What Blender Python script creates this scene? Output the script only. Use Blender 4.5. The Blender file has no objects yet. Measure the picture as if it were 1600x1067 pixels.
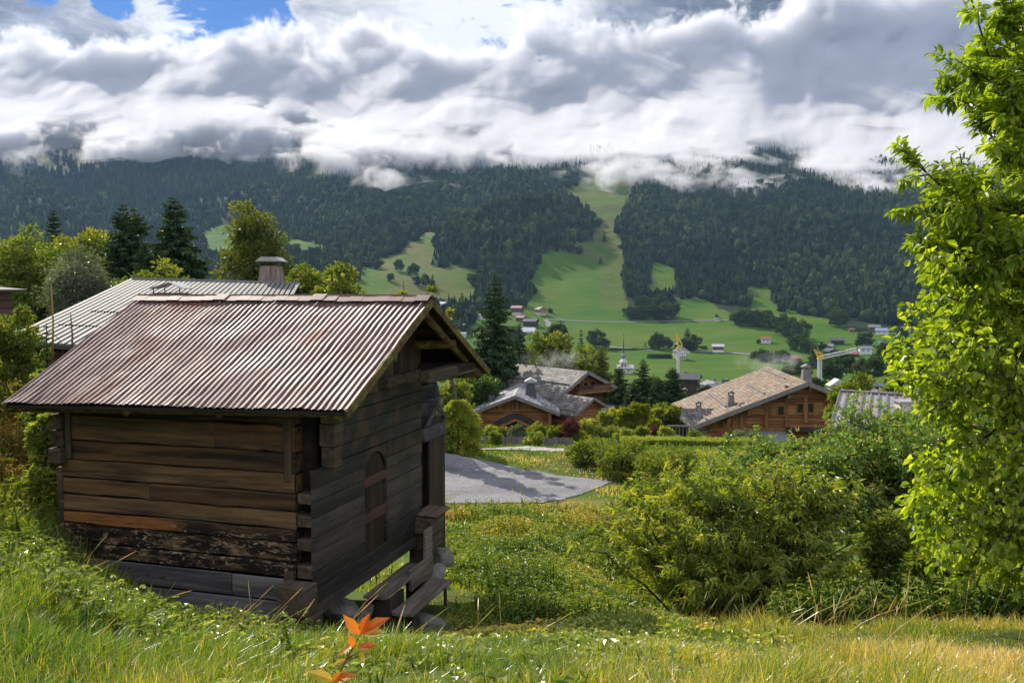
import bpy, math, random
import numpy as np
from mathutils import Vector, Matrix

random.seed(7)
R = np.random.default_rng(11)
C = bpy.context.scene.collection
sc = bpy.context.scene
PI = math.pi

# ---------------------------------------------------------------- camera
F = 1380.0                                   # focal length in pixels of the 1600 px photograph
PITCH = math.atan(83.5 / F)
cam_d = bpy.data.cameras.new("camera"); cam = bpy.data.objects.new("camera", cam_d); C.objects.link(cam)
cam_d.sensor_width = 36.0; cam_d.lens = F / 1600 * 36.0
cam_d.clip_start = 0.05; cam_d.clip_end = 30000
cam.location = (0, 0, 0); cam.rotation_euler = (PI / 2 - PITCH, 0, 0)
sc.camera = cam

# ---------------------------------------------------------------- light, sky, exposure
SUN_EL = math.radians(33); SUN_H = Vector((-0.52, 0.854, 0)).normalized()
sun_vec = Vector((SUN_H.x * math.cos(SUN_EL), SUN_H.y * math.cos(SUN_EL), math.sin(SUN_EL)))
sd = bpy.data.lights.new("sun", 'SUN'); sd.energy = 4.6; sd.angle = math.radians(0.5); sd.color = (1.0, 0.93, 0.82)
so = bpy.data.objects.new("sun", sd); C.objects.link(so)
so.rotation_euler = (-sun_vec).to_track_quat('-Z', 'Y').to_euler()
sc.view_settings.view_transform = 'Standard'; sc.view_settings.look = 'None'
sc.view_settings.exposure = 0.66; sc.view_settings.gamma = 1.0
sc.render.film_transparent = False
sc.cycles.max_bounces = 8; sc.cycles.diffuse_bounces = 3; sc.cycles.glossy_bounces = 2
sc.cycles.transmission_bounces = 4; sc.cycles.volume_bounces = 3; sc.cycles.transparent_max_bounces = 8
sc.cycles.use_denoising = True

class NT:
    """small node-graph helper"""
    def __init__(s, nt):
        s.nt = nt; s.nt.nodes.clear()
    def n(s, t, ins=None, **kw):
        nd = s.nt.nodes.new(t)
        for k, v in kw.items(): setattr(nd, k, v)
        if ins:
            for k, v in ins.items():
                if isinstance(v, bpy.types.NodeSocket): s.nt.links.new(v, nd.inputs[k])
                elif v is not None: nd.inputs[k].default_value = v
        return nd
    def math(s, op, a, b=None, c=None, clamp=False):
        d = {0: a}
        if b is not None: d[1] = b
        if c is not None: d[2] = c
        nd = s.n('ShaderNodeMath', d, operation=op); nd.use_clamp = clamp
        return nd.outputs[0]
    def vm(s, op, a, b=None):
        d = {0: a}
        if b is not None: d[1] = b
        nd = s.n('ShaderNodeVectorMath', d, operation=op)
        return nd.outputs['Value'] if op in ('DOT_PRODUCT', 'LENGTH', 'DISTANCE') else nd.outputs[0]
    def noise(s, vec, scale, detail=4, rough=0.55, dist=0.0, out=0):
        nd = s.n('ShaderNodeTexNoise', {'Vector': vec, 'Scale': scale, 'Detail': detail, 'Roughness': rough, 'Distortion': dist})
        return nd.outputs[out]
    def mapr(s, v, a, b, c=0.0, d=1.0, smooth=False):
        nd = s.n('ShaderNodeMapRange', {'Value': v, 'From Min': a, 'From Max': b, 'To Min': c, 'To Max': d})
        if smooth: nd.interpolation_type = 'SMOOTHSTEP'
        return nd.outputs[0]
    def mix(s, f, a, b, mode='MIX'):
        nd = s.n('ShaderNodeMix', None, data_type='RGBA', blend_type=mode)
        for i, v in ((0, f), (6, a), (7, b)):
            if isinstance(v, bpy.types.NodeSocket): s.nt.links.new(v, nd.inputs[i])
            elif i and len(v) == 3: nd.inputs[i].default_value = (*v, 1)
            else: nd.inputs[i].default_value = v
        return nd.outputs[2]
    def ramp(s, f, stops):
        nd = s.n('ShaderNodeValToRGB', {0: f}); cr = nd.color_ramp
        while len(cr.elements) > 1: cr.elements.remove(cr.elements[-1])
        cr.elements[0].position = stops[0][0]; cr.elements[0].color = (*stops[0][1], 1)
        for p, c in stops[1:]:
            e = cr.elements.new(p); e.color = (*c, 1)
        return nd.outputs[0]
    def scale(s, vec, sx, sy, sz):
        return s.n('ShaderNodeMapping', {'Vector': vec, 'Scale': (sx, sy, sz)}).outputs[0]
    def attr(s, name):
        return s.n('ShaderNodeAttribute', attribute_name=name)
    def obj(s):
        return s.n('ShaderNodeTexCoord').outputs['Object']
    def bump(s, h, st=0.5, dist=0.02):
        return s.n('ShaderNodeBump', {'Height': h, 'Strength': st, 'Distance': dist}).outputs[0]

def ray(px, py):
    u = (px - 800) / F; v = (533.5 - py) / F
    c, s_ = math.cos(PITCH), math.sin(PITCH)
    return Vector((u, c + v * s_, -s_ + v * c))
def at(px, py, Y):
    r = ray(px, py); return r * (Y / r.y)
def pix(x, y, z):                            # pixel of world points (numpy)
    c, s_ = math.cos(PITCH), math.sin(PITCH)
    d = y * c - z * s_; up = y * s_ + z * c
    return 800 + F * x / d, 533.5 - F * up / d

# world: Nishita sky with broken cloud laid over it by direction
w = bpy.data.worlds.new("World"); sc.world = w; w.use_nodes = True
g = NT(w.node_tree)
d = g.n('ShaderNodeTexCoord').outputs['Generated']
sky = g.n('ShaderNodeTexSky', sky_type='NISHITA', sun_disc=False, sun_elevation=SUN_EL,
          sun_rotation=math.atan2(SUN_H.x, SUN_H.y), altitude=1000, air_density=1.0, dust_density=0.5, ozone_density=2.5)
sep = g.n('ShaderNodeSeparateXYZ', {0: d})
# project the direction on a cloud deck so that clouds get smaller to the horizon
zz = g.math('ADD', g.math('MAXIMUM', sep.outputs[2], 0.0), 0.32)
cv = g.n('ShaderNodeCombineXYZ', {0: g.math('DIVIDE', sep.outputs[0], zz), 1: g.math('DIVIDE', sep.outputs[1], zz), 2: g.math('MULTIPLY', sep.outputs[2], 3.0)}).outputs[0]
warp = g.noise(cv, 1.3, 4, 0.6, out=1)
cvw = g.vm('ADD', cv, g.vm('SCALE', g.vm('SUBTRACT', warp, (0.5, 0.5, 0.5))))
cvw.node.inputs[1].default_value = (0, 0, 0)
sc_node = cvw.node.inputs[1]
wscale = g.n('ShaderNodeVectorMath', {0: g.vm('SUBTRACT', warp, (0.5, 0.5, 0.5)), 'Scale': 0.55}, operation='SCALE').outputs[0]
g.nt.links.new(wscale, sc_node)
n1 = g.noise(cvw, 2.1, 12, 0.64)
n2 = g.noise(cvw, 7.5, 10, 0.66, 0.3)
def blob(px, py, rad, soft):                  # 1 inside an angular radius (in pixels) round a direction
    v = ray(px, py).normalized()
    dt = g.vm('DISTANCE', g.vm('NORMALIZE', d), tuple(v))
    return g.mapr(dt, (rad + soft) / F, max(rad - soft, 0) / F, 0, 1, True)
nn = g.math('ADD', g.math('MULTIPLY', g.math('SUBTRACT', n1, 0.5), 1.0), g.math('MULTIPLY', g.math('SUBTRACT', n2, 0.5), 0.45))
hole = blob(405, 35, 28, 55)
for b in ((60, 2, 20, 55), (170, 8, 8, 45), (350, -75, 50, 120), (-250, -150, 60, 160), (20, -120, 60, 140)):
    hole = g.math('MAXIMUM', hole, blob(*b))
cover = g.math('SUBTRACT', 1.0, g.mapr(g.math('ADD', hole, g.math('MULTIPLY', nn, 3.0)), 0.34, 0.60, 0, 1, True))
bright = g.math('MULTIPLY', blob(760, 40, 60, 210), 0.75)
for (a, b, c_, s_, k) in ((300, 60, 60, 200, .55), (60, 110, 40, 160, .35), (480, 215, 30, 130, .3), (1215, 120, 20, 130, .28), (1330, 30, 20, 110, .2), (1480, 90, 30, 120, .28), (690, -250, 300, 400, .6), (0, 60, 40, 150, .3)):
    bright = g.math('ADD', bright, g.math('MULTIPLY', blob(a, b, c_, s_), k))
dark = g.math('MULTIPLY', blob(1100, 90, 80, 300), 0.42)
for (a, b, c_, s_, k) in ((1235, 40, 5, 75, .55), (1400, 105, 5, 80, .42), (225, 150, 20, 130, .3), (950, 60, 20, 120, .25), (1100, 60, 60, 160, .15), (600, 140, 10, 130, .18), (1280, 150, 10, 100, .15)):
    dark = g.math('ADD', dark, g.math('MULTIPLY', blob(a, b, c_, s_), k))
lum = g.math('ADD', g.math('ADD', 0.44, g.math('MULTIPLY', nn, 2.3)), g.math('SUBTRACT', g.math('MULTIPLY', bright, 0.62), g.math('MULTIPLY', dark, 0.62)))
ccol = g.ramp(lum, [(0.0, (0.055, 0.06, 0.085)), (0.3, (0.20, 0.21, 0.265)), (0.55, (0.42, 0.43, 0.49)), (0.8, (0.74, 0.74, 0.77)), (1.0, (0.97, 0.97, 0.97))])
skyc = g.mix(1.0, sky.outputs[0], (0.013, 0.038, 0.078), 'MULTIPLY')
colr = g.mix(cover, skyc, ccol)
# below the horizon: plain
# clouds behind the viewer face the sun; extra brightness added as unseen fill light
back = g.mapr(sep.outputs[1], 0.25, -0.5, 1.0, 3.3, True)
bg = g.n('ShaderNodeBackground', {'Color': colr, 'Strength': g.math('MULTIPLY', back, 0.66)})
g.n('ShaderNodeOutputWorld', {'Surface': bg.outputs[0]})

# ---------------------------------------------------------------- mesh helpers
def tag(o, label=None, cat=None, group=None, kind=None):
    if label: o['label'] = label
    if cat: o['category'] = cat
    if group: o['group'] = group
    if kind: o['kind'] = kind
    return o
def empty(name, loc=(0, 0, 0), rz=0.0, label=None, cat=None, group=None, s=1.0):
    o = bpy.data.objects.new(name, None); C.objects.link(o); o.location = loc; o.rotation_euler = (0, 0, rz)
    o.scale = (s, s, s) if not isinstance(s, tuple) else s
    o.empty_display_size = 0.2
    return tag(o, label, cat, group)
def np_obj(name, V, Fc, mat, parent=None, smooth=False, attrs=None, mats=None, midx=None):
    """V (n,3); Fc (m,k) all faces of k corners, or list of such arrays"""
    me = bpy.data.meshes.new(name)
    fl = Fc if isinstance(Fc, list) else [Fc]
    fl = [np.asarray(f, dtype=np.int32) for f in fl if len(f)]
    V = np.asarray(V, dtype=np.float32)
    loops = np.concatenate([f.ravel() for f in fl])
    tot = np.concatenate([np.full(len(f), f.shape[1], np.int32) for f in fl])
    st = np.concatenate([[0], np.cumsum(tot)[:-1]]).astype(np.int32)
    me.vertices.add(len(V)); me.vertices.foreach_set('co', V.ravel())
    me.loops.add(len(loops)); me.loops.foreach_set('vertex_index', loops)
    me.polygons.add(len(tot)); me.polygons.foreach_set('loop_start', st); me.polygons.foreach_set('loop_total', tot)
    me.polygons.foreach_set('use_smooth', np.full(len(tot), smooth, dtype=bool))
    if midx is not None: me.polygons.foreach_set('material_index', np.asarray(midx, np.int32))
    for k, a in (attrs or {}).items():
        a = np.asarray(a, dtype=np.float32)
        if a.ndim == 1:
            at_ = me.attributes.new(k, 'FLOAT', 'POINT'); at_.data.foreach_set('value', a)
        else:
            at_ = me.attributes.new(k, 'FLOAT_COLOR', 'POINT'); at_.data.foreach_set('color', a.ravel())
    me.update(calc_edges=True)
    for m in (mats or [mat]): me.materials.append(m)
    o = bpy.data.objects.new(name, me); C.objects.link(o)
    if parent: o.parent = parent
    return o
class MB:
    """collects boxes, prisms and tubes; build() links them as one mesh object. Each piece gets a random 'tint'."""
    def __init__(s): s.V = []; s.F = []; s.T = []; s.P = []
    def add(s, vs, fs, t=None):
        o = len(s.V); s.P.append((o, len(s.F), len(vs), len(fs))); s.V += [tuple(v) for v in vs]; s.F += [tuple(i + o for i in f) for f in fs]
        t = random.random() if t is None else t
        s.T += [t] * len(vs); return s
    def box(s, a, b, t=None, jit=0.0):
        (x0, y0, z0), (x1, y1, z1) = a, b
        vs = [(x, y, z) for x in (x0, x1) for y in (y0, y1) for z in (z0, z1)]
        if jit: vs = [tuple(c + random.uniform(-jit, jit) for c in v) for v in vs]
        return s.add(vs, [(0, 1, 3, 2), (4, 6, 7, 5), (0, 4, 5, 1), (2, 3, 7, 6), (0, 2, 6, 4), (1, 5, 7, 3)], t)
    def beam(s, p, q, wd, ht, up=(0, 0, 1), t=None, taper=1.0):
        p, q, up = Vector(p), Vector(q), Vector(up); d_ = (q - p).normalized()
        sx = d_.cross(up)
        if sx.length < 1e-4: sx = d_.cross(Vector((1, 0, 0)))
        sx.normalize(); uz = sx.cross(d_).normalized()
        vs = []
        for c, k in ((p, 1.0), (q, taper)):
            for a, b in ((-1, -1), (1, -1), (1, 1), (-1, 1)):
                vs.append(c + sx * (a * wd / 2 * k) + uz * (b * ht / 2 * k))
        return s.add(vs, [(0, 1, 2, 3), (7, 6, 5, 4), (0, 4, 5, 1), (1, 5, 6, 2), (2, 6, 7, 3), (3, 7, 4, 0)], t)
    def prism(s, poly, vec, t=None):         # poly: list of 3-D points, extruded by vec
        n = len(poly); vec = Vector(vec)
        vs = [Vector(p) for p in poly] + [Vector(p) + vec for p in poly]
        fs = [tuple(range(n)), tuple(reversed(range(n, 2 * n)))] + [(i, i + n, (i + 1) % n + n, (i + 1) % n) for i in range(n)]
        return s.add(vs, fs, t)
    def tube(s, pts, rad, seg=8, t=None, cap=True):
        pts = [Vector(p) for p in pts]; n = len(pts)
        rad = rad if hasattr(rad, '__len__') else [rad] * n
        vs = []; ref = Vector((0.3, 0.1, 1)).normalized()
        for i, p in enumerate(pts):
            d_ = (pts[min(i + 1, n - 1)] - pts[max(i - 1, 0)]).normalized()
            a = d_.cross(ref)
            if a.length < 1e-3: a = d_.cross(Vector((1, 0, 0)))
            a.normalize(); b = d_.cross(a)
            for k in range(seg):
                th = 2 * PI * k / seg; vs.append(p + (a * math.cos(th) + b * math.sin(th)) * rad[i])
        fs = [(i * seg + k, i * seg + (k + 1) % seg, (i + 1) * seg + (k + 1) % seg, (i + 1) * seg + k) for i in range(n - 1) for k in range(seg)]
        if cap: fs += [tuple(reversed(range(seg))), tuple((n - 1) * seg + k for k in range(seg))]
        return s.add(vs, fs, t)
    def each(s, name, mat, parent=None, smooth=False, bevel=0.0):
        """like build(), but every piece becomes an object of its own"""
        out = []
        for o, f, n, k in s.P:
            m = MB(); m.V = s.V[o:o + n]; m.T = s.T[o:o + n]; m.F = [tuple(i - o for i in q) for q in s.F[f:f + k]]
            out.append(m.build(name, mat, parent, smooth, bevel))
        return out
    def build(s, name, mat, parent=None, smooth=False, bevel=0.0):
        me = bpy.data.meshes.new(name); me.from_pydata(s.V, [], s.F); me.update()
        a = me.attributes.new('tint', 'FLOAT', 'POINT'); a.data.foreach_set('value', s.T)
        me.materials.append(mat)
        import bmesh
        bm = bmesh.new(); bm.from_mesh(me); bmesh.ops.recalc_face_normals(bm, faces=bm.faces)
        bm.to_mesh(me); bm.free()
        if smooth: me.polygons.foreach_set('use_smooth', [True] * len(me.polygons))
        o = bpy.data.objects.new(name, me); C.objects.link(o)
        if parent: o.parent = parent
        if bevel:
            m = o.modifiers.new('bevel', 'BEVEL'); m.width = bevel; m.segments = 1; m.limit_method = 'ANGLE'
        return o
def dup(o, parent=None):
    c = o.copy(); C.objects.link(c)
    if parent: c.parent = parent
    for ch in o.children: dup(ch, c)
    return c

# ---------------------------------------------------------------- numpy noise
def _h(i, j, sd):
    n = (i * 374761393 + j * 668265263 + sd * 1442695041) & 0x7fffffff
    n = ((n ^ (n >> 13)) * 1274126177) & 0x7fffffff
    return ((n ^ (n >> 16)) & 0xffff) / 65535.0
def vnoise(x, y, sd=0):
    xi = np.floor(x).astype(np.int64); yi = np.floor(y).astype(np.int64); fx = x - xi; fy = y - yi
    fx = fx * fx * (3 - 2 * fx); fy = fy * fy * (3 - 2 * fy)
    a = _h(xi, yi, sd); b = _h(xi + 1, yi, sd); c = _h(xi, yi + 1, sd); e = _h(xi + 1, yi + 1, sd)
    return (a * (1 - fx) + b * fx) * (1 - fy) + (c * (1 - fx) + e * fx) * fy - 0.5
def fbm(x, y, oct_=4, sd=0):
    s_ = 0; a = 1.0
    for k in range(oct_): s_ = s_ + a * vnoise(x * 2 ** k, y * 2 ** k, sd + k); a *= 0.5
    return s_
def inpoly(px, py, poly):
    ins = np.zeros(np.shape(px), bool); n = len(poly)
    for i in range(n):
        x0, y0 = poly[i]; x1, y1 = poly[(i + 1) % n]
        c = ((y0 > py) != (y1 > py)) & (px < (x1 - x0) * (py - y0) / ((y1 - y0) or 1e-9) + x0)
        ins ^= c
    return ins

# ---------------------------------------------------------------- terrain
NY = [-140, -10, 0, 3, 4.5, 7, 9.5, 14, 20, 26, 32, 42, 46, 55, 70, 80, 100, 120, 250, 450, 600]
NZ = [6, -0.6, -1.5, -1.75, -2.05, -2.95, -3.68, -4.9, -6.3, -7.35, -8, -8.05, -8.5, -10, -12.4, -13.6, -16.5, -20, -42, -62, -70]
FY = np.array([600, 650, 850, 1050, 1250, 1500, 1800, 2200, 2700, 3300, 4000, 5000, 7000.])
FP = np.array([-1200, -300, 0, 60, 110, 200, 290, 400, 520, 600, 700, 750, 800, 870, 930, 1000, 1100, 1200, 1400, 1700, 2800.])
FT = np.array([
 [600, 585, 520, 470, 430, 400, 370, 330, 280, 240, 215, 260, 300],
 [600, 585, 520, 470, 435, 405, 375, 335, 285, 245, 220, 260, 300],
 [600, 585, 515, 470, 440, 412, 380, 345, 300, 250, 214, 250, 300],
 [600, 585, 515, 470, 440, 410, 350, 290, 262, 275, 214, 250, 300],
 [600, 585, 515, 468, 438, 412, 372, 330, 325, 262, 205, 250, 300],
 [600, 585, 512, 462, 432, 410, 380, 335, 256, 264, 233, 250, 290],
 [600, 585, 512, 455, 425, 400, 370, 315, 243, 262, 252, 234, 280],
 [600, 585, 512, 450, 415, 385, 350, 290, 241, 252, 243, 231, 270],
 [600, 590, 520, 455, 415, 385, 340, 280, 222, 196, 188, 200, 240],
 [600, 592, 528, 462, 415, 382, 335, 275, 212, 158, 150, 170, 260],
 [600, 592, 535, 475, 422, 352, 346, 285, 212, 158, 150, 170, 260],
 [600, 593, 540, 482, 428, 326, 335, 278, 205, 158, 150, 170, 260],
 [600, 593, 543, 486, 432, 303, 322, 270, 200, 158, 150, 170, 260],
 [600, 594, 545, 490, 434, 306, 315, 262, 200, 158, 150, 170, 260],
 [600, 594, 545, 492, 428, 366, 302, 256, 200, 158, 150, 170, 260],
 [600, 594, 545, 493, 430, 368, 306, 256, 200, 158, 150, 170, 260],
 [600, 594, 545, 492, 435, 372, 312, 256, 200, 158, 150, 170, 260],
 [600, 592, 543, 490, 435, 374, 314, 256, 205, 178, 178, 190, 260],
 [600, 588, 535, 488, 442, 380, 318, 258, 212, 192, 190, 200, 260],
 [600, 585, 528, 470, 425, 365, 300, 244, 212, 192, 190, 200, 260],
 [600, 585, 520, 450, 400, 340, 280, 225, 205, 192, 190, 200, 260.]])
FYF = np.concatenate([np.linspace(600, 1500, 60), np.linspace(1520, 7000, 140)])
def _smooth_table():
    T = np.array([np.interp(FYF, FY, r) for r in FT])          # py by distance, per column
    k = np.hanning(9); k /= k.sum()
    T = np.array([np.convolve(np.pad(r, 4, 'edge'), k, 'valid') for r in T])
    fp = np.linspace(-1200, 2800, 401)
    T2 = np.array([np.interp(fp, FP, T[:, j]) for j in range(T.shape[1])]).T
    k = np.hanning(7); k /= k.sum()
    T2 = np.array([np.convolve(np.pad(T2[:, j], 3, 'edge'), k, 'valid') for j in range(T2.shape[1])]).T
    return fp, T2
FPX, FTT = _smooth_table()
def far_z(x, y):
    Y = np.clip(y, 600, 6999.0); px = np.clip(800 + F * x / np.maximum(y, 1), -1199, 2799)
    ci = np.clip((px + 1200) / 10.0, 0, 399.999); i = ci.astype(int); fi = ci - i
    yj = np.interp(Y, FYF, np.arange(len(FYF))); j = np.clip(yj.astype(int), 0, len(FYF) - 2); fj = yj - j
    py = (FTT[i, j] * (1 - fi) + FTT[i + 1, j] * fi) * (1 - fj) + (FTT[i, j + 1] * (1 - fi) + FTT[i + 1, j + 1] * fi) * fj
    v = (533.5 - py) / F; c, s_ = math.cos(PITCH), math.sin(PITCH)
    z = (-s_ + v * c) / (c + v * s_) * Y
    amp = np.clip((Y - 1000) / 900, 0, 1)
    z = z + amp * (fbm(x / 260, y / 260, 5, 3) * 42 + np.abs(fbm(x / 500 + y / 1500, y / 900, 3, 9)) * 50 - 12)
    return z
def zt(x, y):
    x = np.asarray(x, float); y = np.asarray(y, float)
    zn = np.interp(y, NY, NZ)
    for dy in (-0.9, 0.9): zn = zn + np.interp(y + dy, NY, NZ)
    zn /= 3
    dl = np.maximum(-2.1 - 1.3 * np.clip((y - 6) / 3, 0, 1) - 2.1 * np.clip((y - 18) / 12, 0, 1) - x, 0)
    bank = np.where(dl < 8, 0.36 * dl + 0.025 * dl * dl, 4.48 + 0.12 * (dl - 8))
    bank = bank * np.clip((y + 12) / 14, 0.25, 1)
    bank = np.minimum(bank, 9.0)
    lip = -0.75 * np.clip((y - 8.3) / 4.5, 0, 1) * np.clip((x - 0.4) / 2.0, 0, 1) * np.clip((30 - y) / 8, 0, 1)
    pad = np.exp(-((x + 3) ** 2 / 5 + (y - 11.5) ** 2 / 5))
    dip = -0.12 * np.exp(-((x + 3.6) / 1.6) ** 2 - ((y - 9.3) / 1.2) ** 2) - 0.38 * np.exp(-((x + 0.9) / 1.1) ** 2 - ((y - 9.9) / 1.5) ** 2)
    nz = dip + fbm(x / 2.3, y / 2.3, 4, 21) * 0.22 * np.clip((y - 1) / 4, 0.2, 1) * (1 - pad)
    big = np.clip((y - 60) / 60, 0, 1) * fbm(x / 40, y / 40, 3, 5) * 2.0
    flat = np.clip((y - 30) / 2, 0, 1) * np.clip((44 - y) / 2, 0, 1) * np.clip((x + 9) / 3, 0, 1) * np.clip((9 - x) / 2, 0, 1)
    near = zn + bank * np.clip((400 - y) / 300, 0, 1) + lip + nz * (1 - flat) + big
    t = np.clip((y - 450) / 150, 0, 1); t = t * t * (3 - 2 * t)
    fz = far_z(x, y)
    return near * (1 - t) + fz * t
def zt1(x, y): return float(zt(np.array([x]), np.array([y]))[0])

# land cover, as polygons of the view of the valley, baked on the slopes
MEADOW = [
 [(836, 402), (925, 374), (945, 350), (972, 382), (973, 430), (985, 500), (1060, 500), (1058, 470), (1090, 462), (1120, 480), (1170, 508), (1236, 512), (1300, 503), (1345, 520), (1500, 520), (1500, 600), (1290, 640), (740, 700), (740, 484), (826, 480), (830, 430)],
 [(885, 300), (935, 262), (985, 250), (987, 300), (968, 340), (952, 374), (925, 374), (930, 345), (905, 322)],
 [(1028, 405), (1054, 420), (1060, 466), (1040, 470), (1012, 452)],
 [(560, 418), (615, 398), (672, 362), (690, 364), (676, 398), (682, 415), (735, 415), (748, 440), (738, 482), (690, 482), (640, 480), (540, 480)],
 [(1168, 450), (1207, 448), (1216, 488), (1295, 498), (1300, 520), (1215, 530), (1175, 490)],
 [(318, 362), (372, 352), (380, 395), (330, 400)], [(470, 276), (530, 260), (530, 272), (472, 292)],
 [(62, 232), (90, 258), (80, 268), (60, 258)], [(120, 226), (142, 234), (150, 258), (112, 258), (128, 245)],
 [(450, 376), (500, 378), (535, 392), (430, 408)], [(150, 300), (160, 300), (165, 308), (150, 308)], [(0, 286), (10, 286), (8, 296), (0, 296)], [(415, 285), (432, 290), (415, 296)]]
FOREST = [[(700, 440), (742, 425), (760, 470), (690, 485)], [(978, 480), (1058, 484), (1058, 498), (978, 500)]]
def meadow_mask(x, y, z):
    px, py = pix(x, y, z)
    px = px + fbm(px / 22, py / 22, 3, 40) * 14; py = py + fbm(px / 22, py / 22, 3, 50) * 9
    m = np.zeros(px.shape, bool)
    for p in MEADOW: m |= inpoly(px, py, p)
    m |= (y < 900) & (py > 490)
    return m
# ---------------------------------------------------------------- materials
def newmat(name):
    m = bpy.data.materials.new(name); m.use_nodes = True
    return m, NT(m.node_tree)
def fin(g, sh): g.n('ShaderNodeOutputMaterial', {'Surface': sh})
def pbr(g, col, rough=0.8, nrm=None, spec=0.3, metal=0.0):
    ins = {'Base Color': col if isinstance(col, bpy.types.NodeSocket) else (*col, 1), 'Roughness': rough, 'Metallic': metal, 'Specular IOR Level': spec}
    if nrm is not None: ins['Normal'] = nrm
    return g.n('ShaderNodeBsdfPrincipled', ins).outputs[0]
def mat_plain(name, c0, c1, scale=3.0, rough=0.8, bump=0.3, metal=0.0, spec=0.3, bd=0.01):
    m, g = newmat(name); o = g.obj(); n = g.noise(o, scale, 6, 0.6)
    t = g.attr('tint').outputs['Fac']
    f = g.math('ADD', g.math('MULTIPLY', g.math('SUBTRACT', n, 0.5), 1.6), g.math('ADD', 0.2, g.math('MULTIPLY', t, 0.6)), clamp=True)
    fin(g, pbr(g, g.mix(f, c0, c1), rough, g.bump(g.noise(o, scale * 6, 4), bump, bd), spec, metal)); return m
def mat_leaf(name, stops, trans=0.45, rough=0.45, gloss=0.5, tcol=(1.25, 1.5, 0.35), patch=1.2, lo=0.0):
    """stops: colour ramp of the leaf's own colour by its tint attribute"""
    m, g = newmat(name)
    t = g.attr('tint').outputs['Fac']
    n = g.noise(g.obj(), patch, 3)
    f = g.math('ADD', t, g.math('MULTIPLY', g.math('SUBTRACT', n, 0.5), 0.5), clamp=True)
    c = g.ramp(f, stops)
    p = g.n('ShaderNodeBsdfPrincipled', {'Base Color': c, 'Roughness': rough, 'Specular IOR Level': gloss}).outputs[0]
    tc = g.mix(1.0, c, tcol, 'MULTIPLY')
    tr = g.n('ShaderNodeBsdfTranslucent', {'Color': tc}).outputs[0]
    fin(g, g.n('ShaderNodeMixShader', {0: trans, 1: p, 2: tr}).outputs[0]); return m
def mat_wood(name, cols, along='x', grain=1.0, rough=0.8, black=None, bump=0.6, spec=0.25):
    """weathered boards: grain stretched along the board, tint per board, cracks and knots"""
    m, g = newmat(name); o = g.obj(); t = g.attr('tint').outputs['Fac']
    off = g.n('ShaderNodeCombineXYZ', {0: g.math('MULTIPLY', t, 37.0), 1: g.math('MULTIPLY', t, 11.0), 2: g.math('MULTIPLY', t, 7.0)}).outputs[0]
    ov = g.vm('ADD', o, off)
    S = {'x': (1.2, 18, 22), 'y': (18, 1.2, 22), 'z': (20, 20, 1.2)}[along]
    gr = g.scale(ov, *[s * grain for s in S])
    n1 = g.noise(gr, 1.0, 8, 0.62, 0.4)
    S2 = {'x': (0.5, 5, 6), 'y': (5, 0.5, 6), 'z': (6, 6, 0.5)}[along]
    n2 = g.noise(g.scale(ov, *[s * grain for s in S2]), 1.0, 5, 0.6, 0.6)
    n3 = g.noise(g.scale(ov, *[s * grain * (4 if s < 5 else 3.2) for s in S]), 1.0, 4, 0.7)
    n1 = g.math('ADD', g.math('MULTIPLY', n1, .62), g.math('MULTIPLY', n3, .38))
    f = g.math('ADD', g.math('MULTIPLY', g.math('SUBTRACT', n1, 0.5), 1.9), g.math('MULTIPLY', g.math('SUBTRACT', n2, 0.5), 1.5))
    f = g.math('ADD', f, g.math('ADD', 0.15, g.math('MULTIPLY', t, 0.7)), clamp=True)
    c = g.ramp(f, cols)
    kn = g.n('ShaderNodeTexVoronoi', {'Vector': g.scale(ov, *[{'x': (2.2, 5, 5), 'y': (5, 2.2, 5), 'z': (5, 5, 2.2)}[along][i] * grain for i in range(3)]), 'Scale': 1.0}).outputs[0]
    c = g.mix(g.mapr(kn, 0.13, 0.03, 0, 0.8), c, (0.03, 0.012, 0.005))
    if black: c = black(g, o, c, n1, n2)
    cr = g.noise(g.scale(ov, *[{'x': (0.6, 60, 60), 'y': (60, 0.6, 60), 'z': (60, 60, 0.6)}[along][i] * grain for i in range(3)]), 1.0, 3, 0.6)
    c = g.mix(g.mapr(cr, 0.34, 0.26, 0, 0.75), c, (0.008, 0.006, 0.005))
    h = g.math('ADD', n1, g.math('MULTIPLY', g.mapr(cr, 0.26, 0.38), 0.6))
    fin(g, pbr(g, c, rough, g.bump(h, bump, 0.012), spec)); return m

M = {}
M['bark'] = mat_wood('bark', [(0, (0.02, 0.016, 0.012)), (0.5, (0.07, 0.055, 0.042)), (1, (0.15, 0.13, 0.11))], 'z', 2.0, 0.95)
M['stone'] = mat_plain('stone', (0.10, 0.095, 0.085), (0.36, 0.34, 0.30), 5, 0.9, 0.8, bd=0.03)
M['concrete'] = mat_plain('concrete', (0.11, 0.10, 0.08), (0.26, 0.24, 0.20), 7, 0.9, 0.6)
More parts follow.
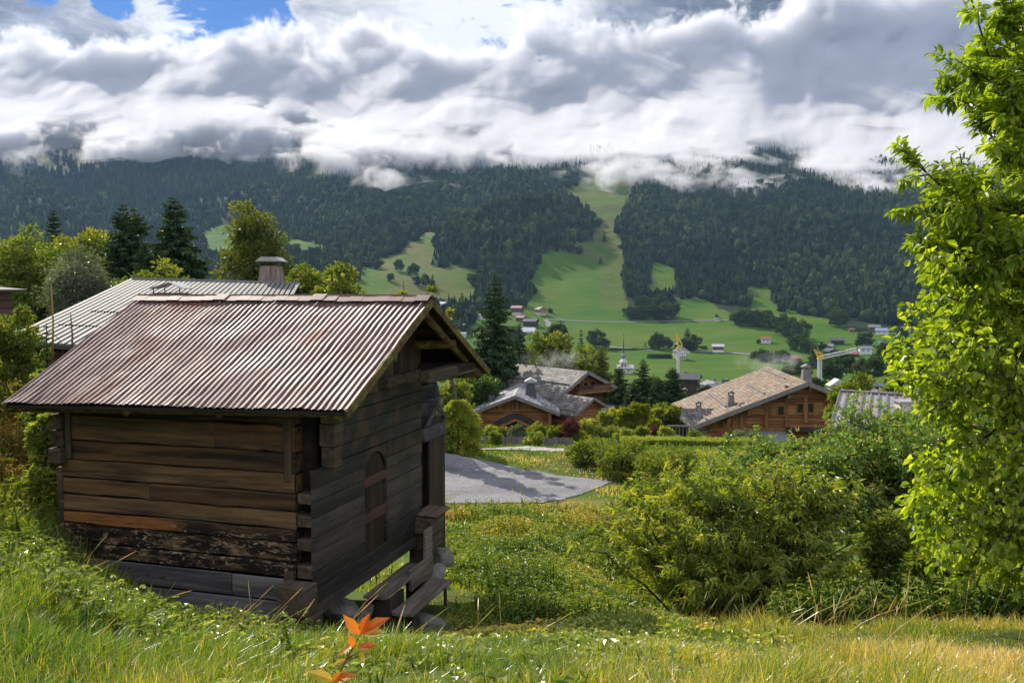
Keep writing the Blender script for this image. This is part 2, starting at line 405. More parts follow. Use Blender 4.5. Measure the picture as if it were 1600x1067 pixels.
# near foliage
M['leaf_ash'] = mat_leaf('sunlit_leaf', [(0, (0.1104, 0.163, 0.02304)), (0.45, (0.2346, 0.3143, 0.04032)), (0.8, (0.3726, 0.4423, 0.0576)), (1, (0.4968, 0.5122, 0.072))], 0.6, 0.35, 0.45, (1.5, 1.55, 0.25))
M['leaf_bush'] = mat_leaf('bush_leaf', [(0, (0.1001, 0.1463, 0.03465)), (0.5, (0.2503, 0.3045, 0.06064)), (0.9, (0.5004, 0.4631, 0.09529)), (1, (0.7, 0.4875, 0.13))], 0.42, 0.36, 0.55, (1.4, 1.5, 0.25))
M['leaf_apple'] = mat_leaf('apple_leaf', [(0, (0.06878, 0.1355, 0.03002)), (0.5, (0.1719, 0.2709, 0.06253)), (0.9, (0.2982, 0.3961, 0.1)), (1, (0.5044, 0.3543, 0.125))], 0.42, 0.4, 0.6, (1.4, 1.4, 0.3))
M['leaf_dark'] = mat_leaf('dark_leaf', [(0, (0.02734, 0.05906, 0.01755)), (0.5, (0.07973, 0.1266, 0.03291)), (1, (0.1709, 0.2025, 0.04388))], 0.35, 0.5, 0.35, (1.2, 1.4, 0.3))
M['leaf_mid'] = mat_leaf('mid_leaf', [(0, (0.06287, 0.1013, 0.02413)), (0.5, (0.1571, 0.2109, 0.03861)), (1, (0.3563, 0.3375, 0.07239))], 0.45, 0.5, 0.3, (1.4, 1.4, 0.3))
M['leaf_yellow'] = mat_leaf('yellow_leaf', [(0, (0.075, 0.1125, 0.0125)), (0.5, (0.1875, 0.225, 0.01875)), (1, (0.35, 0.3375, 0.0375))], 0.5, 0.5, 0.3, (1.4, 1.3, 0.25))
M['leaf_willow'] = mat_leaf('grey_leaf', [(0, (0.075, 0.09375, 0.05625)), (0.5, (0.1625, 0.1875, 0.1125)), (1, (0.3375, 0.35, 0.25))], 0.3, 0.4, 0.5, (1.1, 1.2, 0.5))
M['leaf_red'] = mat_leaf('red_leaf', [(0, (0.0625, 0.0225, 0.025)), (0.5, (0.1375, 0.04375, 0.04375)), (1, (0.225, 0.1, 0.075))], 0.35, 0.5, 0.3, (1.3, 0.9, 0.6))
M['needle'] = mat_leaf('spruce_needle', [(0, (0.01196, 0.03289, 0.01196)), (0.5, (0.03289, 0.07176, 0.02093)), (1, (0.08223, 0.1271, 0.03289))], 0.2, 0.6, 0.25, (1.3, 1.4, 0.35))
M['needle_light'] = mat_leaf('larch_needle', [(0, (0.0575, 0.092, 0.01725)), (0.5, (0.1323, 0.1667, 0.02875)), (1, (0.2415, 0.2415, 0.046))], 0.42, 0.5, 0.3, (1.4, 1.3, 0.3))
M['grass'] = mat_leaf('grass_blade', [(0, (0.04967, 0.1117, 0.02218)), (0.35, (0.1355, 0.2234, 0.03326)), (0.65, (0.2936, 0.3351, 0.05544)), (0.85, (0.5871, 0.415, 0.1249)), (1, (0.7, 0.5426, 0.3326))], 0.45, 0.32, 0.6, (1.4, 1.4, 0.25), 0.5)
M['weed'] = mat_leaf('weed_leaf', [(0, (0.05929, 0.1195, 0.02515)), (0.5, (0.1976, 0.2731, 0.03772)), (0.85, (0.4151, 0.3926, 0.0629)), (1, (0.5929, 0.3414, 0.1258))], 0.45, 0.45, 0.4, (1.3, 1.3, 0.25), 0.4)

M['dry_weed'] = mat_leaf('dry_weed_leaf', [(0, (0.16, 0.13, 0.03)), (.5, (0.36, 0.26, 0.06)), (1, (0.5, 0.36, 0.1))], .4, .6, .2, (1.2, 1.1, .6))
def mat_ground():
    m, g = newmat('ground_soil'); o = g.obj()
    n = g.noise(o, 0.9, 6, 0.6); n2 = g.noise(o, 9, 5, 0.65); n3 = g.noise(o, 0.12, 4)
    c = g.ramp(g.math('ADD', g.math('MULTIPLY', n, 0.6), g.math('MULTIPLY', n2, 0.4)), [(0.3, (0.02, 0.03, 0.008)), (0.5, (0.055, 0.085, 0.014)), (0.7, (0.11, 0.13, 0.025))])
    c = g.mix(g.mapr(n3, 0.45, 0.62), c, g.ramp(n2, [(0.3, (0.05, 0.10, 0.015)), (0.7, (0.12, 0.18, 0.02))]))
    dry = g.attr('dry').outputs['Fac']
    c = g.mix(dry, c, g.ramp(n2, [(0.3, (0.13, 0.08, 0.025)), (0.7, (0.34, 0.24, 0.08))]))
    fin(g, pbr(g, c, 0.95, g.bump(n2, 0.6, 0.06), 0.1)); return m
def mat_hills():
    m, g = newmat('hill_cover'); o = g.obj(); md = g.attr('meadow').outputs['Fac']; yl = g.attr('sere').outputs['Fac']
    n = g.noise(o, 0.012, 6, 0.6); n2 = g.noise(o, 0.06, 6, 0.7)
    n4 = g.noise(g.scale(o, 0.02, 0.09, 0.05), 1.0, 4)
    gm = g.ramp(g.math('ADD', g.math('MULTIPLY', n, 0.5), g.math('ADD', g.math('MULTIPLY', n2, 0.25), g.math('MULTIPLY', n4, 0.38))), [(0.32, (0.030, 0.080, 0.007)), (0.5, (0.050, 0.115, 0.010)), (0.7, (0.095, 0.135, 0.018))])
    gs = g.ramp(n2, [(0.3, (0.065, 0.085, 0.02)), (0.6, (0.12, 0.12, 0.035)), (0.75, (0.08, 0.055, 0.035))])
    gm = g.mix(g.math('MULTIPLY', yl, g.mapr(n, 0.3, 0.5)), gm, gs)
    fl = g.ramp(n2, [(0.3, (0.010, 0.018, 0.008)), (0.7, (0.03, 0.045, 0.014))])
    c = g.mix(md, fl, gm)
    fin(g, pbr(g, c, 0.95, g.bump(n2, 0.5, 1.5), 0.05)); return m
def mat_gravel(name, c0, c1, sc_=45.0):
    m, g = newmat(name); o = g.obj()
    v = g.n('ShaderNodeTexVoronoi', {'Vector': o, 'Scale': sc_}); n = g.noise(o, 0.8, 5, 0.6)
    vc = g.n('ShaderNodeSeparateColor', {0: v.outputs[1]}).outputs[0]
    f = g.math('ADD', g.math('MULTIPLY', vc, 0.55), g.math('MULTIPLY', n, 0.45))
    c = g.mix(f, c0, c1)
    c = g.mix(g.mapr(g.noise(o, 0.35, 5, 0.65), 0.54, 0.66, 0, 0.7), c, (0.09, 0.12, 0.03))
    c = g.mix(g.mapr(g.noise(g.scale(o, .25, 1.6, 1), 0.7, 4, .6), 0.52, 0.6, 0, 0.35), c, c0)
    fin(g, pbr(g, c, 0.9, g.bump(v.outputs[0], 0.8, 0.02), 0.2)); return m
M['ground'] = mat_ground(); M['hills'] = mat_hills()
M['gravel'] = mat_gravel('grey_gravel', (0.10, 0.10, 0.11), (0.36, 0.35, 0.36), 22)
M['gravel_dark'] = mat_gravel('wet_gravel', (0.09, 0.09, 0.10), (0.3, 0.3, 0.32), 24)
M['path'] = mat_gravel('pale_path', (0.3, 0.29, 0.28), (0.52, 0.5, 0.48), 20)
M['asphalt'] = mat_plain('asphalt', (0.13, 0.13, 0.13), (0.22, 0.22, 0.22), 0.3, 0.9, 0.2)

# ---------------------------------------------------------------- ground and hills
def polar(name, r, az, mat, fn_attr, kind='structure'):
    RR, AA = np.meshgrid(r, az, indexing='ij'); x = RR * np.sin(AA); y = RR * np.cos(AA); z = zt(x, y)
    V = np.stack([x.ravel(), y.ravel(), z.ravel()], 1)
    nr, na = RR.shape; i, j = np.meshgrid(np.arange(nr - 1), np.arange(na - 1), indexing='ij')
    a = (i * na + j).ravel(); Fc = np.stack([a, a + 1, a + na + 1, a + na], 1)[:, ::-1]
    o = np_obj(name, V, Fc, mat, smooth=True, attrs=fn_attr(V[:, 0], V[:, 1], V[:, 2]))
    return tag(o, kind=kind)
rn = np.concatenate([[0.02], np.geomspace(0.6, 135, 300)])
def ga(x, y, z):
    px, py = pix(x, np.maximum(y, 0.5), z)
    dry = np.exp(-((x + 9.5) / 2.6) ** 2 - ((y - 15.5) / 3.5) ** 2) * 1.3 + np.exp(-((x - 0.5) / 1.0) ** 2 - ((y - 13.5) / 1.6) ** 2) * 0.8
    dry += 0.6 * (np.abs(y - 32.3) < 0.9) * (np.abs(x) < 8)
    return {'dry': np.clip(dry + fbm(x, y, 3, 70) * 0.5 * (dry > 0.15), 0, 1)}
g_az = np.concatenate([np.radians(np.linspace(-180, -48, 90)), np.radians(np.linspace(-47.8, 47.8, 560)), np.radians(np.linspace(48, 180, 90))])
polar('ground', rn, g_az, M['ground'], ga)
def ha(x, y, z):
    m = meadow_mask(x, y, z).astype(float)
    px, py = pix(x, y, z)
    px = px + fbm(px / 14, py / 14, 4, 31) * 26
    s = ((px > 880) & (px < 1070) & (py < 400)) | ((px > 940) & (px < 985) & (py < 480)) | ((px > 600) & (px < 745) & (py < 482)) | (py < 300)
    return {'meadow': m, 'sere': s.astype(float) * np.clip(0.75 + fbm(x / 60, y / 60, 3, 8), 0, 1)}
hr = np.concatenate([np.linspace(130, 620, 60), np.geomspace(630, 7600, 400)])
polar('hills', hr, np.radians(np.linspace(-58, 58, 620)), M['hills'], ha)

def patch(name, poly, mat, dz, step=0.5, smooth_h=None):
    """a sheet following the ground inside a world polygon"""
    P = np.array(poly); x0, y0 = P.min(0); x1, y1 = P.max(0)
    xs = np.arange(x0, x1 + step, step); ys = np.arange(y0, y1 + step, step)
    X, Y = np.meshgrid(xs, ys, indexing='ij'); ins = inpoly(X + fbm(X / 1.5, Y / 1.5, 3, 4) * step * 2.0, Y + fbm(X / 1.5, Y / 1.5, 3, 14) * step * 2.0, poly)
    Z = zt(X, Y) + dz + (smooth_h(X, Y) if smooth_h else 0)
    n = len(ys); i, j = np.meshgrid(np.arange(len(xs) - 1), np.arange(n - 1), indexing='ij')
    keep = (ins[:-1, :-1] & ins[1:, :-1] & ins[:-1, 1:] & ins[1:, 1:])
    a = (i * n + j)[keep]; Fc = np.stack([a, a + n, a + n + 1, a + 1], 1)
    V = np.stack([X.ravel(), Y.ravel(), Z.ravel()], 1); used = np.unique(Fc); mp = np.zeros(len(V), int); mp[used] = np.arange(len(used))
    o = np_obj(name, V[used], mp[Fc], mat, smooth=True, attrs={'tint': np.full(len(used), .5)})
    return tag(o, kind='structure')
LOT = [(-9, 33), (-5, 32.2), (1.0, 32.3), (3.0, 34.0), (4.3, 36.2), (2.2, 37.4), (0.2, 39.3), (-2.8, 42.5), (-9, 42.5)]
patch('gravel_lot', LOT, M['gravel'], 0.03, 0.12)
patch('path', [(-3.2, 46.4), (3.6, 45.2), (3.8, 46.7), (2.5, 48.0), (-3.6, 49.3), (-6, 49.8), (-6, 47.2)], M['path'], 0.05, 0.2)
# gravel heap
def heap():
    xs, ys = np.meshgrid(np.linspace(-1, 1, 60), np.linspace(-1, 1, 40), indexing='ij')
    r = np.sqrt(xs ** 2 + ys ** 2); h = np.clip(1 - r, 0, 1) ** 0.8 * 0.62 + fbm(xs * 6, ys * 6, 4, 33) * 0.16 * np.clip(1.05 - r, 0, 1) - 0.04
    X = -2.9 + xs * 2.1; Y = 39.6 + ys * 1.2
    n = 40; i, j = np.meshgrid(np.arange(59), np.arange(39), indexing='ij'); a = (i * n + j).ravel()
    o = np_obj('gravel_heap', np.stack([X.ravel(), Y.ravel(), (zt(X, Y) + 0.0 + h).ravel()], 1), np.stack([a, a + n, a + n + 1, a + 1], 1), M['gravel_dark'], smooth=True)
    tag(o, 'low heap of dark grey gravel on the gravel lot behind the hut', 'gravel heap')
heap()

# ---------------------------------------------------------------- roads in the valley
def strip(name, pts, wd, mat, dz, n=60, flat=False):
    pts = [at(px, py, Y) for px, py, Y in pts]; P = np.array([[p.x, p.y] for p in pts])
    t = np.linspace(0, len(P) - 1, n); X = np.interp(t, range(len(P)), P[:, 0]); Y = np.interp(t, range(len(P)), P[:, 1])
    dx = np.gradient(X); dy = np.gradient(Y); L = np.hypot(dx, dy); nx, ny = -dy / L, dx / L
    cols = []
    for s in (-1, -0.5, 0, 0.5, 1):
        cols.append(np.stack([X + nx * s * wd / 2, Y + ny * s * wd / 2, zt(X + nx * s * wd / 2, Y + ny * s * wd / 2) + dz], 1))
    V = np.stack(cols, 1).reshape(-1, 3); i, j = np.meshgrid(np.arange(n - 1), np.arange(4), indexing='ij'); a = (i * 5 + j).ravel()
    return tag(np_obj(name, V, np.stack([a, a + 1, a + 6, a + 5], 1), mat, attrs={'tint': np.full(len(V), .5)}), kind='structure')
def hit(px, py, lo=130, hi=6500):
    """distance at which the view ray first meets the terrain"""
    Y = np.geomspace(lo, hi, 1500); r = ray(px, py); x = r.x / r.y * Y; z = r.z / r.y * Y
    d_ = z - zt(x, Y); k = np.where(d_ < 0)[0]
    return float(Y[k[0]]) if len(k) else hi
def road(name, pxs, wd, n=80):
    return strip(name, [(px, py, hit(px, py)) for px, py in pxs], wd, M['asphalt'], 0.5, n)
road('road', [(852, 499), (900, 502.5), (980, 504), (1060, 502.5), (1140, 501)], 4.0)
road('road', [(950, 542), (985, 546), (1020, 548.5)], 6.0, 40)
road('road', [(1085, 549), (1130, 552), (1190, 555), (1240, 560)], 7.0)
road('lane', [(852, 500), (857, 505), (857, 511)], 6.0, 20)
# ---------------------------------------------------------------- foliage builders
def unit(a): return a / np.maximum(np.linalg.norm(a, axis=-1, keepdims=True), 1e-9)
def leaf_geo(P, D, U, L, W, tint, fold=0.3, curl=0.2, kind=4):
    D = unit(D); S = unit(np.cross(D, U)); U = np.cross(S, D); L = L[:, None]; W = W[:, None]; n = len(P)
    if kind == 4:
        V = np.stack([P, P + D * L * .42 + S * W * .5 + U * W * fold, P + D * L - U * L * curl, P + D * L * .42 - S * W * .5 + U * W * fold], 1)
        b = np.arange(n)[:, None] * 4
        Fc = np.concatenate([b + [0, 2, 1], b + [0, 3, 2]], 0); k = 4
    else:
        V = np.stack([P, P + D * L * .28 + S * W * .42 + U * W * fold, P + D * L * .28 - S * W * .42 + U * W * fold,
                      P + D * L * .62 + S * W * .45 + U * (W * fold - L * curl * .3), P + D * L * .62 - S * W * .45 + U * (W * fold - L * curl * .3),
                      P + D * L - U * L * curl, P + D * L * .28, P + D * L * .62 - U * L * curl * .35], 1)
        b = np.arange(n)[:, None] * 8
        Fc = np.concatenate([b + [0, 6, 1], b + [0, 2, 6], b + [1, 6, 7], b + [1, 7, 3], b + [6, 2, 4], b + [6, 4, 7], b + [3, 7, 5], b + [7, 4, 5]], 0); k = 8
    return V.reshape(-1, 3), Fc, np.repeat(tint, k)
def leaves_obj(name, geos, mat, parent=None, smooth=False):
    off = 0; Vs, Fs, Ts = [], [], []
    for V, Fc, T in geos: Vs.append(V); Fs.append(Fc + off); Ts.append(T); off += len(V)
    return np_obj(name, np.concatenate(Vs), np.concatenate(Fs), mat, parent, smooth, {'tint': np.concatenate(Ts)})
def rnd_dirs(n, rg): return unit(rg.normal(size=(n, 3)))
def clumps(cent, rad, per, L, asp, rg, out=None, droop=0.3, flat=0.7, kind=4, tvar=0.22, up=0.6):
    """leaves scattered round clump centres, facing outward and a little down"""
    n = len(cent) * per; c = np.repeat(cent, per, 0); r = np.repeat(np.broadcast_to(rad, (len(cent),)), per)
    off = rnd_dirs(n, rg) * (rg.random((n, 1)) ** 0.45) * r[:, None]; off[:, 2] *= flat
    P = c + off
    D = unit(off) + 0.7 * rnd_dirs(n, rg); 
    if out is not None: D = D + 0.6 * unit(P - out)
    D[:, 2] -= droop
    U = 0.8 * rnd_dirs(n, rg) + unit(off) * 0.5; U[:, 2] += up
    l = L * (0.65 + 0.7 * rg.random(n))
    t = np.repeat(rg.random(len(cent)), per) * 0.5 + rg.random(n) * 0.5
    t = 0.5 + (t - 0.5) * (tvar / 0.22) + rg.normal(size=n) * 0.05
    return leaf_geo(P, D, U, l, l * asp, t, kind=kind)
def bend(p, q, sag, k=4, rg=None):
    p, q = np.asarray(p, float), np.asarray(q, float); t = np.linspace(0, 1, k + 1)[:, None]
    m = p + (q - p) * t; m[:, 2] += (4 * t * (1 - t))[:, 0] * sag
    if rg is not None: m[1:-1] += rg.normal(size=(k - 1, 3)) * np.linalg.norm(q - p) * 0.04
    return m
def broadleaf(name, h, lobes, tips, per, L, mat, seed=0, asp=0.5, tr=None, clump=0.5, kind=4, droop=0.3, stems=1, lean=(0, 0), parent=None, label=None, cat='tree', group=None, base=0.12, limbs=None, flat=0.7, shell=0.55, barkm=None, tvar=0.22, rootloc=(0, 0, 0)):
    """tree or shrub: stems and limbs (trunk) and leaf clumps filling the lobes (crown)"""
    rg = np.random.default_rng(seed); root = empty(name, rootloc, 0, label, cat, group)
    lobes = np.array(lobes, float); vol = np.prod(lobes[:, 3:6], 1) ** 0.67; pr = vol / vol.sum()
    li = rg.choice(len(lobes), tips, p=pr); dr = rnd_dirs(tips, rg); rr = shell + (1 - shell) * rg.random(tips); rr = rr * (0.9 + 0.2 * rg.random(tips))
    T = lobes[li, :3] + dr * lobes[li, 3:6] * rr[:, None]
    T = T[T[:, 2] > h * 0.04]
    # trunk
    mb = MB(); tr = tr or h * 0.02; stem_paths = []
    for s_ in range(stems):
        a = 2 * PI * s_ / max(stems, 1) + rg.random(); sp = 0.0 if stems == 1 else h * 0.28 * rg.uniform(.4, 1.2)
        top = np.array([lean[0] + math.cos(a) * sp, lean[1] + math.sin(a) * sp, h * (0.93 if stems == 1 else rg.uniform(.6, .9))])
        b0 = np.array([math.cos(a) * tr * (stems > 1) * 1.5, math.sin(a) * tr * (stems > 1) * 1.5, -0.3])
        path = bend(b0, top, 0, 6, rg); stem_paths.append(path)
        mb.tube(path, list(np.linspace(1, 0.12, 7) * tr * (1 if stems == 1 else 0.5)), 7, cap=False)
    for q in (T if limbs is None else T[:limbs]):
        path = stem_paths[int(np.argmin([np.linalg.norm(sp[-1][:2] - q[:2]) for sp in stem_paths]))]
        hz = max(base * h, q[2] - 0.8 * np.linalg.norm(q[:2] - path[3][:2]) * rg.uniform(.5, 1.1)); hz = min(hz, h * .85)
        k = int(np.argmin(np.abs(path[:, 2] - hz))); p = path[k] 
        r0 = tr * 0.3 * (1 - 0.6 * k / 6)
        mb.tube(bend(p, q, rg.uniform(-.02, .1) * h, 4, rg), list(np.linspace(1, .15, 5) * r0), 4, cap=False)
    mb.build('trunk', barkm or M['bark'], root, smooth=True)
    cen = np.array([lean[0], lean[1], h * .55])
    g_ = clumps(T, clump * (0.7 + 0.6 * rg.random(len(T))), per, L, asp, rg, cen, droop, flat, kind, tvar)
    leaves_obj('crown', [g_], mat, root)
    return root
def conifer(name, h, rad, mat, seed=0, levels=26, spray=17, base=0.06, wid=0.13, slen=1.0, droop=0.25, label=None, cat='tree', group=None, top=1.0, sparse=0.0, power=0.85, rootloc=(0, 0, 0)):
    rg = np.random.default_rng(seed); root = empty(name, rootloc, 0, label, cat, group)
    mb = MB(); mb.tube([(0, 0, -0.3), (0, 0, h * .5), (0, 0, h)], [h * .014, h * .009, h * .002], 7, cap=False)
    P, D, U, Ls, Ws, Tn = [], [], [], [], [], []
    for i in range(levels):
        f = (i + rg.random() * .5) / levels; z = h * (base + (1 - base) * f ** 0.92); bl = rad * (1 - f) ** power * rg.uniform(.8, 1.12) + 0.02 * h * .4
        nb = max(4, int(7 - 2 * f)); a0 = rg.random() * 7
        for b in range(nb):
            if rg.random() < sparse: continue
            a = a0 + 2 * PI * b / nb + rg.normal() * .2; l = bl * rg.uniform(.72, 1.18); dv = np.array([math.cos(a), math.sin(a), 0])
            t = np.linspace(0, 1, 4)[:, None]; zz_ = (-droop * t + droop * .45 * t ** 2.2) * l + (0.35 * (f > .8)) * t * l
            path = np.concatenate([dv[:2] * t * l, z + zz_], 1)
            if f < .93 and l > 0.5: mb.tube(path, [h * .003, h * .002, h * .0015, h * .0006], 3, cap=False)
            ns = max(3, int(spray * l / rad + 3)); tt = 0.08 + 0.92 * (np.arange(ns) + rg.random(ns)) / ns
            tc = rg.random() * .35
            for sgn in (-1, 1, 0):
                pt = np.stack([np.interp(tt, t[:, 0], path[:, k]) for k in range(3)], 1)
                sd_ = np.array([-dv[1], dv[0], 0]) * sgn
                dd = dv * 0.7 + sd_ * .7 + rg.normal(size=(ns, 3)) * .22; dd[:, 2] -= (0.45 if sgn else .9)
                ln = l * 0.30 * slen * (1.15 - 0.6 * tt) * rg.uniform(.7, 1.3, ns) + h * 0.008
                P.append(pt); D.append(dd); up = rg.normal(size=(ns, 3)) * .35; up[:, 2] += 1; U.append(up); Ls.append(ln); Ws.append(ln * (wid * 3 + .12) * rg.uniform(.7, 1.2, ns)); Tn.append(tc + rg.random(ns) * .5 + .25 * tt * rg.random(ns))
    mb.build('trunk', M['bark'], root, smooth=True)
    leaves_obj('crown', [leaf_geo(np.concatenate(P), np.concatenate(D), np.concatenate(U), np.concatenate(Ls), np.concatenate(Ws), np.concatenate(Tn), 0.12, .18)], mat, root)
    return root
def place(o, px, Y, dz=0.0, rz=0.0):
    x = (ray(px, 500).x / ray(px, 500).y) * Y
    o.location = (x, Y, zt1(x, Y) + dz); o.rotation_euler.z = rz; return o
def height_for(px, py, Y):
    p = at(px, py, Y); return p.z - zt1(p.x, Y)

# ---------------------------------------------------------------- far forest (one mass of thousands of trees)
def far_forest():
    rg = np.random.default_rng(5); pts = []
    for (y0, y1, sp) in ((880, 1400, 10.5), (1400, 1900, 12.5), (1900, 2600, 17), (2600, 4300, 27)):
        X, Y = np.meshgrid(np.arange(-0.75 * y1, 0.75 * y1, sp), np.arange(y0, y1, sp))
        X = X.ravel() + rg.uniform(-.45, .45, X.size) * sp; Y = Y.ravel() + rg.uniform(-.45, .45, Y.size) * sp
        k = np.abs(X / Y) < 0.66; X, Y = X[k], Y[k]
        pts.append(np.stack([X, Y, np.full(len(X), sp)], 1))
    P = np.concatenate(pts); x, y, sp = P.T; z = zt(x, y)
    ok = ~meadow_mask(x, y, z)
    px, py = pix(x, y, z); ok &= (py > 222) | ((px < 560) & (py > 150))
    ok &= ~inpoly(px, py, [(820, 600), (820, 470), (1080, 470), (1480, 520), (1480, 640), (820, 640)])
    dn = fbm(x / 90, y / 90, 3, 60); ok &= (dn > -0.62)
    x, y, z, sp = x[ok], y[ok], z[ok], sp[ok]
    # drop trees hidden behind a ridge
    vis = np.ones(len(x), bool)
    for f in (0.92, 0.84, 0.76, 0.68, .6):
        vis &= (z + 25) > (zt(x * f, y * f) / f) - 8
    x, y, z, sp = x[vis], y[vis], z[vis], sp[vis]
    n = len(x); con = (rg.random(n) + fbm(x / 150, y / 150, 3, 77) * .6) < 0.55
    con |= y > 2300
    Vs, Fs, Ts = [], [], []; off = 0
    sz = np.clip(sp / 12, .9, 1.9)
    def emit(tv, tf, tt, idx, hs, ws):
        nonlocal off
        m = len(idx); a = rg.random(m) * 6.28; c, s_ = np.cos(a), np.sin(a)
        v = tv[None].repeat(m, 0) * (1 + rg.normal(size=(m, len(tv), 1)) * .13)
        X = (v[..., 0] * c[:, None] - v[..., 1] * s_[:, None]) * ws[:, None] + x[idx][:, None]
        Y = (v[..., 0] * s_[:, None] + v[..., 1] * c[:, None]) * ws[:, None] + y[idx][:, None]
        Z = v[..., 2] * hs[:, None] + z[idx][:, None] - 1
        Vs.append(np.stack([X, Y, Z], -1).reshape(-1, 3)); Fs.append((tf[None] + (np.arange(m) * len(tv))[:, None, None] + off).reshape(-1, tf.shape[1]))
        Ts.append((rg.random(m)[:, None] * .75 + tt[None] * .25).ravel()); off += m * len(tv)
    # conifer: three ragged tiers of seven
    tv, tf, tt = [], [], []
    for (z0, z1, r) in ((.08, .5, 1.0), (.32, .74, .72), (.58, 1.0, .42)):
        b = len(tv)
        for k in range(7):
            tv.append((math.cos(k * .897) * r * (1.1 if k % 2 else .75), math.sin(k * .897) * r * (1.1 if k % 2 else .75), z0 - (.03 if k % 2 else 0))); tt.append(.4)
        tv.append((0, 0, z1)); tt.append(1)
        tf += [(b + k, b + (k + 1) % 7, b + 7) for k in range(7)]
    tvc, tfc, ttc = np.array(tv), np.array(tf), np.array(tt)
    ic = np.where(con)[0]; emit(tvc, tfc, ttc, ic, rg.uniform(12, 22, len(ic)) * sz[ic] ** .5, rg.uniform(2.8, 4.4, len(ic)) * sz[ic])
    # broadleaf: lumpy heap of facets
    ct = int((~con).sum()); idx = np.where(~con)[0]
    import bmesh
    bm = bmesh.new(); bmesh.ops.create_icosphere(bm, subdivisions=2, radius=1.0); bm.verts.ensure_lookup_table()
    for var in range(3):
        vv = np.array([v.co[:] for v in bm.verts]); r_ = 1 + fbm(vv[:, 0] * 2.2 + var * 9, vv[:, 1] * 2.2 + vv[:, 2] * 1.7, 3, 90 + var) * .75
        vv = vv * r_[:, None]; vv[:, 2] = vv[:, 2] * .5 + .5
        ff = np.array([[v.index for v in f.verts] for f in bm.faces]); ii = idx[var::3]
        near = ii[y[ii] < 1900]
        emit(vv, ff, np.clip(vv[:, 2], 0, 1), near, rg.uniform(9, 16, len(near)) * sz[near] ** .5, rg.uniform(4, 6.8, len(near)) * sz[near])
        if var == 0: bm2 = bmesh.new(); bmesh.ops.create_icosphere(bm2, subdivisions=1, radius=1.0); bm2.verts.ensure_lookup_table()
        v2 = np.array([v.co[:] for v in bm2.verts]); v2 = v2 * (1 + fbm(v2[:, 0] * 2 + var, v2[:, 1] * 2 + v2[:, 2], 2, 95 + var) * .7)[:, None]; v2[:, 2] = v2[:, 2] * .5 + .5
        f2 = np.array([[v.index for v in f.verts] for f in bm2.faces]); far = ii[y[ii] >= 1900]
        emit(v2, f2, np.clip(v2[:, 2], 0, 1), far, rg.uniform(9, 16, len(far)) * sz[far] ** .5, rg.uniform(4, 6.8, len(far)) * sz[far])
    print('FOREST', n, len(ic), ct, sum(map(len, Fs)))
    o = np_obj('forest', np.concatenate(Vs), np.concatenate(Fs), M['far_wood'], attrs={'tint': np.concatenate(Ts)})
    tag(o, 'dark mixed forest covering the mountain slopes beyond the valley meadows', 'forest', kind='stuff')
m, g = newmat('far_wood'); t = g.attr('tint').outputs['Fac']; o_ = g.obj()
n_ = g.noise(o_, 0.006, 4); n3_ = g.noise(o_, 0.5, 3, .7)
c_ = g.ramp(g.math('ADD', g.math('MULTIPLY', t, .75), g.math('ADD', g.math('MULTIPLY', g.math('SUBTRACT', n_, .5), .9), g.math('MULTIPLY', g.math('SUBTRACT', n3_, .5), .5)), clamp=True),
            [(0, (0.006, 0.014, 0.006)), (.35, (0.014, 0.028, 0.010)), (.6, (0.036, 0.056, 0.018)), (.85, (0.085, 0.105, 0.028)), (1, (0.15, 0.13, 0.04))])
fin(g, pbr(g, c_, 0.9, g.bump(n3_, .8, 1.5), 0.05)); M['far_wood'] = m
far_forest()
# ---------------------------------------------------------------- the old hut
def hut_black(g, o, c, n1, n2):
    z = g.n('ShaderNodeSeparateXYZ', {0: o}).outputs[2]; x = g.n('ShaderNodeSeparateXYZ', {0: o}).outputs[0]
    wob = g.math('MULTIPLY', g.math('SUBTRACT', n2, 0.5), 0.5)
    zz_ = g.math('ADD', z, wob)
    band = g.math('MULTIPLY', g.mapr(zz_, 1.0, 0.8), g.mapr(z, 0.16, 0.2))
    ch = g.noise(g.scale(o, 1.6, 5, 5.5), 1.6, 5, 0.65, 0.5)
    bl = g.math('MULTIPLY', band, g.mapr(ch, 0.42, 0.50))
    c = g.mix(g.math('MULTIPLY', bl, 0.93), c, (0.006, 0.005, 0.005))
    cp = g.noise(g.scale(o, 4, 9, 11), 2.2, 4, 0.7, 1.2)
    cz = g.math('MULTIPLY', g.math('MULTIPLY', band, g.mapr(cp, 0.555, 0.59)), g.mapr(g.noise(o, 1.6, 3), 0.40, 0.5))
    c = g.mix(g.math('MULTIPLY', cz, 0.9), c, (0.36, 0.26, 0.17))
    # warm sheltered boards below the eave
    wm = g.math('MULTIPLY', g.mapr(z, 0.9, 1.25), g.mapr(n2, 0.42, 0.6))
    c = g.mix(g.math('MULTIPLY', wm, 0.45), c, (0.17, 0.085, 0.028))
    og = g.math('MULTIPLY', g.math('MULTIPLY', g.mapr(z, 0.80, 0.84), g.mapr(z, 0.98, 0.94)), g.math('MULTIPLY', g.mapr(x, -1.6, -1.9), g.mapr(n1, 0.38, 0.5)))
    return g.mix(g.math('MULTIPLY', og, 0.8), c, (0.33, 0.13, 0.035))
M['hut_wall'] = mat_wood('hut_wall_wood', [(0, (0.022, 0.014, 0.009)), (.35, (0.065, 0.04, 0.022)), (.65, (0.14, 0.085, 0.042)), (1, (0.27, 0.185, 0.10))], 'x', 1.0, 0.75, hut_black)
M['hut_grey'] = mat_wood('hut_grey_boards', [(0, (0.03, 0.027, 0.028)), (.5, (0.085, 0.078, 0.08)), (1, (0.20, 0.185, 0.18))], 'x', 1.0, 0.7)
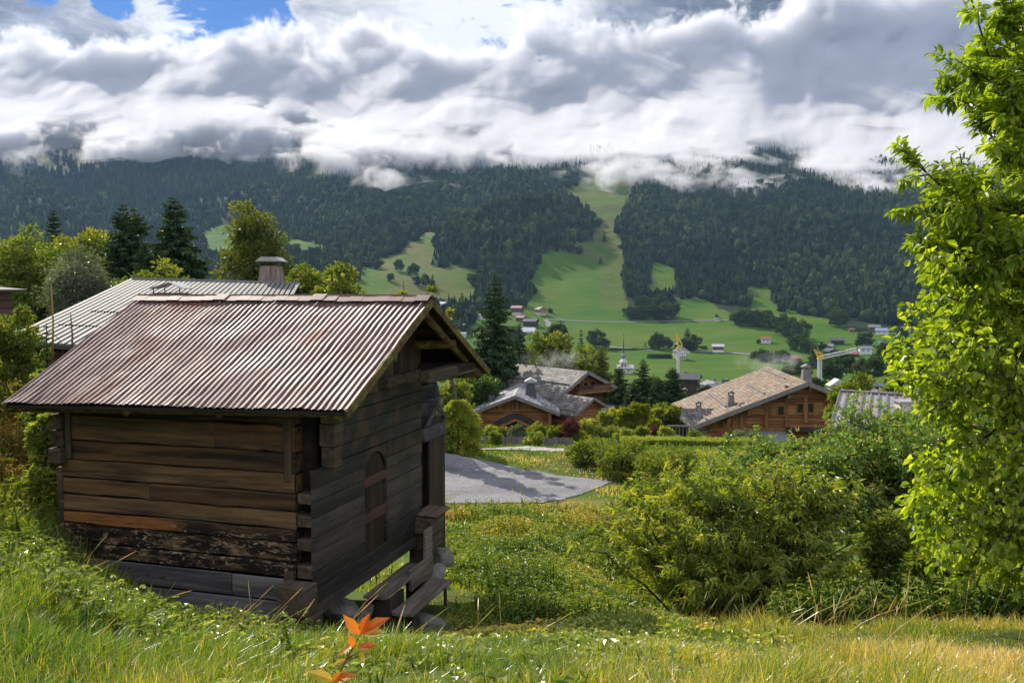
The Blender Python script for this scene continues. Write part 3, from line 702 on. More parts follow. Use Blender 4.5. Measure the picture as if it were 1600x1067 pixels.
def gable_wear(g, o, c, n1, n2):
    z = g.n('ShaderNodeSeparateXYZ', {0: o}).outputs[2]
    bl = g.mapr(g.noise(g.scale(o, 2, 1.0, 2.2), 1.3, 4, .6), .47, .62)
    c = g.mix(g.math('MULTIPLY', bl, .6), c, (0.012, 0.010, 0.009))
    c = g.mix(g.math('MULTIPLY', g.mapr(z, 1.2, 1.7), g.mapr(g.noise(o, 3.0, 4), .5, .62, 0, .55)), c, (0.12, 0.06, 0.025))
    return g.mix(g.math('MULTIPLY', g.mapr(z, 1.1, .5), g.mapr(n1, .52, .68, 0, .6)), c, (0.085, 0.085, 0.098))
M['hut_gable'] = mat_wood('hut_gable_boards', [(0, (0.012, 0.009, 0.007)), (.5, (0.034, 0.026, 0.021)), (1, (0.085, 0.068, 0.055))], 'y', 1.0, 0.62, gable_wear, 0.8, 0.4)
M['hut_vert'] = mat_wood('hut_upright_boards', [(0, (0.016, 0.012, 0.010)), (.5, (0.05, 0.037, 0.028)), (1, (0.12, 0.08, 0.045))], 'z', 1.0, 0.75)
M['hut_door'] = mat_wood('hut_door_boards', [(0, (0.012, 0.008, 0.006)), (.5, (0.035, 0.022, 0.014)), (1, (0.11, 0.06, 0.028))], 'z', 1.2, 0.7)
M['hut_beam'] = mat_wood('hut_beam_wood', [(0, (0.028, 0.02, 0.014)), (.5, (0.075, 0.056, 0.038)), (1, (0.16, 0.125, 0.085))], 'y', 1.0, 0.8)
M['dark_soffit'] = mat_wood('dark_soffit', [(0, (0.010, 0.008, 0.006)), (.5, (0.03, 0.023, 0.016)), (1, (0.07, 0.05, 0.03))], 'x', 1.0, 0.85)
M['reddish'] = mat_wood('reddish_slat', [(0, (0.05, 0.024, 0.018)), (1, (0.13, 0.065, 0.048))], 'y', 2.0, 0.7)
M['tread'] = mat_wood('mossy_tread', [(0, (0.05, 0.042, 0.03)), (.5, (0.12, 0.10, 0.075)), (1, (0.24, 0.21, 0.17))], 'y', 1.5, 0.85)
m, g = newmat('mossy_edge'); n_ = g.noise(g.obj(), 7, 5, .65)
fin(g, pbr(g, g.ramp(n_, [(.35, (0.06, 0.035, 0.018)), (.5, (0.14, 0.09, 0.03)), (.62, (0.16, 0.17, 0.03))]), .9, g.bump(n_, .6, .01))); M['mossy'] = m
# rusted corrugated iron
m, g = newmat('rusty_iron'); o_ = g.obj(); t_ = g.attr('tint').outputs['Fac']
s1 = g.noise(g.scale(o_, 9, 0.9, 0.9), 1.0, 6, .6); s2 = g.noise(o_, 1.6, 5, .6); s3 = g.noise(g.scale(o_, 40, 4, 4), 1.0, 4, .6)
f_ = g.math('ADD', g.math('ADD', g.math('MULTIPLY', s1, .55), g.math('MULTIPLY', s2, .45)), g.math('MULTIPLY', g.math('SUBTRACT', t_, .5), .22))
c_ = g.ramp(f_, [(.36, (0.055, 0.026, 0.021)), (.46, (0.105, 0.057, 0.047)), (.55, (0.155, 0.098, 0.087)), (.61, (0.14, 0.062, 0.042)), (.74, (0.105, 0.036, 0.021))])
c_ = g.mix(g.mapr(s3, .62, .7, 0, .6), c_, (0.05, 0.03, 0.025))
sp_ = g.n('ShaderNodeTexVoronoi', {'Vector': g.scale(o_, 3.1, 2.2, 2.2), 'Scale': 1.0}).outputs[0]
c_ = g.mix(g.mapr(sp_, .07, .045), c_, (0.03, 0.02, 0.018))
fin(g, pbr(g, c_, g.mapr(s2, .3, .7, .5, .7), g.bump(s3, .25, .004), .4, .1)); M['iron'] = m

ROT = -math.radians(16.5)
hut = empty('old_hut', (-2.178, 9.5, -3.62), ROT, 'small weathered log hut with a rusty corrugated roof standing on the grassy slope', 'hut')
hinv = None
def HW(x, y, z):                             # hut local -> world
    c, s_ = math.cos(ROT), math.sin(ROT); return Vector((-2.178 + c * x - s_ * y, 9.5 + s_ * x + c * y, -3.62 + z))
LW = 3.34
# long wall
mb = MB(); zs = [-.0, .17, .43, .6, .82, .97, 1.17, 1.37, 1.59, 1.82, 2.12, 2.38]
for i in range(2, len(zs) - 1):
    z0, z1 = zs[i], zs[i + 1]; pr = R.uniform(-.011, .011)
    cuts = [-LW, -.2] if i % 3 else [-LW, -LW + R.uniform(1.2, 2.2), -.2]
    for a_, b_ in zip(cuts[:-1], cuts[1:]):
        k = 9; xs = np.linspace(a_ + .002, b_ - .002, k)
        up = [z1 - .008 + R.normal() * .006 for _ in xs]; dn = [z0 + .004 + R.normal() * .006 for _ in xs]; t = random.random()
        yb = [pr + R.normal() * .004 for _ in xs]
        for q in range(k - 1):
            vs = [(xs[q], yb[q] + .012, dn[q]), (xs[q + 1], yb[q + 1] + .012, dn[q + 1]), (xs[q + 1], yb[q + 1] - .006, dn[q + 1] + .012), (xs[q], yb[q] - .006, dn[q] + .012),
                  (xs[q], yb[q] - .006, up[q] - .012), (xs[q + 1], yb[q + 1] - .006, up[q + 1] - .012), (xs[q], yb[q] + .012, up[q]), (xs[q + 1], yb[q + 1] + .012, up[q + 1]),
                  (xs[q], .16, dn[q]), (xs[q + 1], .16, dn[q + 1]), (xs[q], .16, up[q]), (xs[q + 1], .16, up[q + 1])]
            mb.add(vs, [(0, 1, 2, 3), (3, 2, 5, 4), (4, 5, 7, 6), (6, 7, 11, 10), (1, 0, 8, 9)], t)
        mb.box((a_ + .001, .02, z0 + .01), (a_ + .012, .16, z1 - .02), t); mb.box((b_ - .012, .02, z0 + .01), (b_ - .001, .16, z1 - .02), t)
mb.build('log_wall', M['hut_wall'], hut)
mb = MB()
mb.box((-LW + .05, -.055, .185), (-1.0, -.02, .425), .45); mb.box((-.99, -.052, .18), (-.33, -.018, .42), .7)
mb.box((-2.35, -.07, -.12), (.06, -.03, .165), .6); mb.box((-LW, -.05, -.1), (-2.36, -.02, .16), .35)
mb.each('skirt_board', M['hut_grey'], hut, bevel=.006)
MB().box((-LW + .2, .17, 0), (-.1, 3.7, 2.3), .1).build('interior_shade_fill', M['dark_soffit'], hut)  # dark filler box, added to stand for the unlit interior behind log gaps
# corner log ends: gable logs poking out toward the viewer
def log_ends(x0, x1, spec, y1=.17):
    b = MB()
    for z0, z1, y0 in spec: b.box((x0 + R.uniform(-.01, .01), y0, z0), (x1 + R.uniform(-.01, .01), y1, z1 - .012), None, .006)
    return b.each('corner_log', M['hut_beam'], hut, bevel=.012)
log_ends(-.19, .0, [(.43, .58, -.005), (.74, .88, -.01), (1.0, 1.14, 0.0), (1.26, 1.38, -.005)])
log_ends(-.03, .16, [(1.62, 1.86, .26), (1.86, 2.12, .24), (2.12, 2.36, .25)], .44)
log_ends(-LW - .08, -LW + .09, [(1.55, 1.74, -.13), (1.74, 1.95, -.07), (1.95, 2.14, -.10), (2.14, 2.34, -.06)])
log_ends(-LW - .05, -LW + .02, [(.0, .5, -.02), (.52, .8, -.03), (.82, 1.1, -.02), (1.12, 1.5, -.03)])
MB().box((-.33, -.03, 1.5), (-.24, .03, 2.36), .6).box((-.33, -.075, .1), (-.2, -.02, .52), .8, .01).box((-LW + .1, -.05, 1.6), (-LW + .17, -.01, 2.32), .5).each('corner_post', M['hut_vert'], hut, bevel=.008)
b = MB(); b.box((-.26, -.32, .12), (.1, -.06, .44), .6, .008); b.box((-.26, -.26, -.16), (.12, .0, .11), .4, .008)
b.each('sill_beam', M['hut_beam'], hut, bevel=.012)
# gable cladding, boards with the door hole left out
b = MB(); z = 0.0; i = 0
while z < 2.34:
    hgt = [.15, .2, .17, .21, .16, .22, .18][i % 7]; z1 = min(z + hgt, 2.36); s0 = 0.0 if z < 1.52 else .4; s1 = 3.05 + R.uniform(-.02, .02)
    dx = .03 + R.uniform(-.007, .007)
    segs = [(s0, s1)]
    if .28 < (z + z1) / 2 < 1.62: segs = [(s0, 1.235), (1.865, s1)]
    t = random.random()
    for a_, c_ in segs:
        zb0, zb1 = z + .004, z1 - .004
        b.box((-.02, a_, zb0), (dx, c_, zb1), t, .003)
    z = z1; i += 1
b.build('gable_wall', M['hut_gable'], hut, bevel=.004)
# arched spandrels above the door
b = MB(); cy, rz_, r_ = 1.55, 1.27, .315
for sg in (-1, 1):
    poly = [(-.02, cy + sg * r_, rz_), (-.02, cy + sg * r_, 1.63), (-.02, cy, 1.63)] + [(-.02, cy + sg * r_ * math.cos(a_), rz_ + .31 * math.sin(a_)) for a_ in np.linspace(PI / 2, 0, 8)][:-1]
    b.prism(poly, (.046, 0, 0), .4)
b.build('door_arch', M['hut_gable'], hut)
dr = MB()
for k in range(3):
    y0 = cy - .3 + k * .2; pts = [(-.05, y0, .27), (-.05, y0 + .195, .27)]
    for yy in (y0 + .195, y0 + .1, y0): pts.append((-.05, yy, rz_ + .30 * math.sqrt(max(0, 1 - ((yy - cy) / .305) ** 2))))
    dr.prism(pts, (.045, 0, 0))
door = dr.build('door', M['hut_door'], hut)
MB().box((-.004, 1.235, 1.17), (.024, 1.87, 1.29), .7).box((-.004, 1.235, .72), (.024, 1.87, .85), .5).each('crossbar', M['reddish'], door, bevel=.003)
MB().tube([(.0, 1.27, .93), (.05, 1.27, .94), (.05, 1.38, .955)], .008, 6).tube([(.04, 1.3, .93), (.045, 1.32, .87), (.04, 1.3, .84)], .005, 5).build('latch', mat_plain('old_iron', (0.05, 0.03, 0.025), (0.16, 0.11, 0.09), 20, .6, .3, .6), door)
MB().tube([(.03, 1.9, 1.31), (.05, 2.02, 1.325)], .008, 6).build('bolt', bpy.data.materials['old_iron'], hut)
# plate and upper upright boards
b = MB()
for k in range(9):
    y0 = .55 + k * .3; b.box((-.02, y0, 2.36 + R.uniform(-.02, .0)), (.1 + R.uniform(-.03, .03), y0 + .3, 2.47 + R.uniform(0, .02)), None, .012)
b.build('wall_plate', M['hut_beam'], hut, bevel=.015)
b = MB(); y = .55
while y < 3.05:
    w_ = R.uniform(.14, .22); zt_ = min(3.36, 3.42 - abs(y + w_ / 2 - 1.888) * .47); b.box((-.03, y, 2.46), (.0 + R.uniform(0, .015), y + w_ - .006, zt_)); y += w_
b.build('gable_boards', M['hut_vert'], hut)
# porch end past the gable wall
b = MB()
for z0, z1 in ((1.45, 1.72), (1.73, 1.95), (1.96, 2.18), (2.19, 2.46)): b.box((-.22, 3.06, z0), (-.1 + R.uniform(-.02, .02), 3.95, z1), None, .008)
b.box((-.1, 3.1, 2.0), (.1, 3.85, 2.03), .8, .01); b.box((-.1, 3.1, 2.2), (.06, 3.6, 2.23), .8, .01); b.box((-.2, 2.98, .0), (-.02, 3.08, 2.4), .3)
b.build('porch_wall', M['hut_grey'], hut, bevel=.01)
b = MB(); b.box((-.02, 3.38, -.38), (.02, 4.0, 1.72), .45, .006); b.build('upright_plank', M['hut_vert'], hut, bevel=.006)
b = MB(); b.box((-.06, 3.12, 1.42), (.05, 3.98, 1.62), .5, .008); b.prism([(.03, 3.12, 1.64), (.03, 3.62, 1.95), (.03, 3.98, 1.72), (.03, 3.98, 1.64), (.03, 3.62, 1.84), (.03, 3.3, 1.64)], (.03, 0, 0), .5)
b.build('bracket', M['hut_grey'], hut, bevel=.008)
b = MB(); b.box((-.15, 3.0, 2.42), (.6, 4.2, 2.56), .4, .01); b.build('tie_beam', M['dark_soffit'], hut, bevel=.015)
b = MB(); b.box((.42, 2.0, 2.40), (.6, 4.18, 2.55), .6, .01); b.build('tie_beam', M['hut_beam'], hut, bevel=.02)
b = MB(); b.box((.02, 2.85, -.05), (.26, 3.3, .17), .6, .01); b.box((.0, 2.8, .18), (.28, 3.3, .41), .7, .01); b.box((-.02, 2.85, .42), (.34, 3.4, .45), .9, .008); b.box((-.1, 2.9, -.35), (.2, 3.2, 0), .4, .02)
b.each('porch_sill', M['hut_beam'], hut, bevel=.01)
b = MB(); b.box((.3, 2.42, -.42), (.34, 2.66, .36), .8, .01); b.build('porch_stake', M['tread'], hut, bevel=.006)
b = MB(); b.box((-LW - .05, .0, -.5), (-.4, .5, -.1), .5, .02); b.box((-1.9, -.16, -.5), (-.25, .3, -.13), .6, .02); b.each('plinth', M['concrete'], hut, bevel=.02)
# roof
eNR, eNL, rR, rL = Vector((.66, -.45, 2.388)), Vector((-LW - .375, -.45, 2.30)), Vector((.66, 1.888, 3.49)), Vector((-LW - .375, 1.888, 3.487))
eFR, eFL = Vector((.66, 4.226, 2.38)), Vector((-LW - .375, 4.226, 2.32))
def sheet(A, B, Cc, Dd, name, rows=22):
    """corrugated slope: A-B eave (right to left), Cc-Dd ridge"""
    nw = 57; per = 10; nu = nw * per + 1; us = np.linspace(0, 1, nu); vs_ = np.linspace(0, 1, rows); A, B, Cc, Dd = (np.array(q) for q in (A, B, Cc, Dd))
    Uv, Vv = np.meshgrid(us, vs_, indexing='ij')
    P = (A * (1 - Uv[..., None]) + B * Uv[..., None]) * (1 - Vv[..., None]) + (Cc * (1 - Uv[..., None]) + Dd * Uv[..., None]) * Vv[..., None]
    nrm = np.cross(B - A, Cc - A); nrm /= np.linalg.norm(nrm); nrm *= np.sign(nrm[2])
    shn = np.floor(Uv * nw / 10.0); th = .0066 * np.cos(Uv * nw * 2 * PI) + .0035 * (Uv * nw / 10.0 - shn) + fbm(Uv * 9, Vv * 5, 3, 6) * .02 + fbm(Uv * 50, Vv * 14, 2, 16) * .004
    th = th + .004 * (Vv > .52) + np.exp(-((Vv) / .04) ** 2) * fbm(Uv * 30, Vv * 0, 2, 44) * .02
    P = P + nrm * th[..., None]; P[..., 1] += (fbm(shn * 1.3, shn * 0, 1, 3) * .05 + fbm(Uv * 57, Vv * 0, 1, 31) * .012) * (1 - Vv) * np.sign(A[1] - Cc[1])
    i, j = np.meshgrid(np.arange(nu - 1), np.arange(rows - 1), indexing='ij'); a_ = (i * rows + j).ravel()
    tint = (_h(shn.astype(int), (Vv > .52).astype(int), 5)).ravel()
    return np_obj(name, P.reshape(-1, 3), np.stack([a_, a_ + rows, a_ + rows + 1, a_ + 1], 1), M['iron'], hut, True, {'tint': tint})
sheet(eNR, eNL, rR, rL, 'roof_sheet'); sheet(eFR, eFL, rR, rL, 'roof_sheet', 10)
b = MB(); n = 24
for k in range(n):
    for side in (-1, 1):
        f0, f1 = k / n, (k + 1) / n + .002; lift = .028 + .012 * (k % 8 == 0) + R.uniform(-.003, .003)
        p0, p1 = rR.lerp(rL, f0), rR.lerp(rL, min(f1, 1.0)); up = Vector((0, 0, lift + .012)); dn = Vector((0, side * .15, -.06 + lift + R.uniform(-.006, .006)))
        b.add([p0 + up, p1 + up, p1 + dn, p0 + dn], [(0, 1, 2, 3)], .35 + .3 * (k // 8 % 2))
b.tube([rR + Vector((.02, 0, .03)), rL + Vector((-.02, 0, .03))], .02, 6, .5)
m_cap = mat_plain('ridge_cap_iron', (0.09, 0.035, 0.025), (0.24, 0.17, 0.15), 4, .65, .3, .0, .3); b.build('ridge_cap', m_cap, hut)
# soffit boards, rafters, barge boards, purlins
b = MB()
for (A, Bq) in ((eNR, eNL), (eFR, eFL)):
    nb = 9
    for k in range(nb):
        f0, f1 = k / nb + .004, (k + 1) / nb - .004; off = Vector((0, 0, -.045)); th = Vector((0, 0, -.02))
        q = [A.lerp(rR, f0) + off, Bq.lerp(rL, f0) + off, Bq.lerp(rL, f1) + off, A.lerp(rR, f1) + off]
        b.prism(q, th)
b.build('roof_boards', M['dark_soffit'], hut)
b = MB()
for A, rr in ((eNR, rR), (eFR, rR), (eNL, rL), (eFL, rL)):
    b.beam(A + Vector((0, 0, -.05)), rr + Vector((0, 0, -.05)), .03, .09, t=.5)
b.each('barge_board', M['mossy'], hut)
b = MB()
for x in (.5, -.9, -2.1, -LW - .25):
    for e in (eNR, eFR):
        fx = (.66 - x) / (LW + 1.035); eL = eNL if e is eNR else eFL; p = Vector((x, e.y, e.z + (eL.z - e.z) * fx - .125)); q = Vector((x, rR.y, rR.z - .14)); b.tube([p.lerp(q, .03), p.lerp(q, .5), q], [.05, .055, .055], 8, .7)
b.each('rafter', M['mossy'], hut, smooth=True)
b = MB()
for y_, z_ in ((-.22, 2.34), (3.98, 2.34), (.9, 2.83), (1.888, 3.3), (2.9, 2.85)):
    b.tube([(.6, y_, z_), (-LW - .33, y_, z_ - .11)], .065, 8, .7)
b.each('purlin', M['mossy'], hut, smooth=True)
# steps, stones
st = empty('wooden_steps', (-2.178, 9.5, -3.62), ROT, 'two mossy plank steps in front of the hut door', 'steps')
b = MB().box((.08, 1.06, -.13), (.37, 2.4, -.085), .5, .006); b.build('tread', M['tread'], st, bevel=.006)
b = MB().box((.42, 1.12, -.33), (.70, 2.46, -.285), .6, .006); b.build('tread', M['tread'], st, bevel=.006)
b = MB().box((.33, 1.85, -.28), (.37, 2.62, -.02), .7, .006); b.build('riser', M['tread'], st, bevel=.005)
b = MB().box((.1, 1.12, -.6), (.36, 1.17, -.131), .3).box((.12, 2.25, -.6), (.36, 2.3, -.131), .3).box((.36, 1.15, -.6), (.4, 1.55, -.14), .2).box((.66, 1.2, -.6), (.69, 1.25, -.331), .6).box((.64, 2.3, -.6), (.67, 2.35, -.331), .6)
b.each('support', M['hut_vert'], st)
def rock(name, p, sx, sy, sz, seed, label, cat='stone', mat=None):
    import bmesh
    bm = bmesh.new(); bmesh.ops.create_icosphere(bm, subdivisions=4, radius=1)
    v = np.array([q.co[:] for q in bm.verts]); rg = np.random.default_rng(seed)
    for _ in range(9):                        # chop planes for faceted stone
        d_ = rnd_dirs(1, rg)[0]; k = rg.uniform(.5, .85); dd = v @ d_; v = v - np.maximum(dd - k, 0)[:, None] * d_ * .9
    v = v * (1 + fbm(v[:, 0] * 3 + seed, v[:, 1] * 3 + v[:, 2] * 2, 4, seed)[:, None] * .12) * np.array([sx, sy, sz]); f = np.array([[w_.index for w_ in q.verts] for q in bm.faces])
    o = np_obj(name, v, f, mat or M['stone'], smooth=True, attrs={'tint': np.full(len(v), .5)}); o.location = p; o.rotation_euler.z = rg.random() * 3
    return tag(o, label, cat)
rock('stone', HW(.05, 3.55, -.36), .36, .2, .2, 3, 'grey stone block under the foot of the hut post')
rock('stone', HW(.2, 3.0, -.46), .34, .22, .17, 4, 'flat grey stone lying just in front of the hut post')
rock('stone', HW(.62, 1.75, -.66), .42, .2, .12, 5, 'mossy slab with pale lichen beside the lower step')
rock('stone', HW(-.25, 1.05, -.3), .3, .2, .2, 6, 'brown stone lying under the hut wall left of the steps')
pl = MB().beam(HW(.25, .3, -.6), HW(.12, 1.15, -.22), .14, .04, t=.6).build('loose_plank', M['tread']); tag(pl, 'loose grey plank leaning in the grass below the hut door', 'plank')
# ---------------------------------------------------------------- chalets and houses
def mat_board(name, c0, c1, c2, pitch=.22, vert=False):
    """boarded wall: dark joint every `pitch` metres (up the wall, or along it), colour by board"""
    m, g = newmat(name); o = g.obj(); sp = g.n('ShaderNodeSeparateXYZ', {0: o})
    ax = g.math('ADD', sp.outputs[0], sp.outputs[1]) if vert else sp.outputs[2]
    q = g.math('DIVIDE', ax, pitch); fr = g.math('FRACT', q); ix = g.math('FLOOR', q)
    wn = g.n('ShaderNodeTexWhiteNoise', {'Vector': g.n('ShaderNodeCombineXYZ', {0: ix, 1: g.math('FLOOR', g.math('MULTIPLY', g.math('ADD', sp.outputs[0], g.math('MULTIPLY', ix, 1.7)), .22))}).outputs[0]}).outputs[0]
    n_ = g.noise(g.scale(o, *( (8, 8, .8) if vert else (.8, .8, 9))), 1.0, 5, .6)
    n2 = g.noise(o, .5, 4)
    f = g.math('ADD', g.math('MULTIPLY', wn, .45), g.math('ADD', g.math('MULTIPLY', n_, .45), g.math('MULTIPLY', n2, .3)), clamp=True)
    c = g.ramp(f, [(.25, c0), (.55, c1), (.85, c2)])
    jt = g.math('MAXIMUM', g.mapr(fr, .1, .02), g.mapr(fr, .93, .99))
    c = g.mix(g.math('MULTIPLY', jt, .75), c, tuple(k * .18 for k in c0))
    fin(g, pbr(g, c, .75, g.bump(g.math('SUBTRACT', n_, g.math('MULTIPLY', jt, 1.5)), .6, .03), .3)); return m
def mat_shingle(name, cols, across='y', w_=.45, h_=.32, moss=None):
    """small overlapping stone or wood shingles; rows run along the ridge"""
    m, g = newmat(name); o = g.obj(); sp = g.n('ShaderNodeSeparateXYZ', {0: o})
    v = g.n('ShaderNodeCombineXYZ', {0: sp.outputs[1], 1: sp.outputs[0], 2: 0.0}).outputs[0] if across == 'x' else g.n('ShaderNodeCombineXYZ', {0: sp.outputs[0], 1: sp.outputs[1], 2: 0.0}).outputs[0]
    dv = g.n('ShaderNodeVectorMath', {0: g.vm('SUBTRACT', g.noise(o, 1.6, 3, out=1), (.5, .5, .5)), 'Scale': .16}, operation='SCALE').outputs[0]
    br = g.n('ShaderNodeTexBrick', {'Vector': g.vm('ADD', v, dv), 'Color1': (0, 0, 0, 1), 'Color2': (1, 1, 1, 1), 'Mortar': (.5, .5, .5, 1), 'Scale': 1.0, 'Mortar Size': .025, 'Mortar Smooth': .4, 'Brick Width': w_, 'Row Height': h_})
    br.offset = .5; br.squash = .8
    n_ = g.noise(o, 9, 4, .7); n2 = g.noise(o, .35, 4, .6)
    bc = g.n('ShaderNodeSeparateColor', {0: br.outputs[0]}).outputs[0]
    f = g.math('ADD', g.math('MULTIPLY', bc, .5), g.math('ADD', g.math('MULTIPLY', n_, .35), g.math('MULTIPLY', n2, .35)), clamp=True)
    c = g.ramp(f, cols)
    c = g.mix(g.math('MULTIPLY', br.outputs[1], .7), c, (0.03, 0.025, 0.022))
    if moss: c = g.mix(g.mapr(g.noise(o, 1.1, 5, .7), .52, .68, 0, .7), c, moss)
    fin(g, pbr(g, c, .72, g.bump(g.math('SUBTRACT', g.math('ADD', bc, n_), g.math('MULTIPLY', br.outputs[1], 1.4)), .7, .05), .25)); return m
M['wood_orange'] = mat_board('honey_boards', (0.10, 0.04, 0.014), (0.27, 0.115, 0.038), (0.50, 0.25, 0.09), .26)
M['wood_orange_v'] = mat_board('honey_upright_boards', (0.11, 0.045, 0.014), (0.24, 0.105, 0.032), (0.38, 0.19, 0.06), .2, True)
M['wood_brown'] = mat_board('brown_boards', (0.035, 0.018, 0.012), (0.085, 0.042, 0.025), (0.16, 0.085, 0.05), .25)
M['trim_wood'] = mat_plain('honey_timber', (0.15, 0.062, 0.02), (0.36, 0.17, 0.06), 2.5, .7, .5)
M['trim_grey'] = mat_plain('grey_timber', (0.11, 0.10, 0.095), (0.25, 0.235, 0.22), 2.5, .75, .5)
M['glass'] = newmat('window_glass')[0]; g = NT(M['glass'].node_tree); fin(g, pbr(g, (0.012, 0.016, 0.015), .08, None, .6))
M['sh_tan'] = mat_shingle('tan_shingles', [(.2, (0.072, 0.054, 0.0396)), (.45, (0.173, 0.126, 0.0864)), (.65, (0.259, 0.187, 0.122)), (.85, (0.302, 0.252, 0.202))], 'x', .5, .3, (0.34, 0.19, 0.07))
M['sh_grey'] = mat_shingle('grey_shingles', [(.2, (0.0576, 0.054, 0.0504)), (.45, (0.137, 0.126, 0.115)), (.65, (0.202, 0.184, 0.166)), (.85, (0.274, 0.259, 0.238))], 'x', .5, .32, (0.16, 0.13, 0.09))
M['sh_slate'] = mat_shingle('slate_shingles', [(.2, (0.072, 0.0756, 0.0828)), (.45, (0.18, 0.187, 0.202)), (.65, (0.288, 0.295, 0.31)), (.85, (0.396, 0.396, 0.403))], 'x', .55, .4)
M['sh_brown'] = mat_plain('old_brown_roof', (0.06, 0.035, 0.025), (0.22, 0.13, 0.08), 1.2, .8, .5)
M['metal_dark'] = mat_plain('dark_sheet_metal', (0.035, 0.035, 0.04), (0.09, 0.09, 0.10), 2, .5, .2, .3, .5)
M['metal_pale'] = mat_plain('pale_sheet_metal', (0.32, 0.31, 0.29), (0.5, 0.49, 0.47), 1.5, .42, .2, .3, .5)
M['render'] = mat_plain('pale_render', (0.42, 0.40, 0.36), (0.6, 0.57, 0.52), .6, .9, .3)
M['masonry'] = mat_plain('grey_green_stonework', (0.13, 0.15, 0.13), (0.26, 0.28, 0.25), 2.5, .85, .6)
M['tar'] = mat_plain('dark_tarred_wood', (0.02, 0.018, 0.017), (0.07, 0.062, 0.055), 2, .8, .4)

class House:
    """gable house in its own frame: ridge along +Y, front gable at y=0 facing -Y, x=0 below the ridge, z=0 at the ground"""
    def __init__(s, name, label, cat, apex, rot, L, wl, wr, tl, tr_=None, over=1.0, group=None, depth=9.0):
        s.rz = rot; s.zr = depth; s.org = Vector((apex.x, apex.y, apex.z - depth)); s.L = L; s.wl = wl; s.wr = wr; s.tl = tl; s.tr = tr_ or tl; s.over = over
        s.root = empty(name, s.org, rot, label, cat, group); s.c, s.s = math.cos(rot), math.sin(rot)
    def loc(s, px, py, yl):
        """point of the local plane y = yl under a pixel"""
        r = ray(px, py); n = Vector((-s.s, s.c, 0)); t = (n.dot(s.org) + yl) / n.dot(r); p = r * t - s.org
        return p.x * s.c + p.y * s.s, p.z
    def roof(s, mat, th=.22, y0=0.0, name='roof', fascia=None, eave_z=None):
        for sg, w_, t_ in ((-1, s.wl, s.tl), (1, s.wr, s.tr)):
            b = MB(); b.prism([(0, y0, s.zr), (sg * w_, y0, s.zr - w_ * t_), (sg * w_, y0, s.zr - w_ * t_ - th), (0, y0, s.zr - th)], (0, s.L, 0), .5)
            b.build(name, mat, s.root)
        if fascia:
            for sg, w_, t_ in ((-1, s.wl, s.tl), (1, s.wr, s.tr)):
                MB().beam((0, y0 - .04, s.zr - th * .55), (sg * (w_ + .06), y0 - .04, s.zr - w_ * t_ - th * .55), .07, th * 1.5, t=.5).build('fascia', fascia, s.root)
    def walls(s, mat, inl=1.0, inr=1.0, base=0.0, th=.22, name='wall', back=.6):
        xl, xr = -(s.wl - inl), s.wr - inr; y0, y1 = s.over, s.L - back
        zl, zr_ = s.zr - (s.wl - inl) * s.tl - th - .01, s.zr - (s.wr - inr) * s.tr - th - .01
        b = MB(); b.prism([(xl, y0, base), (xr, y0, base), (xr, y0, zr_), (0, y0, s.zr - th - .01), (xl, y0, zl)], (0, y1 - y0, 0), .5); return b.build(name, mat, s.root)
    def window(s, x0, z0, x1, z1, y=None, frame=None, fw=.08, shutter=None, lite=False):
        y = s.over if y is None else y
        f = MB()
        if lite:
            o = MB().box((x0, y - .06, z0), (x1, y + .02, z1), .5).build('window', M['glass'], s.root); return o
        for a, b_ in (((x0, z0), (x1, z0 + fw)), ((x0, z1 - fw), (x1, z1)), ((x0, z0 + fw), (x0 + fw, z1 - fw)), ((x1 - fw, z0 + fw), (x1, z1 - fw))):
            f.box((a[0], y - .1, a[1]), (b_[0], y + .02, b_[1]), .6)
        o = f.build('window', frame or M['trim_wood'], s.root); MB().box((x0 + fw, y - .03, z0 + fw), (x1 - fw, y - .01, z1 - fw)).build('pane', M['glass'], o); return o
    def bar(s, a, b_, w_=.25, h_=.25, y=None, mat=None, name='timber'):
        y = s.over if y is None else y
        return MB().beam((a[0], y - .08, a[1]), (b_[0], y - .08, b_[1]), w_, h_, up=(0, 1, 0), t=random.random()).build(name, mat or M['trim_wood'], s.root)
    def slope_z(s, x): return s.zr - abs(x) * (s.tl if x < 0 else s.tr)
    def guard(s, x, y0, y1, mat=None):
        z = s.slope_z(x) + .08; return MB().beam((x, y0, z), (x, y1, z), .13, .15, t=.6).build('snow_guard', mat or M['trim_grey'], s.root)
    def chimney(s, x, y, w_, h_, mat, cap=None, name='chimney', taper=.7):
        z = s.slope_z(x) - .4; b = MB(); a, c_ = w_ / 2, w_ / 2 * taper; t = z + h_ + .4
        b.add([(x - a, y - a, z), (x + a, y - a, z), (x + a, y + a, z), (x - a, y + a, z), (x - c_, y - c_, t), (x + c_, y - c_, t), (x + c_, y + c_, t), (x - c_, y + c_, t)],
              [(3, 2, 1, 0), (4, 5, 6, 7), (0, 1, 5, 4), (1, 2, 6, 5), (2, 3, 7, 6), (3, 0, 4, 7)], .5)
        o = b.build(name, mat, s.root)
        if cap:
            b = MB(); 
            for dx in (-1, 1):
                for dy in (-1, 1): b.box((x + dx * c_ * .8 - .03, y + dy * c_ * .8 - .03, t), (x + dx * c_ * .8 + .03, y + dy * c_ * .8 + .03, t + .28))
            b.prism([(x - a, y - a, t + .26), (x, y - a, t + .26 + a * .5), (x + a, y - a, t + .26), (x + a, y - a, t + .2), (x - a, y - a, t + .2)], (0, 2 * a, 0)); b.build('cap', cap, o)
        return o

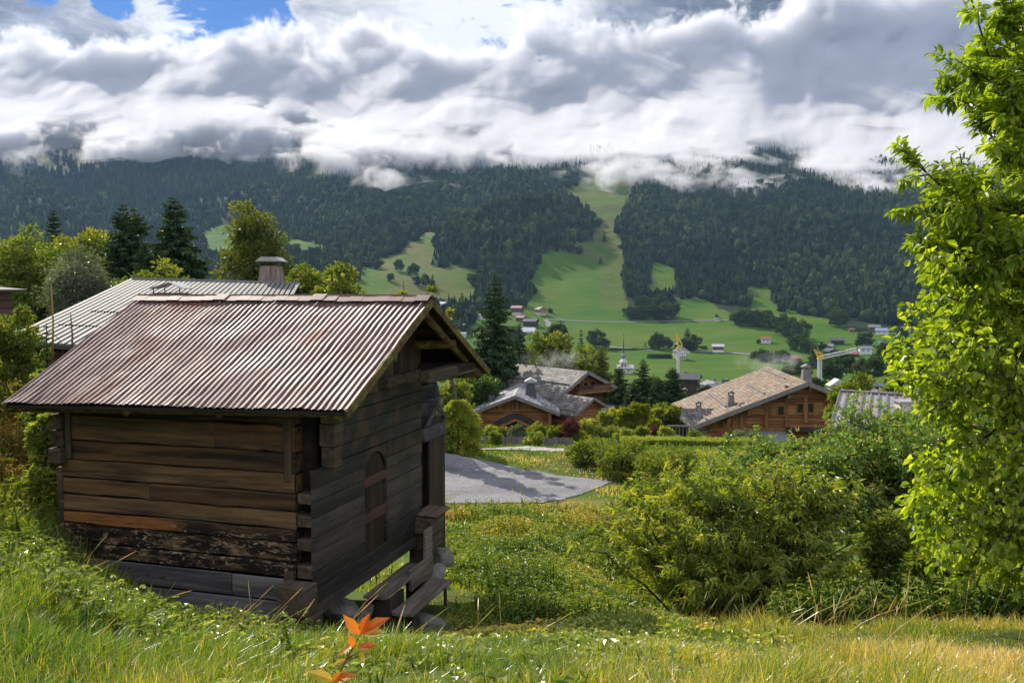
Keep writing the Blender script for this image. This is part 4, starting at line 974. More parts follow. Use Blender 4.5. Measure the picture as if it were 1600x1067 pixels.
# --- right chalet
ap = at(1263, 597, 70)
h = House('chalet', 'large honey timber chalet with a broad tan shingle roof steaming in the sun', 'chalet', ap, -.068, 14.6, 9.15, 7.4, .405, over=1.3, depth=7.5)
h.roof(M['sh_tan'], .24, fascia=M['trim_grey']); h.walls(M['wood_orange'], 1.0, 1.0)
X, Zf = (lambda px, py: h.loc(px, py, h.over)), None
for (a0, b0, a1, b1) in ((1201, 633, 1226, 650), (1244, 628.5, 1256, 646), (1260.5, 628.5, 1272, 646), (1292, 631, 1305, 647)):
    x0, z1 = X(a0, b0); x1, z0 = X(a1, b1)
    if a0 == 1201:
        xm = (x0 + x1) / 2; h.window(xm, z0, x1, z1, fw=.1); MB().box((x0, h.over - .09, z0 + .05), (xm - .02, h.over - .03, z1 - .02), .4).build('shutter', M['wood_orange_v'], h.root)
    else: h.window(x0, z0, x1, z1, fw=.1)
for px, p0, p1 in ((1197, 630, 669), (1228.5, 602, 669), (1258.5, 620, 660), (1290, 625, 666)):
    h.bar(X(px, p0), X(px, p1), .28, .1)
for p0, p1 in (((1229, 618), (1290, 618)), ((1198, 631), (1229, 631)), ((1167, 644), (1198, 644)), ((1287, 630), (1305, 630)), ((1108, 671), (1231, 671))): h.bar(X(*p0), X(*p1), .3, .1)
for px, py in ((1262, 605), (1229, 617), (1167, 642), (1136, 655), (1292, 615)):
    x, z = X(px, py); MB().box((x - .14, .3, z - .16), (x + .14, h.over + .3, z + .16), .5).build('purlin_end', M['trim_wood'], h.root)
x0, z0 = X(1111, 668); x1, z1 = X(1166, 645); 
MB().prism([(x0, h.over - .05, z0), (x1, h.over - .05, z0), (x1, h.over - .05, h.slope_z(x1) - .3), (x0, h.over - .05, h.slope_z(x0) - .3)], (0, .04, 0)).build('upright_cladding', M['wood_orange_v'], h.root)
a0 = X(1170, 671); a1 = X(1230, 671)
MB().prism([(a0[0], -.9, a0[1] - .75), (a0[0], h.over, a0[1] - .1), (a0[0], h.over, a0[1] - .22), (a0[0], -.9, a0[1] - .87)], (a1[0] - a0[0], 0, 0)).build('porch_roof', M['masonry'], h.root)
a0 = X(1228, 668); a1 = X(1302, 668); MB().box((a0[0], h.over - .7, a0[1] - .22), (a1[0], h.over, a0[1] + .05), .4).build('balcony', M['tar'], h.root)
MB().box((X(1093, 672)[0], h.over - .3, 0), (X(1104, 672)[0], h.over + .2, X(1100, 672)[1]), .5).build('corner_pillar', M['masonry'], h.root)
h.guard(-3.05, 1.8, 9.0); h.guard(-6.0, 2.6, 11.8); h.guard(-.7, 4.8, 12.6); h.guard(-5.2, .9, 2.4); h.guard(-7.9, .6, 2.4)
h.chimney(-5.6, 2.6, .62, .85, M['trim_grey'], M['trim_grey']); h.chimney(-8.1, 3.6, .6, .85, M['trim_grey'], M['trim_grey']); h.chimney(1.0, 4.5, .8, 1.0, M['trim_grey'], M['trim_grey'], taper=.8)
for k in range(12): MB().beam((-.75 * k - .4, .1, h.slope_z(-.75 * k - .4) - .30), (-.75 * k - .4, 1.2, h.slope_z(-.75 * k - .4) - .30), .1, .1).build('rafter_tail', M['trim_wood'], h.root)
# small side roof at its left eave, and the railing
p = at(1084, 671, 69.6); q = at(1067, 638, 72.5); r_ = at(1120, 638, 74.5); s_ = at(1100, 668, 72)
inv = Matrix.Rotation(-h.rz, 3, 'Z'); L_ = lambda v: inv @ (v - h.org)
b = MB(); pts = [L_(q), L_(r_), L_(s_), L_(p)]; b.prism(pts, (0, 0, -.16)); b.prism([L_(q), L_(p), L_(at(1062, 654, 70.5))], (0, 0, -.12)); b.build('side_roof', M['sh_grey'], h.root)
ra = empty('terrace_railing', at(1043, 680, 69), 0, 'grey timber terrace railing left of the large tan-roofed chalet', 'railing')
b = MB(); b.beam((0, 0, .75), (2.2, -.1, .75), .1, .1).build('rail', M['trim_grey'], ra); b = MB(); b.beam((-.1, 0, .6), (1.0, -1.4, -.4), .12, .12); b.build('rail', M['trim_grey'], ra)
for k in range(8): MB().beam((.1 + k * .28, 0, -.35), (.1 + k * .28, 0, .72), .05, .05).build('baluster', M['trim_grey'], ra)
MB().box((-.2, -.3, -3), (2.6, .3, -.35)).build('deck', M['render'], ra)

# --- middle chalet, main roof
ap = at(919, 580, 85)
h = House('chalet', 'dark timber chalet with a grey shingle roof steaming behind the garden hedges', 'chalet', ap, math.radians(37.4), 11.6, 4.6, 3.7, .60, .47, over=.9, depth=7)
h.roof(M['sh_grey'], .22, fascia=M['trim_grey']); h.walls(M['wood_brown'], .5, .9)
X = lambda px, py: h.loc(px, py, h.over)
a0 = X(894, 612); a1 = X(944, 588)
MB().prism([(a0[0], h.over - .03, a0[1]), (a1[0], h.over - .03, a0[1]), (a1[0], h.over - .03, h.slope_z(a1[0]) - .3), (0, h.over - .03, h.zr - .3), (a0[0], h.over - .03, max(a0[1] + .02, h.slope_z(a0[0]) - .3))], (0, .02, 0)).build('gable_boards', M['wood_orange_v'], h.root)
for a0, b0, a1, b1 in ((899, 599, 907, 610), (909.5, 596, 918, 607), (921, 595, 929, 605)):
    x0, z1 = X(a0, b0); x1, z0 = X(a1, b1); h.window(x0, z0, x1, z1, y=h.over - .04, fw=.1)
x0, z0 = X(893, 614); x1, z1 = X(944, 602); MB().box((x0, -.1, z0 - .05), (x1, h.over, z0 + .1)).build('balcony', M['trim_wood'], h.root); MB().box((x0, -.1, z0 + .12), (x1, -.02, z0 + .75)).build('balcony_rail', M['wood_brown'], h.root)
for x in (-2.1, -4.1): h.guard(x, .4, 10.6)
# lower roof in front of the gable
ap2 = at(928, 621.5, 80); h2 = House('chalet_wing', 'low timber wing with a grey shingle roof joining the two middle chalets', 'wing', ap2, math.radians(37.4), 6.2, 2.3, 1.7, .62, .55, over=.5, depth=5)
h2.roof(M['sh_grey'], .16, fascia=M['trim_grey']); h2.walls(M['wood_orange'], .3, .3); h2.guard(-1.9, .3, 5.6)
# annex with the slate roof
ap3 = at(804.5, 618.5, 78)
h3 = House('chalet_annex', 'small chalet with silvery slate roof, honey gable and a dark arched porch', 'chalet', ap3, -.06, 10.5, 3.95, 3.95, .385, over=1.0, depth=5.5)
h3.roof(M['sh_slate'], .2, fascia=M['trim_grey']); h3.walls(M['wood_orange'], .75, .75)
X = lambda px, py: h3.loc(px, py, h3.over)
a0 = X(760, 641); a1 = X(849, 641); MB().prism([(a0[0], h3.over - .05, a0[1] + .02), (a1[0], h3.over - .05, a1[1] + .02), (0, h3.over - .05, h3.zr - .3)], (0, .03, 0)).build('gable_boards', M['wood_orange_v'], h3.root)
h3.bar(a0, a1, .16, .1)
a, bq, c_ = h3.loc(772, 661.5, .2), h3.loc(805, 647.5, .2), h3.loc(838, 661.5, .2)
b = MB(); b.prism([(a[0], .2, a[1]), (bq[0] - .6, .2, bq[1] - .12), (bq[0], .2, bq[1]), (bq[0] + .6, .2, bq[1] - .12), (c_[0], .2, c_[1]), (c_[0], .2, c_[1] - .28), (bq[0], .2, bq[1] - .30), (a[0], .2, a[1] - .28)], (0, 1.0, 0)); b.build('porch_roof', M['tar'], h3.root)
b = MB(); b.prism([(a[0] + .5, .25, a[1] - .15), (bq[0], .25, bq[1] - .32), (c_[0] - .5, .25, c_[1] - .15), (c_[0] - .7, .25, c_[1] - .35), (bq[0], .25, bq[1] - .62), (a[0] + .7, .25, a[1] - .35)], (0, .3, 0)); b.build('porch_trim', M['trim_wood'], h3.root)
MB().box((bq[0] - 1.0, h3.over - .06, 0), (bq[0] + 1.0, h3.over - .02, bq[1] - .75)).build('door', M['tar'], h3.root)
for sx in (-3.1, 3.1): MB().box((sx - .13, .25, 0), (sx + .13, .5, h3.slope_z(3.1) - .25)).build('porch_post', M['trim_wood'], h3.root)
h3.guard(2.6, .5, 3.2); h3.guard(-2.9, .5, 2.6)
h3.chimney(1.25, 4.0, 1.15, 1.15, M['metal_dark'], M['metal_pale'], taper=.62); h3.chimney(-2.3, 3.0, .7, .55, M['metal_dark'], None, taper=.7)
# old brown shed behind it on the left
ap4 = at(765, 600, 92); h4 = House('shed', 'old brown plank-roofed shed left of the slate-roofed annex', 'shed', ap4, math.radians(60), 5, 3.6, 2.6, .32, over=.4, depth=4)
h4.roof(M['sh_brown'], .15); h4.walls(M['wood_brown'], .3, .3)
# little outbuilding right of the wing
ap5 = at(962, 633, 84); h5 = House('garden_shed', 'low shed with mossy stone roof half hidden by round shrubs', 'shed', ap5, math.radians(65), 7, 2.4, 2.4, .4, over=.3, depth=3)
h5.roof(M['sh_grey'], .15); h5.walls(M['wood_brown'], .3, .3)

# --- grey metal roof building low on the right
def slab_house(name, label, cat, R0, R1, E0, E1, wallmat, roofmat, ribs, rib_mat, rise=.05, back=4.0, depth=3.0, rw=.05):
    """single visible slope given by its ridge R0-R1 and eave E0-E1 (world points), with a far slope and walls"""
    root = empty(name, (E0.x, E0.y, E0.z - depth), 0, label, cat); O = Vector((E0.x, E0.y, E0.z - depth)); R0, R1, E0, E1 = R0 - O, R1 - O, E0 - O, E1 - O
    B0 = R0 + (R0 - E0).normalized() * back; B1 = R1 + (R1 - E1).normalized() * back; B0.z = R0.z - (B0 - R0).length * .3; B1.z = R1.z - (B1 - R1).length * .3
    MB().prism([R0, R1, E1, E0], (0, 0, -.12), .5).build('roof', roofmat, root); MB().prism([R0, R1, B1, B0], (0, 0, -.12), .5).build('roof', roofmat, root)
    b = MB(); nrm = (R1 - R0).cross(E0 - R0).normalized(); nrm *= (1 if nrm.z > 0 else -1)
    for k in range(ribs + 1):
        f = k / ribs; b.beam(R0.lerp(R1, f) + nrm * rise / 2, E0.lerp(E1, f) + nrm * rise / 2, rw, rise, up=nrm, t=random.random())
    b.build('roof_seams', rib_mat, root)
    MB().beam(R0 + Vector((0, 0, .05)), R1 + Vector((0, 0, .05)), .3, .08).build('ridge_cap', rib_mat, root)
    ins = .35; f0, f1 = E0.lerp(E1, .03), E0.lerp(E1, .97); 
    for A, Bq, Rr in ((E0, B0, R0), (E1, B1, R1)):
        o_ = (E1 - E0).normalized() * (.35 if A is E0 else -.35); A2, B2, R2 = A.lerp(Rr, .06) + o_, Bq.lerp(Rr, .06) + o_, Rr + o_
        MB().prism([A2 - Vector((0, 0, .13)), R2 - Vector((0, 0, .13)), B2 - Vector((0, 0, .13)), Vector((B2.x, B2.y, 0)), Vector((A2.x, A2.y, 0))], (E1 - E0).normalized() * (.15 if A is E0 else -.15)).build('gable_wall', wallmat, root)
    a_, b_ = E0.lerp(R0, .06), E1.lerp(R1, .06); MB().prism([a_ - Vector((0, 0, .13)), b_ - Vector((0, 0, .13)), Vector((b_.x, b_.y, 0)), Vector((a_.x, a_.y, 0))], (0, .15, 0)).build('front_wall', wallmat, root)
    return root, O
r6, O6 = slab_house('grey_house', 'house with a weathered grey seamed roof half hidden by the apple tree', 'house', at(1313, 611, 46), at(1475, 621, 44), at(1296, 668, 41.5), at(1490, 682, 39.5), M['trim_grey'], mat_plain('weathered_grey_roof', (0.20, 0.185, 0.18), (0.36, 0.34, 0.33), 1.4, .7, .3), 13, M['trim_grey'], .07, 4, rw=.07)
p = at(1418, 640, 42.6) - O6; MB().box((p.x - .5, p.y - .4, p.z - .9), (p.x + .5, p.y + .4, p.z + .38), .8).build('chimney', M['render'], r6); MB().box((p.x - .6, p.y - .5, p.z + .38), (p.x + .6, p.y + .5, p.z + .46)).build('chimney_cap', M['metal_pale'], r6)
# --- metal roofed farmhouse behind the hut
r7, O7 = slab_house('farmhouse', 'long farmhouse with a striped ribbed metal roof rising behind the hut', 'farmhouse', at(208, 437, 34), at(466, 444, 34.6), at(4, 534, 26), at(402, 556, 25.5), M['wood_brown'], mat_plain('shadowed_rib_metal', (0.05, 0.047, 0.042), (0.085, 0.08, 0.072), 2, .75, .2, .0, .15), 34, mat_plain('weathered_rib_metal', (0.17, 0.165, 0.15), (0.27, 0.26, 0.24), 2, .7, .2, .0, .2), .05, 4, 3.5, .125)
p = at(425, 440, 35.6) - O7
b = MB(); b.add([(p.x - .50, p.y - .5, p.z - .6), (p.x + .50, p.y - .5, p.z - .6), (p.x + .50, p.y + .5, p.z - .6), (p.x - .50, p.y + .5, p.z - .6), (p.x - .36, p.y - .36, p.z + .62), (p.x + .36, p.y - .36, p.z + .62), (p.x + .36, p.y + .36, p.z + .62), (p.x - .36, p.y + .36, p.z + .62)],
      [(3, 2, 1, 0), (4, 5, 6, 7), (0, 1, 5, 4), (1, 2, 6, 5), (2, 3, 7, 6), (3, 0, 4, 7)], .6)
ch = b.build('chimney', mat_wood('chimney_boards', [(0, (0.08, 0.055, 0.04)), (.5, (0.2, 0.15, 0.12)), (1, (0.36, 0.3, 0.26))], 'z', .6), r7)
b = MB(); b.prism([(p.x - .52, p.y - .5, p.z + .80), (p.x - .3, p.y - .5, p.z + .97), (p.x + .3, p.y - .5, p.z + .97), (p.x + .52, p.y - .5, p.z + .80)], (0, 1, 0)); b.build('chimney_cap', M['metal_pale'], ch)
MB().box((p.x - .4, p.y - .4, p.z + .6), (p.x - .34, p.y - .34, p.z + .82)).box((p.x + .34, p.y - .4, p.z + .6), (p.x + .4, p.y - .34, p.z + .82)).box((p.x - .4, p.y + .34, p.z + .6), (p.x - .34, p.y + .4, p.z + .82)).box((p.x + .34, p.y + .34, p.z + .6), (p.x + .4, p.y + .4, p.z + .82)).each('cap_leg', M['metal_dark'], ch)
# roof vent of the farmhouse
p = at(268, 459, 31.8) - O7
v = MB().box((p.x - .5, p.y - .45, p.z - .3), (p.x + .48, p.y + .45, p.z + .03)).build('vent', M['tar'], r7)
MB().box((p.x - .5, p.y - .4, p.z + .03), (p.x - .47, p.y - .37, p.z + .22)).box((p.x + .42, p.y - .4, p.z + .03), (p.x + .45, p.y - .37, p.z + .22)).box((p.x - .1, p.y - .4, p.z + .03), (p.x - .07, p.y - .37, p.z + .26)).each('vent_leg', M['metal_dark'], v)
MB().prism([(p.x - .62, p.y - .5, p.z + .2), (p.x + .1, p.y - .5, p.z + .42), (p.x + .62, p.y - .5, p.z + .2), (p.x + .62, p.y - .5, p.z + .17), (p.x + .1, p.y - .5, p.z + .39), (p.x - .62, p.y - .5, p.z + .17)], (0, 1.0, 0)).build('vent_hood', M['metal_pale'], v)
for row, (f, k0, k1) in enumerate(((.58, 4, 14), (.78, 3, 12))):
    E0, E1, R0_, R1_ = at(4, 534, 26) - O7, at(402, 556, 25.5) - O7, at(208, 437, 34) - O7, at(466, 444, 34.6) - O7
    b = MB()
    for k in range(k0, k1, 1):
        q = R0_.lerp(R1_, (k + .5) / 34).lerp(E0.lerp(E1, (k + .5) / 34), f); b.box((q.x - .07, q.y - .05, q.z), (q.x + .07, q.y + .05, q.z + .07))
    b.build('snow_stops', M['tar'], r7)
# dark shed at the far left
p = at(0, 470, 26); rt = empty('woodshed', (p.x - 1.0, p.y, p.z - 2.5), 0, 'small dark brown woodshed at the left edge above the bank', 'shed')
MB().box((-2.5, -.3, 1.2), (.62, 1.3, 2.75)).build('wall', M['wood_brown'], rt); MB().prism([(-3, -.8, 3.2), (.95, -.8, 2.83), (.95, -.8, 2.75), (-3, -.8, 3.12)], (0, 2.4, 0)).build('roof', M['tar'], rt)
MB().box((-2.3, -.25, 0), (.55, 1.2, 1.2)).build('base', M['stone'], rt)
# ---------------------------------------------------------------- trees and shrubs round the hut and the chalets
def put(root, px, Y, s=1.0, rz=0.0, dz=0.0, sz=None):
    place(root, px, Y, dz, rz); root.scale = (s, s, sz or s); return root
def spruce(px, py, Y, wpx, label, seed, cat='spruce', **kw):
    """spruce whose tip shows at (px, py), wpx wide"""
    hh = height_for(px, py, Y); rad = wpx / F * Y / 2
    p = at(px, 500, Y); kw.setdefault('levels', 38)
    return conifer('spruce_tree', hh, rad, kw.pop('mat', M['needle']), seed, label=label, cat=cat, rootloc=(p.x, Y, zt1(p.x, Y)), **kw)
def bl(px, py, Y, wpx, label, seed, mat, tips=90, per=60, L=.28, name='broadleaf_tree', cat='tree', low=.25, asp=.55, lobes=None, group=None, **kw):
    """broadleaf tree whose crown top shows at (px, py), wpx wide; low = crown base as a share of the height"""
    hh = height_for(px, py, Y); r = wpx / F * Y / 2; p = at(px, 500, Y); rg = random.Random(seed)
    if lobes is None:
        cz = hh * (1 + low) / 2; rh = hh * (1 - low) / 2; lobes = [(0, 0, cz, r * .75, r * .75, rh * .95)]
        for k in range(6):
            a = k * 1.05 + rg.random(); lobes.append((math.cos(a) * r * .5, math.sin(a) * r * .5, cz + rg.uniform(-.55, .5) * rh, r * .48, r * .48, rh * .42))
    o = broadleaf(name, hh, lobes, tips, per, L, mat, seed, asp, clump=kw.pop('clump', r * .26), label=label, cat=cat, group=group, rootloc=(p.x, Y, zt1(p.x, Y)), **kw)
    return o
# left background
spruce(275, 306, 58, 160, 'tall dark spruce behind the metal farmhouse roof, broadest of the left spruces', 1, power=.72, levels=44, spray=20)
spruce(197, 318, 64, 118, 'dark spruce with thick crown left of the tallest spruce', 2, power=.62)
spruce(214, 326, 66, 112, 'second stem of dark spruce standing close behind the thick crowned one', 21, power=.6)
spruce(228, 372, 56, 70, 'short spruce filling the gap between the two dark spruces', 22, power=.7)
spruce(88, 324, 88, 40, 'slim dark spruce tip rising above the yellow-green trees at left', 3, power=.5)
bl(396, 303, 66, 92, 'loose yellow-green birch with bare upright trunk right of the tall spruces', 5, M['needle_light'], 120, 75, .30, 'birch_tree', 'birch', .22, clump=.75, shell=.35, droop=.6)
bl(432, 372, 66, 56, 'small yellow-green birch leaning beside the taller loose birch', 6, M['needle_light'], 50, 60, .28, 'birch_tree', 'birch', .2, clump=.7, shell=.3)
bl(45, 350, 55, 105, 'olive green tree with a visible dark trunk at the left edge', 7, M['leaf_mid'], 95, 55, .3, low=.3, clump=.8, shell=.5)
bl(8, 375, 58, 70, 'loose green tree cut by the left edge of the picture', 8, M['leaf_mid'], 70, 55, .3, low=.2)
bl(130, 343, 74, 130, 'yellow-green leafy tree behind the grey willow', 9, M['leaf_yellow'], 120, 60, .36, low=.2)
bl(75, 372, 66, 80, 'dark green tree between the olive tree and the grey willow', 10, M['leaf_dark'], 70, 60, .34, low=.1)
bl(128, 384, 44, 118, 'silvery grey-green willow standing left of the metal farmhouse roof', 11, M['leaf_willow'], 130, 90, .2, 'willow_tree', 'willow', .05, asp=.32, clump=.6, shell=.5)
bl(255, 405, 46, 90, 'yellowish bush leaning over the left end of the farmhouse ridge', 12, M['leaf_mid'], 70, 60, .22, 'shrub', 'shrub', .2)
bl(205, 430, 40, 70, 'low leafy bush at the corner of the metal farmhouse roof', 13, M['leaf_mid'], 60, 60, .17, 'shrub', 'shrub', .1)
bl(470, 402, 58, 90, 'round dark green tree right of the farmhouse chimney', 14, M['leaf_mid'], 100, 70, .27, low=.15)
bl(530, 398, 56, 95, 'broad green tree behind the hut ridge', 15, M['leaf_mid'], 110, 70, .27, low=.15)
bl(590, 440, 46, 40, 'small yellow-green tree poking over the hut ridge', 16, M['leaf_yellow'], 40, 50, .2, low=.2)
bl(632, 446, 44, 44, 'second small yellow-green tree over the hut ridge, in the middle', 17, M['leaf_yellow'], 40, 50, .2, low=.2)
bl(668, 440, 42, 42, 'yellow-green treetop just above the hut roof peak', 18, M['leaf_yellow'], 45, 50, .2, low=.2)
bl(700, 478, 44, 34, 'small yellow-green treetop right of the hut roof peak', 19, M['leaf_yellow'], 30, 50, .18, low=.4)
# trees between hut and chalets
spruce(773, 428, 92, 118, 'tall dark spruce standing between the hut roof and the valley houses', 30, levels=40, spray=14, power=.72)
spruce(812, 505, 95, 60, 'smaller spruce at the right foot of the tall central spruce', 31, power=.7)
bl(850, 512, 104, 90, 'bright topped leafy tree right of the tall central spruce', 32, M['leaf_mid'], 100, 60, .5, low=.1)
bl(900, 532, 108, 80, 'leafy tree behind the ridge of the steaming chalet', 33, M['leaf_mid'], 90, 60, .5, low=.1)
bl(810, 545, 98, 90, 'dark leafy tree behind the left end of the grey chalet ridge', 34, M['leaf_dark'], 90, 60, .45, low=.05)
bl(740, 575, 84, 90, 'dense green tree between hut eave and brown shed', 35, M['leaf_dark'], 90, 70, .35, low=.05)
bl(708, 592, 62, 60, 'bright green bush below the hut eave', 36, M['leaf_mid'], 70, 60, .24, 'shrub', 'shrub', .05)
spruce(908, 514, 118, 26, 'slim dark spruce left of the church spire', 37)
spruce(940, 538, 100, 56, 'olive green spruce right of the steaming chalet', 38, mat=M['needle_light'], power=.6)
spruce(1006, 560, 100, 60, 'pointed dark spruce right of the church spire', 39, power=.7)
spruce(968, 572, 97, 60, 'dark spruce beside the upper gable of the steaming chalet', 40, power=.6)
spruce(1052, 574, 98, 56, 'dark pine at the right end of the spruce row', 41, power=.5)
spruce(1030, 590, 95, 50, 'lower dark spruce filling the row near the right end', 42, power=.55)
spruce(990, 596, 93, 54, 'lower dark spruce in the middle of the row behind the round shrubs', 43, power=.55)
bl(1022, 575, 104, 50, 'small dark leafy tree inside the spruce row', 44, M['leaf_dark'], 60, 60, .4, low=.05)
# thuja cone and gardens
def shrub(px, py, pyb, Y, wpx, label, seed, mat, L=.12, dens=1.0, name='shrub', cat='shrub', asp=.5, flat=.8):
    """round shrub: top at (px, py), its foot hidden near pyb"""
    top = at(px, py, Y); bot = at(px, pyb, Y); r = wpx / F * Y / 2; hh = top.z - bot.z
    lob = [(0, 0, hh * .52, r * .85, r * .85, hh * .46)] + [(math.cos(k * 1.3 + seed) * r * .5, math.sin(k * 1.3 + seed) * r * .5, hh * (.35 + .35 * ((k * 7 + seed) % 5) / 5), r * .5, r * .5, hh * .28) for k in range(5)]
    gz = zt1(top.x, Y)
    if bot.z > gz + .1:                       # reach the ground
        lob = [(a, b_, c_ + bot.z - gz, d_, e_, f_) for a, b_, c_, d_, e_, f_ in lob]; hh += bot.z - gz; lob.append((0, 0, hh * .3, r * .8, r * .8, hh * .3)); z0 = gz
    else: z0 = bot.z
    n = int(70 * dens)
    return broadleaf(name, hh, lob, n, 60, L, mat, seed, asp, clump=r * .26, shell=.7, label=label, cat=cat, stems=3, tr=.05, limbs=20, base=.02, flat=flat, rootloc=(top.x, Y, z0))
def thuja():
    p = at(716, 628, 43); z0 = zt1(p.x, 43); hh = p.z - z0; rg = np.random.default_rng(3); r = 30 / F * 43
    root = empty('conifer_shrub', (p.x, 43, z0), 0, 'big bright green cone-shaped conifer shrub right of the hut post', 'shrub')
    n = 14000; a = rg.random(n) * 6.28; f = rg.random(n) ** .9; rr = r * np.minimum(1, (1.04 - f) * 2.1) ** .6 * (.75 + .3 * rg.random(n)) * (1 + .14 * np.sin(a * 5 + f * 20) + .1 * np.sin(a * 9 - f * 31))
    P = np.stack([np.cos(a) * rr, np.sin(a) * rr, f * hh], 1); D = np.stack([np.cos(a), np.sin(a), rg.uniform(-.1, 1.1, n)], 1) + rg.normal(size=(n, 3)) * .3
    L = rg.uniform(.1, .22, n); t = .45 + .35 * vnoise(a * 6, f * 20, 3) + rg.random(n) * .35
    leaves_obj('crown', [leaf_geo(P, D, rnd_dirs(n, rg) + [0, 0, .6], L, L * .4, t, .2, .2)], M['leaf_bush'], root)
    MB().tube([(0, 0, -.2), (0, 0, hh * .9)], [.12, .02], 7).build('trunk', M['bark'], root)
thuja()
shrub(990, 631, 668, 72, 46, 'large round pale green shrub left of the terrace railing', 51, M['leaf_yellow'], .3)
shrub(1040, 629, 668, 74, 42, 'large round grey-green shrub beside the pale green one', 52, M['leaf_mid'], .3)
shrub(1063, 638, 668, 76, 26, 'yellow-green shrub peeping left of the tan chalet roof corner', 53, M['leaf_yellow'], .25)
shrub(952, 640, 668, 74, 30, 'dark green round shrub in front of the garden shed', 54, M['leaf_bush'], .25)
shrub(1022, 655, 676, 70, 22, 'small yellow-green shrub between the two large round shrubs', 55, M['leaf_yellow'], .2)
gard = [(765, 664, 690, 30, 'leaf_bush', 'leafy garden shrub at the left end of the picket fence'), (785, 668, 695, 26, 'leaf_mid', 'green garden shrub below the arched porch'),
        (808, 664, 692, 26, 'leaf_willow', 'silvery garden shrub in front of the arched porch'), (838, 662, 698, 42, 'leaf_mid', 'wide green shrub right of the arched porch'),
        (870, 664, 694, 30, 'leaf_yellow', 'yellow-green shrub behind the picket fence'), (893, 656, 682, 24, 'leaf_red', 'round dark red shrub near the chalet wing'),
        (918, 653, 685, 34, 'leaf_bush', 'bright green shrub right of the round red one'), (877, 672, 697, 26, 'leaf_red', 'brownish red shrub at the fence'),
        (905, 676, 700, 46, 'leaf_yellow', 'low lime green shrub at the right end of the fence'), (948, 666, 690, 40, 'leaf_mid', 'loose green shrub right of the bright green one'),
        (975, 670, 690, 34, 'leaf_bush', 'green shrub left of the small golden shrub'), (1003, 668, 688, 28, 'leaf_mid', 'green shrub in front of the large round shrubs'),
        (1022, 669, 687, 28, 'leaf_red', 'dark red shrub in the middle of the garden row'), (1040, 668, 690, 26, 'leaf_bush', 'small dark green shrub left of the trimmed hedge end'),
        (1085, 673, 692, 24, 'leaf_mid', 'small green shrub at the left corner of the tan-roofed chalet'), (1104, 683, 694, 20, 'leaf_yellow', 'tiny golden shrub below the tan-roofed chalet'),
        (1128, 680, 694, 34, 'leaf_red', 'low reddish shrub in front of the tan-roofed chalet wall'), (1168, 672, 696, 44, 'leaf_willow', 'grey-green shrub in front of the stone base of the tan-roofed chalet'),
        (735, 668, 690, 30, 'leaf_dark', 'dark shrub between the cone conifer and the garden')]
for k, (px, py, pb, wp, mt, lb) in enumerate(gard): shrub(px, py, pb, 62 - (k % 3), wp, lb, 60 + k, M[mt], .16, .8)
shrub(928, 687, 728, 40, 84, 'loose pale green bush left of the trimmed hedge', 90, M['leaf_mid'], .13, 1.6)
shrub(975, 692, 730, 37, 90, 'spreading pale green bush in front of the hedge end', 91, M['leaf_mid'], .13, 1.6)
shrub(1050, 702, 740, 33, 110, 'low loose bush in front of the middle of the hedge', 92, M['leaf_mid'], .12, 1.6)
# trimmed hedge
def hedge():
    A, B = at(972, 688, 55), at(1182, 692, 52); rg = np.random.default_rng(8); n = 30000; f = rg.random(n); d_ = (B - A); z0 = min(zt1(A.x, 55), zt1(B.x, 52))
    dep = rg.random(n) * 1.3; ht = rg.random(n); top = rg.random(n) < .45; front = ~top
    wv = fbm(f * 25, f * 0, 3, 4) * .12
    z = np.where(top, 1.0, ht); y = np.where(top, dep, -.05 + rg.random(n) * .15)
    g0 = z0 - .3; H = A.z + (B.z - A.z) * f - g0
    P = np.stack([A.x + d_.x * f, A.y + d_.y * f + y, g0 + H * z + wv + rg.normal(size=n) * .03], 1)
    D = rnd_dirs(n, rg) + np.where(top[:, None], [0, 0, .9], [0, -.8, .4]); L = rg.uniform(.07, .14, n)
    root = empty('hedge', (0, 0, 0), 0, 'long trimmed green hedge in front of the tan-roofed chalet', 'hedge')
    leaves_obj('foliage', [leaf_geo(P, D, rnd_dirs(n, rg) + [0, 0, .5], L, L * .6, .2 + .6 * rg.random(n))], M['leaf_bush'], root)
    MB().prism([(A.x + .05, A.y + .05, A.z - .15), (B.x, B.y + .05, B.z - .15), (B.x, B.y + .05, g0), (A.x + .05, A.y + .05, g0)], (0, 1.1, 0)).build('branches', M['leaf_dark'], root)
hedge()
# picket fence
def fence():
    A, B = at(752, 681, 57), at(893, 684, 55.5); root = empty('picket_fence', (A.x, A.y, zt1(A.x, A.y)), 0, 'weathered picket fence overgrown by garden shrubs before the slate-roofed annex', 'fence'); n = 44; O = root.location
    b = MB()
    for k in range(n + 1):
        p = A.lerp(B, k / n) - O; hgt = p.z + random.uniform(-.05, .04); b.box((p.x - .05, p.y - .015, hgt - 1.15), (p.x + .05, p.y + .015, hgt))
    b.build('pickets', M['trim_grey'], root)
    for dz in (.25, .85): MB().beam(A - O - Vector((0, -.04, dz)), B - O - Vector((0, -.04, dz)), .04, .09).build('rail', M['trim_grey'], root)
fence()
shrub(772, 672, 702, 54.5, 22, 'climbing shrub growing over the left part of the picket fence', 95, M['leaf_mid'], .13, .7)
shrub(834, 674, 705, 54, 30, 'leafy shrub hanging over the middle of the picket fence', 96, M['leaf_bush'], .13, .8)

